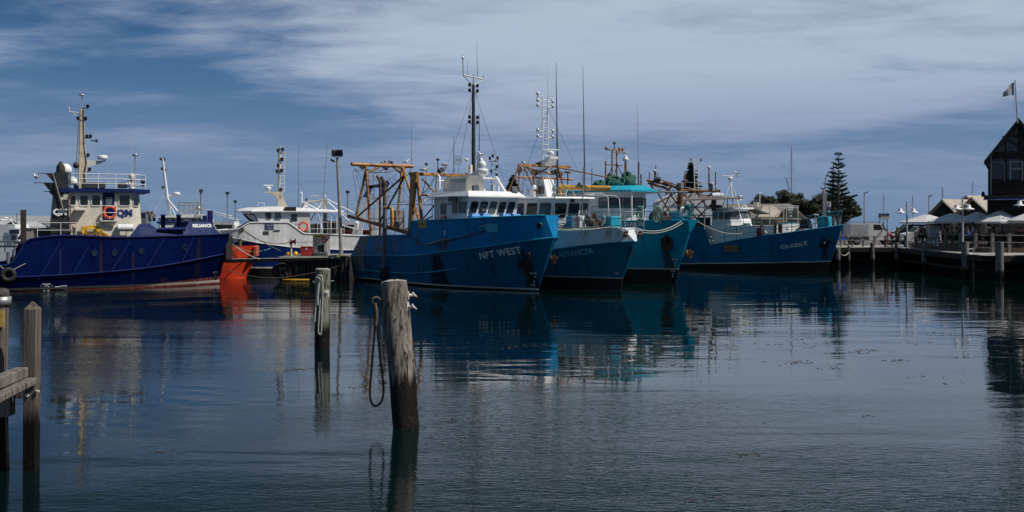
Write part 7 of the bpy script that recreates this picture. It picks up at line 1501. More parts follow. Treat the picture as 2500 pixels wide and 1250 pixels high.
def norfolk(px, pyt, pyb, Y, wpx, label, seed, tiers, gap=1., upsweep=.35, dens=1., first=.1):
    rnd = random.Random(seed); x = gx(px, Y); zt_ = CAMZ+(HOR-pyt)*Y/FPX; zb_ = CAMZ+(HOR-pyb)*Y/FPX; R0 = wpx*Y/FPX/2; H = zt_-zb_
    t = thing('pine_tree', label, 'tree', (x, Y, ZD), 0, 'norfolk pines'); obj('trunk', MB().tube([(x, Y, ZD), (x, Y, zb_), (x+.03, Y, zt_)], [.3, .25, .03], 7), BARK, t); mb = MB()
    for i in range(tiers):
        f = first+(1-first)*(i/(tiers-1))**.95; z = zt_-H*f; rr = R0*min(1., (.10+.95*f**.8))*rnd.uniform(.85, 1.08); nb = rnd.randint(4, 5)+(4 if dens > 1.3 else 0); a0 = rnd.random()*6.28
        for k in range(nb):
            a = a0+6.283*k/nb+rnd.uniform(-.3, .3); L = rr*rnd.uniform(.6, 1.15); d = Vector((math.cos(a), math.sin(a), 0)); sd = Vector((-d.y, d.x, 0)); up_ = Vector((0, 0, upsweep))
            b0 = Vector((x, Y, z+rnd.uniform(-.12, .12))); mb.tube([b0, b0+d*L*.5+up_*L*.15, b0+d*L+up_*L*.55], [.03, .025, .01], 4)
            m_ = max(5, int(L*9*dens))
            for j in range(m_):
                s_ = (j+.7)/m_*(1-.12)+.14; p = b0+d*L*s_+up_*L*(.15*min(1, s_*2)+.4*max(0, s_-.5)*2)
                for q in (-1, 1):
                    ll = .42*L**.5*(.45+.55*math.sin(min(1, s_*1.05)*3.14))*rnd.uniform(.6, 1.25)*.95; wv = (sd*q*.75+d*.55+Vector((0, 0, .8+rnd.uniform(-.5, .4)))).normalized(); e_ = p+wv*ll; wd_ = d*(.15 if dens > 1.3 else .10)*max(1, L)**.4
                    mb.add([p-wd_, p+wd_, e_+wd_*.4, e_-wd_*.4], [(0, 1, 2, 3)])
    obj('crown', mb, LEAFP, t)
norfolk(2047, 371, 520, 128, 92, 'tall open norfolk pine with separate tiers standing above the rightmost broad tree', 5, 14, upsweep=.45, first=.05); norfolk(2034, 393, 520, 133, 60, 'thinner norfolk pine just left of the tall open one', 6, 12, upsweep=.4, first=.05)
norfolk(1687, 397, 486, 112, 54, 'dense conical pine behind the rusty lattice gantry', 7, 20, upsweep=.3, dens=1.6, first=.03); norfolk(1252, 430, 480, 118, 42, 'dense dark pine showing between the two nearest wheelhouses', 8, 16, upsweep=.3, dens=1.6, first=.03); norfolk(1487, 425, 480, 116, 30, 'small pine tip showing behind the green net heap', 9, 14, upsweep=.3, dens=1.5, first=.03)
# brick gable building
Y = 122; z = lambda p, Y=122: CAMZ+(HOR-p)*Y/FPX; t = thing('brick_building', 'low building with tan roof and brick gable behind the CA-DEN trawler', 'building', (gx(1920, Y), Y, ZD))
BRK = bpy.data.materials.new('tan_brick'); BRK.use_nodes = True; nt = BRK.node_tree; tc = nd(nt, 'ShaderNodeTexCoord').outputs['Object']; bk = nd(nt, 'ShaderNodeTexBrick', {'Vector': mapping(nt, tc, (1, 1, 1), (math.pi/2, 0, 0)), 'Color1': (.30, .22, .12, 1), 'Color2': (.20, .15, .09, 1), 'Mortar': (.25, .22, .18, 1), 'Scale': 3.2}); nt.links.new(bk.outputs[0], nt.nodes['Principled BSDF'].inputs['Base Color']); nt.nodes['Principled BSDF'].inputs['Roughness'].default_value = .85
ap = Vector((gx(1927, Y), Y, z(497))); rl = Vector((gx(1883, Y), Y, z(533))); rr = Vector((gx(1968, Y), Y, z(535))); dv = Vector((-7, 5, 0))
obj('wall', MB().prism([(rl.x+.2, Y, ZD), (rr.x-.2, Y, ZD), (rr.x-.2, Y, rr.z), (ap.x, Y, ap.z-.12), (rl.x+.2, Y, rl.z)], dv), BRK, t)
for P_ in (rl, rr): o = Vector((.1, -.3, 0)); obj('roof_slope', MB().prism([ap+o, P_+o, P_+o-Vector((0, 0, .12)), ap+o-Vector((0, 0, .12))], dv), ROOFM, t)
obj('roof_slope', MB().prism([(gx(1850, Y-1), Y-1.2, z(531)), (gx(1898, Y-1), Y-1.2, z(531)), (gx(1920, Y), Y+.8, z(503)), (gx(1868, Y), Y+.8, z(503))], (0, 0, .08)), ROOFM, t)
t = thing('fuel_sign', 'white and grey fuel station sign in front of the brick gable', 'sign', (gx(1930, 119), 119, ZD)); obj('panel', MB().box((gx(1930, 119), 119, z(509, 119)), (.58, .08, .46)), LETW, t); obj('lower_panel', MB().box((gx(1930, 119), 119, z(525, 119)), (.55, .08, .85)), mat('slate_panel', (.10, .13, .15), .5), t); put_text('lettering', 'Mobil', .2, Vector((gx(1930, 119), 118.95, z(511, 119))), (1, 0, 0), (0, 0, 1), BLET, t); obj('post', MB().box((gx(1930, 119), 119.05, 2.5), (.4, .06, 1.8)), mat('slate_panel', (.10, .13, .15), .5), t); obj('emblem', MB().lathe((gx(1930, 119), 118.95, z(528, 119)), [(.1, 0), (.08, .01), (.01, .012)], 12, (0, -1, 0)), LETW, t); obj('marks', MB().box((gx(1930, 119), 118.95, z(519, 119)), (.3, .02, .09)), LETW, t)
t = thing('canopy_frame', 'thin white metal canopy frame in front of the brick gable', 'frame', (gx(1920, 116), 116, ZD)); q = lambda x, y, Y=116: at(x, y, Y)
for x in (1879, 1913, 1920, 1948): obj('post', MB().tube([q(x, 550), q(x, 502 if x > 1900 else 506)], .05, 6), FRAMEW, t)
obj('beam', MB().tube([q(1862, 505), q(1918, 501), q(1950, 504)], .05, 6).tube([q(1862, 508, 118), q(1950, 507, 118)], .04, 6), FRAMEW, t); obj('brace', MB().tube([q(1888, 532), q(1920, 504)], .05, 6), WORN, t); obj('awning', MB().box(q(1905, 534, 117), (4.2, 1.2, .1)), FRAMEW, t)
# poles and masts
def lamp_pole(px, yt, Y, label, kind):
    t = thing('lamp_post', label, 'lamp', (gx(px, Y), Y, ZD)); x = gx(px, Y); zt_ = CAMZ+(HOR-yt)*Y/FPX
    if kind == 'arm':
        obj('pole', MB().tube([(x, Y, ZD), (x, Y, zt_-1.), (x+.15, Y, zt_-.5), (x+.5, Y, zt_-.12), (x+1.3, Y, zt_)], [.09, .07, .06, .05, .04], 8), STEEL, t); obj('lamp', MB().ball((x+1.5, Y, zt_), .22, .45), FRAMEW, t)
    else: obj('pole', MB().tube([(x, Y, ZD), (x, Y, zt_)], [.09, .06], 7), STEEL, t); obj('lamp', MB().box((x+.2, Y, zt_+.05), (.5, .25, .12), ry=-.3), DARK, t, bevel=.03)
    return t
lamp_pole(2015, 415, 110, 'tall street lamp with curved arm in front of the tall pine', 'arm'); lamp_pole(2110, 471, 130, 'thin street light between the broad tree and the blue sign', 'top'); lamp_pole(2268, 479, 135, 'thin street light left of the black sheds', 'top')
t = thing('utility_pole', 'grey pole with small crossarm beside the curved street lamp', 'pole', (gx(2010, 109), 109, ZD)); x = gx(2010, 109); zt_ = CAMZ+(HOR-459)*109/FPX; obj('pole', MB().tube([(x, 109, ZD), (x, 109, zt_)], .1, 8), GREYP, t); obj('crossarm', MB().box((x, 109, zt_-.05), (.4, .1, .08)), DARK, t); obj('lamp', MB().ball((x-.2, 109, zt_), .09).brk().ball((x+.2, 109, zt_), .09), DARK, t)
t = thing('banner', 'white and blue banner hung on the curved street lamp', 'banner', at(2023, 520, 109.5)); obj('white_panel', MB().box(at(2023.5, 499, 109.5), (.42, .03, .55)), LETW, t); obj('blue_panel', MB().box(at(2023.5, 518, 109.5), (.42, .03, 1.05)), mat('blue_banner', (.01, .03, .12), .6), t); obj('emblem', MB().torus(at(2023.5, 497, 109.45), .1, .03, (0, 1, 0), 14, 6), mat('navy_lettering', (.02, .03, .09), .5), t); obj('emblem', MB().ball(at(2023.5, 517, 109.45), .1), LETW, t); obj('stripe', MB().box(at(2023.5, 503, 109.47), (.3, .02, .06)), RED, t)
def mast(px, yt, yb, Y, label, lean=0, boom=None, r=.07):
    t = thing('yacht_mast', label, 'mast', at(px, yb, Y), 0, 'masts of yachts beyond the wharf'); a = at(px, yb, Y); a.z = 1.; b_ = at(px-lean, yt, Y); obj('spar', MB().tube([a, b_], [r, r*.6], 7), STEEL, t)
    obj('spreader', MB().tube([a.lerp(b_, .66)+Vector((-.35, 0, 0)), a.lerp(b_, .66)+Vector((.35, 0, 0))], .02, 5), STEEL, t); obj('shroud', MB().tube([a+Vector((-.7, .3, 1.5)), a.lerp(b_, .66)+Vector((-.35, 0, 0)), b_], .01, 4).brk().tube([a+Vector((.7, .3, 1.5)), a.lerp(b_, .66)+Vector((.35, 0, 0)), b_], .01, 4), WIRE, t); obj('masthead', MB().ball(b_, .09), STEEL, t)
    if boom: obj('boom', MB().tube([at(*boom[0], Y), at(*boom[1], Y)], .05, 6), DARK, t)
mast(1934, 357, 480, 150, 'tall white yacht mast with a leaning boom above the broad trees', 2, ((1928, 466), (1918, 432)), .12); mast(2157, 476, 545, 140, 'yacht mast behind the blue information sign', -1); mast(2228, 478, 545, 142, 'yacht mast behind the wharf twin lamp', 0); mast(2303, 456, 520, 150, 'dark leaning yacht mast above the left shed roof', 2, None, .1); mast(2375, 443, 500, 150, 'thin yacht mast above the right shed roof', 0)
# white motor yacht whose upper works show behind the lattice gantry
YT = Boat('motor_yacht', 'large white motor yacht hidden behind the rusty lattice gantry', 'yacht', 1592, 639, 8, 181)
build_hull(YT, [(0, 7.8, [(0, 2.2), (.6, 2.2), (1, .02)], [(0, -.4), (1, -.4)], 0), (0, 8.2, [(0, 2.4), (.6, 2.4), (1, .05)], [(0, 2.2), (1, 2.8)], 0)], [WHITE], n=20)
hs = [(7.6, 2.4), (7.6, 5.9), (7.0, 6.3), (5.4, 6.75), (3., 6.7), (1.6, 6.2), (.8, 5.), (.1, 3.2), (.1, 2.4)]
obj('superstructure', MB().prism([(u, -2.1, z_) for u, z_ in hs], (0, 4.2, 0)), WHITE, YT.e, bevel=.2, seg=3)
for z_ in (3.6, 4.6, 5.4): obj('side_line', MB().box((4.5, 2.11, z_), (5.8, .02, .05)), GREYP, YT.e)
obj('side_window', MB().prism([(7.5, 2.115, 3.3), (6.6, 2.115, 4.3), (6.3, 2.115, 4.3), (6.3, 2.115, 3.3)], (0, .01, 0)), GLASS, YT.e)
# ================================================================ white and blue trawler behind the middle jetty
K = Boat('trawler', 'white trawler with blue lower hull and raked wheelhouse, SHARK BAY on its bow', 'fishing boat', 495, 673, 12.5, 197)
KB = hull_mat('royal_blue_hull_paint', (.006, .022, .14), .4, wear=.2, streak=.3); KW = hull_mat('grubby_white_plating', (.68, .69, .69), .5, wear=.25, streak=.6, streakc=(.36, .34, .28), wearcol=(.62, .62, .6), stains=[])
def ku(px): return K.U(px, 2.)
def kz(px, py): return K.z(py, ku(px), 2.)
ubk = 13.3
def sorted_t(l): return tuple(sorted(l))
def kk(l): return [((ku(x)+.2)/(ubk+.2), kz(x, y)) for x, y in l]
zk1 = sorted_t(kk([(840, 610), (705, 603), (628, 593), (549, 577)])+[(0, kz(840, 611)), (1, 3.2)]); zk2 = sorted_t(kk([(776, 571), (741, 570), (704, 543), (609, 543), (582, 559), (533, 563)])+[(0, kz(840, 578)), (1, 3.75)])
build_hull(K, [(-.1, 12.4, [(0, 1.8), (.6, 2.), (.85, 1.), (1, .02)], [(0, -.5), (1, -.5)], 1), (-.1, 12.7, [(0, 2.), (.6, 2.1), (.85, 1.3), (1, .02)], [(0, .5), (1, .6)], 2), (-.1, 12.75, [(0, 2.), (.6, 2.1), (.85, 1.3), (1, .02)], [(0, .6), (1, .72)], 0),
    (-.2, ubk-.1, [(0, 2.2), (.6, 2.25), (.85, 1.9), (1, .1)], zk1, 3), (-.2, ubk, [(0, 2.2), (.6, 2.25), (.85, 2.0), (1, .2)], zk2, 3)], [KB, BLKB, LINE, KW], n=80, deckz=2.2, deckmat=DECKM)
level_tube(K, 3, .03, KW, 'knuckle_strake'); level_tube(K, 4, .05, WHITE, 'bulwark_cap')
K.text('SHARK BAY', 593, 591, .40, mat('pale_grey_lettering', (.68, .7, .72), .5), side=1, bold=.016, spacing=1.0, slope=.05)
def kp(x, y, v=1.75): return K.P(x, y, v)
# wheelhouse with forward raked front
b0, b1, t0, t1 = kp(634, 545), kp(757, 545), kp(600, 517), kp(757, 517)
mb = MB(); lo = [(b1.x, 1.75, 2.4), (b0.x, 1.75, 2.4), (b0.x+.4, .9, 2.4), (b0.x+.4, -.9, 2.4), (b0.x, -1.75, 2.4), (b1.x, -1.75, 2.4)]
md = [(b1.x, 1.75, b0.z), (b0.x, 1.75, b0.z), (b0.x+.4, .9, b0.z), (b0.x+.4, -.9, b0.z), (b0.x, -1.75, b0.z), (b1.x, -1.75, b0.z)]
xt = t0.x-.55; hi = [(t1.x, 1.75, t0.z), (xt, 1.75, t0.z), (xt+.75, .9, t0.z), (xt+.75, -.9, t0.z), (xt, -1.75, t0.z), (t1.x, -1.75, t0.z)]
mb.loft(lo, md, cap=False); mb.loft(md, hi); obj('wheelhouse', mb, WHITE, K.e)
rz_ = t0.z; ro = [(kp(838, 520).x, 1.95, rz_-.05), (xt-1.6, 1.98, rz_), (xt+.15, 1.95, rz_-.02), (xt+1.15, .9, rz_-.02), (xt+1.15, -.9, rz_-.02), (xt+.15, -1.95, rz_), (kp(838, 520).x, -1.95, rz_-.05)]
rh = [(x*.985+.02, y*.9, z_+(.16 if i in (0, 6) else .4 if i in (1, 5) else .22)) for i, (x, y, z_) in enumerate(ro)]
obj('roof', MB().loft(ro, [(x, y, z_+.07) for x, y, z_ in ro], cap=True).loft([(x, y, z_+.071) for x, y, z_ in ro], rh), WHITE, K.e)
def kwin(x0, x1, x2, x3, y0, y1, g=GLASS):      # top left/right, bottom left/right in the photograph
    n_ = (0, 1, 0); o = 1.765; P_ = [(K.U(x2, o), o, kp(x2, y1).z), (K.U(x3, o), o, kp(x3, y1).z), (K.U(x1, o), o, kp(x1, y0).z), (K.U(x0, o), o, kp(x0, y0).z)]
    window(K.e, P_, n_, GASK, g, .09, .035)
kwin(647, 662, 651, 662, 519, 535); kwin(671, 686, 671, 686, 520, 536, GLASS2); kwin(712, 725, 712, 725, 524, 539)
for (i0, i1) in ((1, 2), (2, 3)):
    f, n = fwall(K, md[i0], md[i1], hi[i0], hi[i1]); n = n if n.x > 0 else -n
    for s0, s1 in ([(.06, .48), (.54, .95)] if i0 == 1 else [(.05, .32), (.37, .63), (.68, .95)]): window(K.e, [f(s0, .12)+n*.012, f(s1, .12)+n*.012, f(s1, .85)+n*.012, f(s0, .85)+n*.012], n, GASK, GLASS, .07, .03)
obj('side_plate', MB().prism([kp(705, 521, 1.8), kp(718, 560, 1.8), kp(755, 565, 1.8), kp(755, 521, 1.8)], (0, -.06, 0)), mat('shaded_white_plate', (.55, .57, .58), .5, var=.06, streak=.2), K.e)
swx = kp(712, 531, 1.83); obj('cabin_window', MB().box((kp(718, 531).x, 1.82, swx.z), (.42, .03, .5)), GLASS, K.e, bevel=.01)
obj('black_panel', MB().box((kp(708, 510).x, 1.96, kp(708, 509).z-.02), (.85, .06, .26)), BLACK, K.e)
put_text('lettering', 'VA7845', .16, (kp(668, 514).x, 1.765, kp(668, 515).z), (-1, 0, 0), (0, 0, 1), DARK, K.e)
h, n = K.hull_pt(ku(657), kz(657, 553), 1, .02); sb = obj('sign_plate', MB().box(h, (.6, .03, .42)), mat('navy_sign', (.008, .02, .12), .5), K.e)
put_text('lettering', 'SKILLED', .14, h+Vector((0, .017, .04)), (-1, 0, 0), (0, 0, 1), LETW, K.e, shear=.3, off=.006); put_text('lettering', 'FISHERIES', .09, h+Vector((0, .017, -.14)), (-1, 0, 0), (0, 0, 1), LETW, K.e, off=.006)
h, n = K.hull_pt(ku(649), kz(649, 566), 1, .02); obj('vent_slot', MB().box(h, (.4, .03, .1)).box(h+Vector((0, 0, -.14)), (.4, .03, .08)), DARK, K.e); h, n = K.hull_pt(ku(675), kz(675, 563), 1, .02); obj('vent_slot', MB().box(h, (.45, .03, .09)), DARK, K.e)
h, n = K.hull_pt(ku(590), kz(590, 560), 1, .02); obj('hawse_pipe', MB().torus(h, .13, .05, n, 14, 6), DARK, K.e)
lb = thing('lifebuoy', 'orange lifebuoy hung behind the wheelhouse of the white SHARK BAY trawler', 'lifebuoy', K.W(kp(741, 553, 2.0))); lifebuoy(lb, K.W(kp(741, 553, 2.05)), (K.p[0], K.p[1], 0), .31, 'ring')
# mast and swept pedestal
MC = mat('yellowed_white', (.55, .49, .38), .5, var=.08, streak=.3, rust=.12)
pd = MB(); ps = [(678, 503), (678, 484), (662, 472), (644, 470), (644, 468), (690, 468), (692, 482), (697, 495), (703, 506)]
pd.prism([K.P(x, y, .3) for x, y in ps], (0, -.6, 0)); obj('mast_pedestal', pd, MC, K.e, bevel=.03)
m0, m1 = K.P(686, 470, .0), K.P(685, 366, 0); mc = obj('mast', MB().tube([K.P(681, 470, 0), K.P(683, 372, 0)], .1, 8), MC, K.e); obj('mast_ladder', ladder(MB(), K.P(688, 470, 0), K.P(691, 370, 0), (1, 0, 0), .3, .3, .03, .02), WHITE, mc)
mb = MB()
for x, y in ((679, 371), (690, 369), (689, 393), (679, 408), (676, 422), (688, 420), (686, 467)): q = K.P(x, y, .1); mb.brk().lathe(q, [(.08, -.02), (.1, .02), (.1, .22), (.12, .24), (.03, .27)], 8)
obj('navigation_light', mb, DARK, mc); obj('yard', MB().tube([K.P(677, 374, 0), K.P(703, 372, 0)], .04, 6).lathe(K.P(684, 368, 0), [(.03, 0), (.03, .2), (.12, .22), (.05, .3)], 10), MC, mc)
radar(K.e, K.P(655, 468, 0), (1, .15, .0), .75); whip(K.e, K.P(729, 505, .3), 4.6, None, .02); whip(K.e, K.P(726, 505, .3), 1.1, FRAMEW, .012); obj('antenna_post', MB().tube([K.P(737, 508, .5), K.P(737, 470, .5), K.P(733, 470, .5)], .06, 6), WHITE, K.e)
rail(K.e, [K.P(629, 503, 1.2), K.P(645, 503, 1.2)], (.22,), WHITE, name='roof_rail')
# king post, booms and stays
kt = K.P(794, 490, .8); kb = K.P(793, 590, .8); obj('king_post', MB().tube([kb, kt], .15, 10), MC, K.e)
obj('swept_arm', MB().tube([K.P(746, 497, .6), K.P(757, 492, .6), K.P(775, 492, .7), K.P(793, 486, .8)], [.12, .08, .07, .1], 8).tube([K.P(746, 497, .6), K.P(740, 508, .6)], .16, 8), MC, K.e)
for i, l in enumerate([((788, 490), (730, 582)), ((798, 486), (864, 520)), ((800, 492), (852, 540)), ((738, 492), (800, 523)), ((742, 500), (775, 520)), ((752, 500), (738, 510)), ((795, 538), (870, 560))]): obj('boom', MB().tube([K.P(*l[0], 1.0), K.P(*l[1], 1.2)], .05, 6), WHITE, K.e)
whip(K.e, K.P(790, 484, .8), 4.2, GREYP, .035, (-.3, 0)); ym = MB(); base = K.P(790, 484, .8)
for k_ in (.55, .72, .9): c = base+Vector((-.3*k_*k_, 0, 4.2*k_)); ym.brk().tube([c+Vector((-.25, 0, 0)), c+Vector((.25, 0, 0))], .015, 5)
obj('aerial_rod', ym, GREYP, K.e); flood(K, 748, 487, .8, .5); obj('flat_antenna', MB().tube([K.P(768, 492, .6), K.P(768, 479, .6)], .03, 6).box(K.P(768, 478, .6), (.6, .3, .05)), WHITE, K.e); obj('white_ball', MB().ball(K.P(793, 480, .8), .09), WHITE, K.e)
for x in (783, 808, 822): obj('awning_post', MB().tube([K.P(x, 528, 1.8), K.P(x, 575, 1.8)], .04, 6), WHITE, K.e)
obj('deck_gear', MB().box(K.P(770, 560, 1.2), (.8, .8, .8)).box(K.P(812, 556, 1.2), (1.2, .9, 1.0)), mat('dark_gear', (.03, .03, .03), .7, var=.4), K.e, bevel=.05); rail(K.e, [K.P(x, 572, 2.1) for x in (757, 775, 800, 825, 840)], (.4, .9), WORN, .022, name='stern_rail'); rail(K.e, [K.P(x, 562, 1.9) for x in (541, 560, 585)], (.3, .6), DARK, .018, name='bow_rail')
for x, y in ((698, 560), (717, 566)): pass
# ---------------------------------------------------------------- orange hull between the two
O = Boat('orange_boat', 'bright orange steel boat whose scraped bow shows beside the dark blue work boat', 'boat', 600, 679, 9, 8)
OR_ = hull_mat('orange_hull_paint', (.8, .07, .026), .5, wear=.2, streak=.35, wearcol=(.8, .11, .045), streakc=(.25, .04, .015), stains=[(8.1, .35, 2.0, .9, (.07, .03, .02), .85, .25)])
build_hull(O, [(0, 8.95, [(0, 1.6), (.6, 1.8), (.85, 1.0), (1, .05)], [(0, -.4), (1, -.4)], 0), (0, 9.05, [(0, 1.8), (.6, 2.), (.85, 1.25), (1, .06)], [(0, .1), (1, .15)], 0), (0, 9.65, [(0, 2.), (.6, 2.1), (.85, 1.6), (1, .15)], [(0, 1.35), (1, 1.45)], 0), (0, 9.75, [(0, 2.), (.6, 2.1), (.85, 1.75), (.97, .9), (1, .6)], [(0, 1.9), (1, 2.3)], 0)], [OR_], n=40, deckz=1.6, deckmat=DECKM)
obj('bow_fender', MB().box((9.72, .0, 1.9), (.25, 1.6, .75)), mat('worn_orange_fender', (.45, .10, .04), .7, var=.5, scale=4, dirt=.6), O.e, bevel=.05); obj('bollard', MB().tube([O.P(586, 602, -1.2), O.P(586, 583, -1.2)], .12, 8).tube([O.P(580, 588, -1.2), O.P(593, 588, -1.2)], .05, 6), mat('khaki_iron', (.10, .085, .05), .8, rust=.3), O.e)
# ================================================================ middle jetty of sheet piling with its fittings
YJ = 71.6; ZJ = CAMZ-(629-HOR)*YJ/FPX; jt = thing('jetty', 'black steel sheet pile jetty between the work boat and the nearest trawler', 'jetty', (gx(760, YJ), YJ, 0))
SP = mat('black_sheet_piling', (.014, .013, .013), .6, var=.5, rust=.12); x0, x1 = gx(683, YJ), gx(846, YJ); mb = MB(); pts = []; x = x0; k = 0
while x < x1: pts += [(x, YJ), (x+.18, YJ), (x+.26, YJ+.2), (x+.44, YJ+.2), (x+.52, YJ)]; x += .52
P2 = [(a, b) for i, (a, b) in enumerate(pts) if i == 0 or (a, b) != pts[i-1]]
mb.add([(a, b, -1) for a, b in P2]+[(a, b, ZJ) for a, b in P2], [(i, i+1, len(P2)+i+1, len(P2)+i) for i in range(len(P2)-1)]); mb.add([(x0, YJ, -1), (x0, YJ, ZJ), (x0-.5, 86, ZJ), (x0-.5, 86, -1)], [(0, 1, 2, 3)]); mb.add([(x1+.02, YJ, -1), (x1+.02, YJ, ZJ), (x1-1.2, 86, ZJ), (x1-1.2, 86, -1)], [(3, 2, 1, 0)])
obj('sheet_piling', mb, SP, jt)
JD = mat('jetty_concrete', (.22, .21, .19), .9, var=.25, dirt=.5); obj('deck', MB().loft([(x0-.1, YJ-.12, ZJ-.05), (x1+.1, YJ-.12, ZJ-.05), (x1-1.1, 86, ZJ-.05), (x0-.6, 86, ZJ-.05)], [(x0-.1, YJ-.12, ZJ+.05), (x1+.1, YJ-.12, ZJ+.05), (x1-1.1, 86, ZJ+.05), (x0-.6, 86, ZJ+.05)]), JD, jt)
obj('weeds', MB().loft([(gx(770, YJ), YJ+.2, ZJ), (gx(840, YJ), YJ+.2, ZJ), (gx(840, YJ), YJ+.5, ZJ), (gx(770, YJ), YJ+.5, ZJ)], [(gx(772, YJ), YJ+.3, ZJ+.12), (gx(838, YJ), YJ+.3, ZJ+.16), (gx(838, YJ), YJ+.4, ZJ+.16), (gx(772, YJ), YJ+.4, ZJ+.12)]), mat('dry_weeds', (.12, .11, .05), .9, var=.5, scale=14), jt)
for px in (836, 844): obj('corner_pile', MB().tube([(gx(px, YJ-.5), YJ-.5, -1), (gx(px, YJ-.5), YJ-.5, ZJ+.12)], .16, 10), mat('black_pile', (.012, .011, .01), .7, var=.4), jt)
a, b_ = at(545, 634, 69.5), at(800, 629, YJ-.3); t = thing('gangway', 'long dark steel gangway beam lying low in front of the orange bow', 'gangway', a)
d = b_-a; t_ = Vector((0, 0, -.2)); mb = MB().loft([a, a+Vector((0, .5, 0)), a+Vector((0, .5, 0))+t_, a+t_], [b_, b_+Vector((0, .5, 0)), b_+Vector((0, .5, 0))+t_, b_+t_]); obj('beam', mb, mat('dark_gangway_steel', (.006, .006, .0065), .8, var=.3, spec=.1), t, bevel=.01); obj('handrail', MB().tube([a+Vector((0, .1, .02)), b_+Vector((0, .1, .02))], .03, 6), STEEL, t)
# tyres hung at the jetty
for i, (x, y, ax_, lab) in enumerate(((675, 662, (.9, -.4, .1), 'left black tyre of the pile hung at the jetty corner'), (689, 655, (.2, -1, .5), 'upper black tyre of the pile hung at the jetty corner'), (690, 670, (-.4, -1, 0), 'lower black tyre of the pile hung at the jetty corner'))):
    p = at(x, y, YJ-.5); t = thing('tyre_fender', lab, 'tyre', p, 0, 'tyres hung at the jetty corner'); obj('tyre', MB().torus(p, .29, .13, ax_, 20, 8), BLACK, t); obj('lashing', MB().tube(sag(p+Vector((-.2, -.15, .1)), p+Vector((.25, -.15, .15)), .2, 8), .02, 5), ROPE, t)
t = thing('oil_boom', 'yellow floating boom lying on the water under the jetty', 'boom', at(722, 681, 71)); mb = MB()
for i in range(7): a = at(692+i*9, 683-i*.35, 71.0-.02*i); a.z = .07; mb.tube([a, a+Vector((.22, .02, .0))], .09, 8)
mb.tube([Vector((gx(690, 71), 70.95, .1)), Vector((gx(757, 71), 70.9, .1))], .05, 6); obj('float', mb, mat('grubby_yellow_float', (.42, .24, .02), .5, var=.3, dirt=.3), t)
# things on the jetty
def jz(px, Y): return Vector((gx(px, Y), Y, ZJ+.05))
fb = jz(833, 74.5); t = thing('floodlight_pole', 'tall grey floodlight pole standing on the middle jetty', 'lamp', fb); tp = at(823, 385, 74.5); obj('pole', MB().tube([fb, fb.lerp(tp, .5)+Vector((.03, 0, 0)), tp], [.15, .12, .08], 10), mat('grey_light_pole', (.30, .28, .26), .5, var=.15), t)
for dx, rz in ((-.16, .5), (.2, -.15)): o_ = obj('floodlight', MB().box(tp+Vector((dx, -.05, .33)), (.42, .2, .46), rz=rz, rx=.25), DARK, t, bevel=.03)
obj('bracket', MB().torus(tp+Vector((0, 0, .18)), .3, .025, (0, 1, 0), 12, 6, 0, 0, 3.14) if False else MB().tube([tp+Vector((-.36, 0, .35)), tp+Vector((-.3, 0, .1)), tp+Vector((0, 0, 0)), tp+Vector((.3, 0, .1)), tp+Vector((.38, 0, .35))], .025, 6), DARK, t)
cm = at(812, 392, 74.4); obj('camera', MB().box(cm, (.34, .16, .16), ry=.5), DARK, t, bevel=.02); obj('camera_arm', MB().tube([cm+Vector((.1, 0, -.08)), at(824, 395, 74.5)], .02, 5), STEEL, t)
b = jz(784, 74); t = thing('fuel_pump', 'white fuel pump kiosk with grey cabinet on the middle jetty', 'pump', b)
obj('cabinet', MB().box(b+Vector((0, 0, .72)), (1.05, .7, 1.44)), WORN, t, bevel=.02); obj('meter_box', MB().box(b+Vector((-.12, -.4, .95)), (.42, .16, .5)), mat('grey_meter', (.16, .16, .16), .6), t, bevel=.02); obj('yellow_sign', MB().box(b+Vector((-.1, -.36, 1.36)), (.75, .03, .17)), YELLOW, t); obj('sign_marks', MB().box(b+Vector((-.25, -.38, 1.36)), (.1, .012, .1)).box(b+Vector((-.05, -.38, 1.36)), (.1, .012, .1)).box(b+Vector((.12, -.38, 1.36)), (.08, .012, .1)), BLACK, t); obj('recess', MB().box(b+Vector((.06, -.352, .5)), (.45, .03, .55)), BLACK, t); obj('hose_reel', MB().torus(b+Vector((.33, -.42, 1.15)), .17, .05, (0, 1, 0), 14, 6), mat('hose_red', (.2, .02, .02), .5), t); obj('roof', MB().box(b+Vector((.1, 0, 1.5)), (1.5, .9, .07)), WORN, t, bevel=.01)
obj('tray', MB().box(b+Vector((0, -.45, .22)), (.8, .3, .08)), STEEL, t)
b = jz(800, 74); t = thing('cabinet', 'narrow pale grey cabinet beside the fuel pump', 'cabinet', b); obj('body', MB().box(b+Vector((.02, -.1, .72)), (.26, .4, 1.45)), WORN, t, bevel=.02); obj('door', MB().box(b+Vector((.02, -.305, .75)), (.2, .012, 1.1)), STEEL, t)
b = jz(750, 73.6); t = thing('storage_bin', 'dark red storage bin with white label on the middle jetty', 'bin', b); obj('body', MB().box(b+Vector((0, 0, .3)), (.82, .6, .6)), RED, t, bevel=.03); obj('lid', MB().box(b+Vector((0, 0, .63)), (.86, .64, .06)), RED, t, bevel=.02); obj('label_plate', MB().box(b+Vector((.0, -.31, .5)), (.1, .012, .12)), LETW, t)
b = jz(711, 73); t = thing('capstan_post', 'white post with maroon hauling head at the jetty edge', 'post', b); obj('post', MB().tube([b, b+Vector((0, 0, .85))], .06, 8), WORN, t); obj('winch_head', MB().lathe(b+Vector((.1, 0, 1.0)), [(.22, -.2), (.22, -.14), (.1, -.12), (.1, .12), (.22, .14), (.22, .2)], 14, (1, .3, 0)).box(b+Vector((0, 0, .95)), (.14, .2, .25)), mat('maroon_paint', (.13, .012, .02), .5, rust=.2), t)
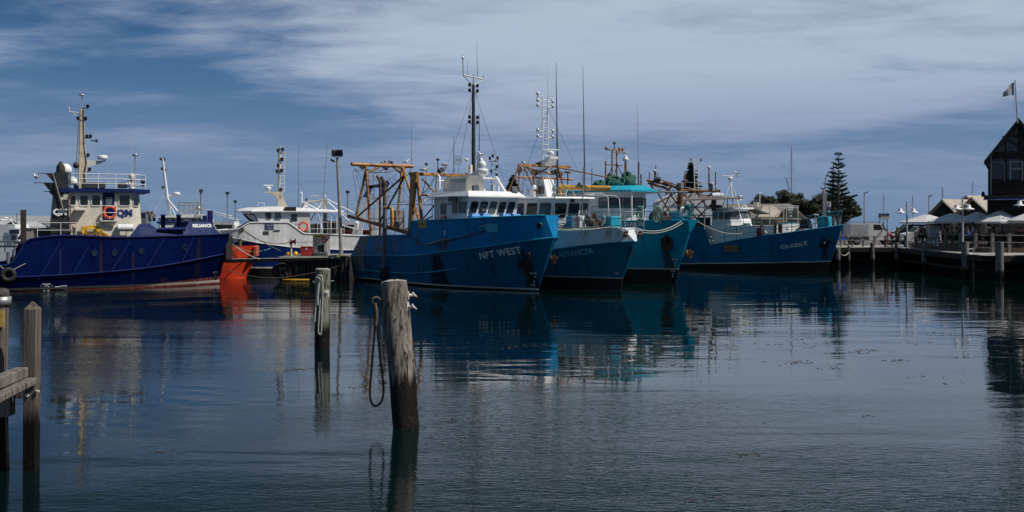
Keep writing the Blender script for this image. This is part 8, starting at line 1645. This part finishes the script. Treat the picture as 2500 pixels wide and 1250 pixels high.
for x, lab in ((704, 'yellow mooring buoy lying left of the white capstan post'), (722, 'yellow mooring buoy lying right of the white capstan post')): b = jz(x, 73.1)+Vector((0, 0, .16)); t = thing('buoy', lab, 'buoy', b); obj('float', MB().ball(b, .16), YELLOW, t); obj('eye', MB().torus(b+Vector((.2, 0, 0)), .05, .02, (0, 1, 0), 10, 5), DARK, t)
# maroon container at the quay behind the trawler's stern
Y = 87.; xa, xb = gx(846, Y), gx(908, Y); t = thing('container', 'maroon shipping container on the quay behind the nearest trawler', 'container', (xa, Y, ZJ)); CT = mat('maroon_container', (.13, .025, .022), .55, var=.2, rust=.2, streak=.4); pts = []; x = xa-.6
while x < xb: pts += [(x, Y), (x+.14, Y), (x+.19, Y+.06), (x+.31, Y+.06)]; x += .36
zt_ = CAMZ+(HOR-563)*Y/FPX; mb = MB(); mb.add([(a, b, ZJ) for a, b in pts]+[(a, b, zt_) for a, b in pts], [(i, i+1, len(pts)+i+1, len(pts)+i) for i in range(len(pts)-1)]); obj('side_panel', mb, CT, t); obj('body', MB().box(((xa+xb)/2-.3, Y+1.3, (ZJ+zt_)/2), (xb-xa+.7, 2.4, zt_-ZJ)), CT, t); obj('top_rail', MB().box(((xa+xb)/2-.3, Y+.02, zt_), (xb-xa+.7, .1, .12)), CT, t)
qw = thing('quay', 'dark stone quay behind the sterns of the blue trawlers', 'quay', (-4, 86, 0)); obj('wall', MB().box((-3.5, 91, ZJ/2-.5), (22, 10, ZJ+1.)), mat('dark_quay', (.05, .048, .045), .9, var=.4), qw, bevel=.05); obj('deck', MB().box((-3.5, 91, ZJ+.02), (22.2, 10.2, .06)), JD, qw)
# ---------------------------------------------------------------- hauling frame and mast of boats behind the nearest trawler
G = Boat('trawler', 'boat with blue topped white stern frame behind the ochre gantry of the nearest trawler', 'fishing boat', 935, 668, 12, -60)
GW = hull_mat('grey_white_hull', (.4, .4, .4), .5); build_hull(G, [(0, 11.9, [(0, 1.8), (.6, 1.8), (1, .02)], [(0, -.4), (1, -.4)], 0), (0, 12.6, [(0, 2.), (.6, 2.1), (1, .1)], [(0, 1.6), (1, 2.2)], 0)], [GW], n=20, deckz=1.3, deckmat=DECKM)
BLF = mat('blue_frame_paint', (.01, .04, .22), .45, var=.15)
def frm(name, l, w, m_):
    mb = MB(); P_ = [at(x, y, 82) for x, y in l]
    L0 = Matrix.Rotation(-G.e.rotation_euler[2], 3, 'Z'); loc = lambda p: L0 @ (p-Vector((G.o[0], G.o[1], 0)))
    mb.prism([loc(p) for p in P_], L0 @ Vector((0, w, 0))); return obj(name, mb, m_, G.e, bevel=.03)
frm('frame_leg', [(868, 590), (880, 590), (898, 482), (888, 482)], .4, WHITE); frm('frame_leg', [(905, 590), (920, 590), (932, 478), (922, 478)], .4, WHITE); frm('frame_head', [(884, 482), (899, 482), (910, 452), (902, 452)], .4, BLF); frm('frame_head', [(926, 478), (934, 478), (951, 446), (944, 440), (930, 444)], .4, BLF); frm('frame_beam', [(900, 452), (942, 448), (942, 455), (900, 460)], .35, mat('dark_blue_beam', (.008, .02, .06), .5)); frm('stern_panel', [(850, 600), (868, 600), (872, 545), (866, 545)], .3, WORN)
H_ = thing('mast', 'white ladder mast with dark lamps, rising behind the NFT WEST radome', 'mast', at(1205, 450, 84)); H_.location.z = 0; ORG[H_] = Vector(H_.location)
obj('ladder', ladder(MB(), at(1204, 470, 84), at(1206, 388, 84), (1, 0, 0), .32, .34, .035, .02), WHITE, H_); obj('pole', MB().tube([at(1204, 620, 84), at(1204, 450, 84)], .1, 8), WHITE, H_); obj('crossarm', MB().tube([at(1193, 394, 84), at(1218, 394, 84)], .04, 6).brk().tube([at(1199, 414, 84), at(1215, 414, 84)], .03, 6).brk().tube([at(1199, 434, 84), at(1216, 434, 84)], .03, 6), STEEL, H_); mb = MB()
for x, y in ((1196, 390), (1203, 384), (1215, 389), (1214, 410), (1199, 421), (1213, 431)): mb.brk().lathe(at(x, y, 83.9), [(.07, -.02), (.09, .02), (.09, .2), (.1, .22), (.03, .25)], 8)
obj('navigation_light', mb, DARK, H_)
# ---------------------------------------------------------------- rusty trawler behind, with lattice gantry and canopy
T = Boat('trawler', 'rusty trawler with lattice gantry, white ladder mast and flat canopy behind the turquoise trawler', 'fishing boat', 1668, 652, 15, -48)
build_hull(T, [(0, 14.9, [(0, 2.), (.6, 2.), (1, .02)], [(0, -.4), (1, -.4)], 0), (0, 15.6, [(0, 2.1), (.6, 2.2), (1, .1)], [(0, 1.8), (1, 2.4)], 0)], [hull_mat('black_blue_hull', (.01, .02, .04), .5)], n=20, deckz=1.4, deckmat=DECKM)
L0 = Matrix.Rotation(-T.e.rotation_euler[2], 3, 'Z'); TL = lambda x, y, Y: L0 @ (at(x, y, Y)-Vector((T.o[0], T.o[1], 0)))
def tb(name, l, r, m_=OCHRE2, Y=91): return obj(name, MB().tube([TL(x, y, Y) for x, y in l], r, 7), m_, T.e)
tb('king_post', [(1661, 455), (1661, 560)], .26); tb('post_head', [(1661, 447), (1661, 460)], .3, GREYP)
for l in ([(1579, 440), (1640, 452)], [(1582, 446), (1636, 462)], [(1640, 452), (1662, 462)], [(1655, 465), (1758, 466)], [(1585, 442), (1600, 470)], [(1640, 452), (1625, 475)]): tb('gantry_beam', l, .11)
for i, l in enumerate([((1605, 470), (1650, 540)), ((1598, 500), (1660, 465)), ((1610, 530), (1680, 468)), ((1640, 470), (1600, 545)), ((1665, 470), (1720, 530)), ((1690, 470), (1660, 510)), ((1700, 470), (1730, 510)), ((1680, 520), (1740, 470)), ((1690, 545), (1745, 490)), ((1670, 500), (1725, 560)), ((1625, 460), (1655, 500)), ((1650, 540), (1690, 560))]): tb('lattice_bar', l, .06, OCHRE2 if i % 3 else RUST)
for l in ([(1635, 445), (1665, 458)], [(1640, 450), (1662, 470)], [(1604, 436), (1640, 448)]): tb('rigging', l, .04, RUST)
tb('gantry_gear', [(1597, 437), (1612, 438)], .2, DARK); tb('gantry_gear', [(1620, 446), (1632, 450)], .22, RUST)
for x, y0, y1, r in ((1601, 404, 445, .05), (1598, 418, 440, .06), (1585, 420, 440, .04), (1606, 422, 445, .03), (1731, 410, 468, .07), (1747, 420, 468, .05), (1672, 418, 468, .05)): tb('antenna_post', [(x, y1), (x, y0)], r, MASTB if r < .05 else OCHRE2)
for x, y in ((1598, 419), (1731, 411)): obj('post_cap', MB().lathe(TL(x, y, 91), [(.08, 0), (.16, .05), (.14, .14), (.02, .18)], 10), WHITE, T.e)
wd_ = (L0 @ Vector((1, 0, 0))); lm = obj('ladder_mast', ladder(MB(), TL(1701, 472, 91), TL(1698, 386, 91), wd_, .34, .34, .035, .022), WHITE, T.e)
obj('mast_arm', MB().tube([TL(1694, 400, 91), TL(1687, 391, 91)], .03, 6).brk().tube([TL(1704, 400, 91), TL(1711, 391, 91)], .03, 6), WHITE, lm); obj('navigation_light', MB().lathe(TL(1687, 393, 91), [(.07, 0), (.07, .2), (.02, .22)], 8).brk().lathe(TL(1711, 393, 91), [(.07, 0), (.07, .2), (.02, .22)], 8), DARK, lm)
tb('exhaust_pipe', [(1737, 468), (1737, 452), (1733, 448)], .13, BLACK); tb('pipe_rail', [(1665, 450), (1668, 445), (1745, 447), (1752, 464)], .03, STEEL); tb('pipe_rail', [(1670, 456), (1700, 464)], .03, STEEL)
obj('raft_canister', MB().tube([TL(1739, 478, 90), TL(1759, 478, 90)], .24, 12), WHITE, T.e); obj('raft_canister', MB().tube([TL(1761, 478, 90), TL(1766, 478, 90)], .2, 12), WHITE, T.e)
cn = [TL(1664, 489, 87), TL(1815, 484, 88), TL(1800, 481, 91.5), TL(1690, 484, 91)]
obj('canopy', MB().loft([p-Vector((0, 0, .05)) for p in cn], [p+Vector((0, 0, .05)) for p in cn]), mat('grey_brown_canopy', (.16, .13, .11), .8, var=.3), T.e, bevel=.02)
for x, y, Y in ((1674, 488, 87.3), (1720, 487, 88), (1776, 484, 90)): tb('canopy_post', [(x, y), (x, 560)], .05, STEEL, Y)
tb('stove_pipe', [(1743, 488), (1743, 515)], .22, mat('brown_pipe', (.09, .055, .04), .6), 89)
whip(T.e, TL(1672, 418, 91), 4.2, FRAMEW, .012, (-.2, 0)); whip(T.e, TL(1733, 415, 91), 3.2, FRAMEW, .012, (-.2, .1)); rail(T.e, [TL(x, 560, 90) for x in (1690, 1712, 1734)], (.5, 1.0), DARK, .02)
# ================================================================ left background: boats and warehouses
V = Boat('fishing_boat', 'white fishing boat with stayed mast and railed roof behind the work boat bow', 'fishing boat', 520, 660, 13, 20)
build_hull(V, [(0, 12.9, [(0, 2.), (.6, 2.), (1, .02)], [(0, -.4), (1, -.4)], 0), (0, 13.6, [(0, 2.1), (.6, 2.2), (1, .1)], [(0, 1.8), (1, 2.6)], 0)], [GW], n=20, deckz=1.5, deckmat=DECKM)
def vp(x, y, v=-1.6): return V.P(x, y, v)
a, b_ = vp(390, 560), vp(497, 560); zt_ = vp(440, 530).z; obj('wheelhouse', MB().loft([(a.x, -1.6, 1.5), (b_.x, -1.6, 1.5), (b_.x, 1.6, 1.5), (a.x, 1.6, 1.5)], [(a.x, -1.6, zt_), (b_.x-.2, -1.6, zt_), (b_.x-.2, 1.6, zt_), (a.x, 1.6, zt_)]), WHITE, V.e)
obj('roof', MB().prism([vp(372, 531, -1.9), vp(512, 531, -1.9), vp(497, 523, -1.9), vp(430, 524, -1.9)], (0, 3.8, 0)), WHITE, V.e, bevel=.02)
for x0, x1 in ((402, 412), (418, 428), (436, 446), (468, 480), (484, 494)): swin(V, x0, x1, 535, 545, -1.6)
mb0, mb1 = vp(414, 526, 0), vp(397, 388, 0); ms = obj('mast', MB().tube([mb0, mb1], [.13, .08], 8), WHITE, V.e); mb = MB()
for x, y in ((393, 391), (401, 392), (396, 415), (403, 418), (398, 460)): mb.brk().lathe(vp(x, y, .05), [(.07, -.02), (.1, .02), (.1, .2), (.03, .23)], 8)
obj('navigation_light', mb, DARK, ms); obj('mast_stay', MB().tube([vp(406, 482, 0), vp(441, 524, -.6)], .06, 6).brk().tube([vp(407, 486, 0), vp(428, 524, .6)], .04, 6).brk().tube([vp(404, 470, 0), vp(372, 526, 0)], .015, 4), WHITE, V.e); obj('radar_bracket', MB().tube([vp(404, 478, 0), vp(432, 477, 0)], .05, 6), WHITE, ms); obj('radome', MB().lathe(vp(431, 476, 0), [(.26, 0), (.3, .04), (.3, .16), (.2, .22), (.03, .24)], 16), WHITE, ms)
cg = [vp(x, 523, -.9) for x in (437, 452, 463, 474, 485)]; rail(V.e, cg, (.35, .72, .95), GREYP, .03, name='roof_cage'); rail(V.e, [p+Vector((0, 1.6, 0)) for p in cg], (.35, .72, .95), GREYP, .03, name='roof_cage'); obj('searchlight', MB().lathe(vp(484, 512, -.5), [(.1, -.1), (.2, 0), (.2, .2), (.08, .3)], 10), STEEL, V.e)
pm_ = obj('lamp_pole', MB().tube([vp(492, 524, .5), vp(490, 470, .5)], .07, 7), GREYP, V.e); obj('lamp', MB().box(vp(491, 466, .5), (.3, .3, .3)), DARK, V.e, bevel=.06)
for x in (366, 376): obj('exhaust_pipe', MB().tube([vp(x, 540, .5), vp(x, 525, .5), vp(x-4, 519, .5), vp(x-6, 516, .5)], .12, 8), BRN, V.e)
put_text('lettering', 'Rosa', .3, vp(483, 529, -1.93), (1, 0, 0), (0, 0, 1), DARK, V.e, shear=.3)
# small grey wheelhouse between the cream wheelhouse and that boat, and the far boats
X_ = Boat('fishing_boat', 'small grey boat whose railed wheelhouse roof shows right of the cream wheelhouse', 'fishing boat', 400, 645, 12, 10)
build_hull(X_, [(0, 11.9, [(0, 1.8), (.6, 1.8), (1, .02)], [(0, -.4), (1, -.4)], 0), (0, 12.4, [(0, 1.9), (.6, 2.), (1, .1)], [(0, 1.6), (1, 2.2)], 0)], [GW], n=16, deckz=1.4, deckmat=DECKM)
a, b_ = X_.P(333, 530, -1.5), X_.P(357, 530, -1.5); zt_ = X_.P(345, 517, -1.5).z; obj('wheelhouse', MB().box(((a.x+b_.x)/2, 0, (1.4+zt_)/2), (b_.x-a.x, 3, zt_-1.4)), mat('blue_grey_paint', (.12, .15, .18), .5), X_.e, bevel=.03); obj('window', MB().box(((a.x+b_.x)/2, -1.51, zt_-.35), ((b_.x-a.x)*.8, .02, .4)), GLASS, X_.e); rail(X_.e, [Vector((a.x, -1.4, zt_)), Vector(((a.x+b_.x)/2, -1.4, zt_)), Vector((b_.x, -1.4, zt_))], (.25, .5), STEEL, .02, name='roof_rail')
def far_boat(px, py, Y, label, sc=1., flip=1):
    q = at(px, py, Y); t = thing('fishing_boat', label, 'fishing boat', (q.x, Y, 0), 0, 'far fishing boats'); x = q.x; mb = MB(); f = flip
    mb.prism([(x-5*f*sc, Y-1.5, 0), (x+4.6*f*sc, Y-1.5, 0), (x+5.6*f*sc, Y-1.5, 2.4*sc), (x-5*f*sc, Y-1.5, 1.6*sc)], (0, 3, 0)); obj('hull', mb, WORN, t, bevel=.1)
    obj('wheelhouse', MB().loft([(x-1*sc, Y-1.2, 1.5*sc), (x+2*sc, Y-1.2, 1.5*sc), (x+2*sc, Y+1.2, 1.5*sc), (x-1*sc, Y+1.2, 1.5*sc)], [(x-.8*sc, Y-1.2, 4*sc), (x+1.6*sc, Y-1.2, 4*sc), (x+1.6*sc, Y+1.2, 4*sc), (x-.8*sc, Y+1.2, 4*sc)]), WHITE, t, bevel=.05); obj('window', MB().box((x+.4*sc, Y-1.22, 3.3*sc), (2*sc, .03, .6*sc)), GLASS, t)
    obj('gantry', MB().tube([(x-4*sc, Y, 1.6*sc), (x-3*sc, Y, 5.6*sc), (x+1*sc, Y, 4.6*sc)], .08, 6).tube([(x-2*sc, Y, 1.6*sc), (x-3*sc, Y, 5.6*sc)], .08, 6).tube([(x-3*sc, Y, 5.6*sc), (x-6*sc, Y, 4.4*sc)], .06, 6), WHITE, t)
    obj('mast', MB().tube([(x+.5*sc, Y, 4*sc), (x+.5*sc, Y, 7.3*sc)], .08, 6), GREYP, t); obj('lamp', MB().box((x+.5*sc, Y, 7.3*sc), (.4, .3, .25)), DARK, t); return t
far_boat(545, 560, 125, 'far trawler with square lamp on its mast, right of the work boat bow'); far_boat(566, 560, 138, 'farther trawler half hidden left of the white raked wheelhouse', .9, -1)
far_boat(838, 560, 120, 'far white trawler behind the floodlight pole', 1.0, -1)
U_ = thing('motor_cruiser', 'white motor cruiser at the left edge behind the work boat stern', 'boat', at(10, 640, 88)); U_.location.z = 0; ORG[U_] = Vector(U_.location); q = lambda x, y, Y=88: at(x, y, Y)
obj('hull', MB().prism([q(-120, 640), q(62, 640), q(66, 604), q(-120, 598)], (0, 3.4, 0)), WHITE, U_, bevel=.1, seg=2); obj('cabin', MB().prism([q(-110, 600), q(48, 600), q(44, 566), q(30, 560), q(-110, 560)], (0, 3, 0)), WHITE, U_, bevel=.08, seg=2)
obj('flybridge', MB().prism([q(-90, 560), q(38, 560), q(36, 548), q(-90, 548)], (0, 2.6, 0)), WHITE, U_, bevel=.05); w_ = obj('window_frame', MB().box(q(34, 565, 87.9), (1., .05, .5)), WHITE, U_); obj('pane', MB().box(q(35, 565, 87.86), (.75, .03, .3)), GLASS, w_); obj('cabin_window', MB().box(q(33, 580, 87.9), (.3, .05, .35)), GLASS, U_); obj('hardtop', MB().box(q(-20, 537, 89), (2.6, 2., .1)), WHITE, U_, bevel=.03)
obj('hardtop_frame', MB().tube([q(4, 560, 88.5), q(14, 538, 88.5), q(25, 536, 88.5), q(36, 550, 88.5)], .04, 6), WHITE, U_); obj('dish', MB().lathe(q(13, 534, 89), [(.05, 0), (.22, .05), (.25, .12), (.03, .14)], 12), WHITE, U_); obj('aerial', MB().tube([q(42, 548, 88.5), q(41, 521, 88.5)], .04, 6), GREYP, U_)
rail(U_, [q(x, 600, 87.9) for x in (-20, 5, 22, 45)], (.4, .8), STEEL, .02)
GRF = mat('grey_sheet_roof', (.30, .32, .33), .5, var=.1); GRW = mat('grey_sheet_wall', (.34, .35, .36), .6, var=.1)
t = thing('warehouse', 'long grey roofed warehouse far behind the work boat stern', 'building', at(60, 560, 190)); q = lambda x, y, Y: at(x, y, Y)
obj('roof', MB().prism([q(-150, 553, 190), q(172, 553, 190), q(172, 527, 200), q(-150, 526, 200)], (0, .1, -.3)), GRF, t); obj('wall', MB().prism([q(-150, 553, 190.5), q(172, 553, 190.5), q(172, 572, 190.5), q(-150, 572, 190.5)], (0, 12, 0)), GRW, t)
t = thing('gabled_shed', 'small grey shed with a pale gable in front of the far warehouse', 'shed', at(95, 560, 160)); obj('gable_wall', MB().prism([q(68, 565, 160), q(122, 565, 160), q(122, 556, 160), q(95, 542, 160), q(68, 556, 160)], (0, 8, 0)), GRW, t)
for xs in (64, 126): obj('roof_slope', MB().prism([q(95, 541, 159.5), q(xs, 557, 159.5), q(xs, 559, 159.5), q(95, 543.5, 159.5)], (0, 9, 0)), mat('dark_grey_roof', (.12, .13, .14), .6), t)
t = thing('gabled_shed', 'pale shed with two gables behind the motor cruiser at the left edge', 'shed', at(20, 560, 150)); obj('gable_wall', MB().prism([q(-20, 570, 150), q(52, 570, 150), q(52, 553, 150), q(30, 541, 150), q(8, 553, 150), q(-20, 541, 150)], (0, 8, 0)), GRW, t); obj('roof_edge', MB().tube([q(-20, 541, 149.8), q(8, 553, 149.8), q(30, 541, 149.8), q(54, 554, 149.8)], .15, 6), mat('dark_grey_roof', (.12, .13, .14), .6), t)
struct(obj('far_shore', MB().add([(-420, 150, .9), (-46, 150, .9), (-46, 420, .9), (-420, 420, .9)], [(0, 1, 2, 3)]), GRAVEL))
# ================================================================ mooring lines
def line(pts, r, m_, label, name='mooring_line'):
    P_ = [Vector(p) for p in pts]; t = thing(name, label, 'rope', P_[0], 0, 'mooring lines between the boats'); obj('strand', MB().tube(spline(P_, 6) if len(P_) < 9 else P_, r, 6), m_, t)
nb = N.W(N.hit(1003, 574)+Vector((0, -.06, 0)))
line([nb, at(905, 617, 67.5), at(850, 641, 68.), at(803, 656, 68.), at(770, 665, 68), at(684, 678, 67.5), at(612, 674, 67.5), R.W((20.3, -1.0, .9))], .022, ROPED, 'long sagging line from the nearest trawler past the slim pile to the work boat bow')
a = N.hit(1003, 577); h1, _ = N.hull_pt(a.x, a.z, -1, .08); b_ = N.hit(1043, 598); h2, _ = N.hull_pt(b_.x, b_.z, -1, .12); c_ = N.hit(1110, 584); h3, _ = N.hull_pt(c_.x, c_.z, -1, .1); d_ = N.hit(1187, 563); h4, _ = N.hull_pt(d_.x, d_.z, -1, .05); e_ = N.hit(1188, 549); h5, _ = N.hull_pt(e_.x, e_.z, -1, .05)
line([N.W(h1), N.W(h1.lerp(h2, .5)-Vector((0, .03, .05))), N.W(h2), N.W(h3), N.W(h4)], .035, ROPED, 'thick dark line looped along the NFT WEST bulwark'); line([N.W(h2), N.W(h2.lerp(h5, .5)-Vector((0, .03, .02))), N.W(h5)], .025, ROPE, 'thin pale line rising to the turquoise panel on the NFT WEST bulwark')
line(sag(N.W(HAW), A.W((17.3, -.7, 3.75)), .25), .022, ROPE, 'pale line from the NFT WEST hawse pipe to the white bow beside it'); line(sag(N.W(HAW)+Vector((0, 0, .03)), A.W((15.5, -1.3, 3.7)), .3), .018, ROPEG, 'green line from the NFT WEST hawse pipe to the next foredeck')
line(sag(A.W((17.6, .5, 3.65)), S.W((19.2, -.5, 4.1)), .45), .026, ROPE, 'upper pale line from the white bow to the turquoise bow'); line(sag(A.W((17.6, .45, 3.5)), S.W((19.3, -.5, 3.95)), .42), .022, ROPE, 'lower pale line from the white bow to the turquoise bow'); line(sag(S.W((19.3, .4, 4.1)), C.W((10.6, -2., 3.0)), .35), .022, ROPE, 'pale line from the turquoise bow to the rail of the CA-DEN trawler')
line(sag(C.W((17.6, .3, 2.0)), Vector((gx(2072, 95.5), 95.5, 1.2)), .5), .03, ROPE, 'pale line from the CA-DEN bow down to the wharf piles')
bw = R.W(Vector((R.P(515, 530, -.6).x, -.6, 3.9)))
line(sag(bw, jz(722, 72.2)+Vector((0, 0, .02)), 1.15, 16), .032, ROPE, 'thick pale line from the work boat towing post to the middle jetty'); line(sag(bw+Vector((0, 0, -.2)), K.W(kp(660, 606, 2.3)), .8, 14), .02, ROPEG, 'thin green line from the work boat towing post across the SHARK BAY hull')
hk, _ = K.hull_pt(ku(592), kz(592, 560), 1, .1)
line(sag(K.W(hk), jz(711, 73)+Vector((0, 0, 1.)), .5), .028, mat('khaki_rope', (.17, .18, .13), .9, var=.3), 'khaki line from the SHARK BAY hawse to the maroon hauling head'); line(sag(K.W(hk), jz(690, 73)+Vector((0, 0, .3)), .1), .028, mat('khaki_rope', (.17, .18, .13), .9), 'straight khaki line from the SHARK BAY hawse down to the jetty edge'); line(sag(jz(711, 73)+Vector((0, 0, 1.)), K.W(kp(790, 585, 2.3)), .1), .02, ROPED, 'dark line from the maroon hauling head to the SHARK BAY stern'); line(sag(at(545, 536, 82), K.W(kp(735, 548, 2.2)), .05), .016, ROPED, 'thin dark line along the SHARK BAY wheelhouse windows')
hp, hn = N.hull_pt(N.U(938, -2.8), 1.0, -1, .2); pw = N.W(hp); Yp = pw.y-.25
t = thing('steel_pile', 'slim dark steel mooring pile standing against the stern quarter of the nearest trawler', 'mooring pile', (gx(937, Yp), Yp, 0)); zt_ = CAMZ+(HOR-510)*Yp/FPX; obj('pile', MB().tube([(gx(935, Yp), Yp, -1), (gx(940, Yp), Yp, zt_)], .13, 10), mat('grey_steel_pile', (.10, .10, .11), .5, var=.3, streak=.6), t); obj('collar', MB().lathe((gx(936, Yp), Yp, .25), [(.2, 0), (.26, .1), (.24, .7), (.17, .8)], 12), BLACK, t)

# slack wires, hoses and lashings among the gantries
rnd = random.Random(31)
def slack(B, pts, n, m_, r=.012, name='slack_wire', smin=.1, smax=.5):
    mb = MB()
    for i in range(n):
        a, b = rnd.sample(pts, 2); mb.brk().tube(sag(a, b, rnd.uniform(smin, smax), 9), r, 4)
    obj(name, mb, m_, B.e)
NP_ = [N.PU(x, y, ua_) for x, y, ua_ in ((866, 410, 2.2), (893, 412, 2.2), (940, 408, 2.2), (982, 408, 2.2), (1004, 410, 2.2), (885, 480, 2.2), (978, 470, 2.2), (900, 540, 2.5), (960, 545, 2.6))]; slack(N, NP_, 11, WIRE); slack(N, NP_[:5], 3, ROPED, .025, 'hose', .3, .7)
NQ_ = [N.PU(x, y, 7.6) for x, y in ((1022, 430), (1040, 428), (1062, 428), (1085, 430), (1060, 474), (1026, 474))]; slack(N, NQ_, 6, WIRE, .016, 'hose', .2, .5)
AQ_ = [A.PU(x, y, ug2) for x, y in ((1268, 408), (1290, 408), (1320, 408), (1350, 410), (1385, 412), (1275, 436), (1330, 436), (1390, 440), (1308, 468))]; slack(A, AQ_, 10, WIRE)
TQ_ = [TL(x, y, 91) for x, y in ((1582, 442), (1605, 446), (1640, 454), (1661, 462), (1700, 468), (1745, 468), (1620, 520), (1680, 520), (1725, 520))]; slack(T, TQ_, 12, WIRE, .016); slack(T, TQ_[3:6], 3, OCHRE2, .03, 'hose', .3, .6)
KQ_ = [K.P(x, y, 1.) for x, y in ((793, 492), (770, 495), (748, 500), (815, 530), (845, 535), (800, 560), (830, 570), (760, 560))]; slack(K, KQ_, 9, WORN, .016)
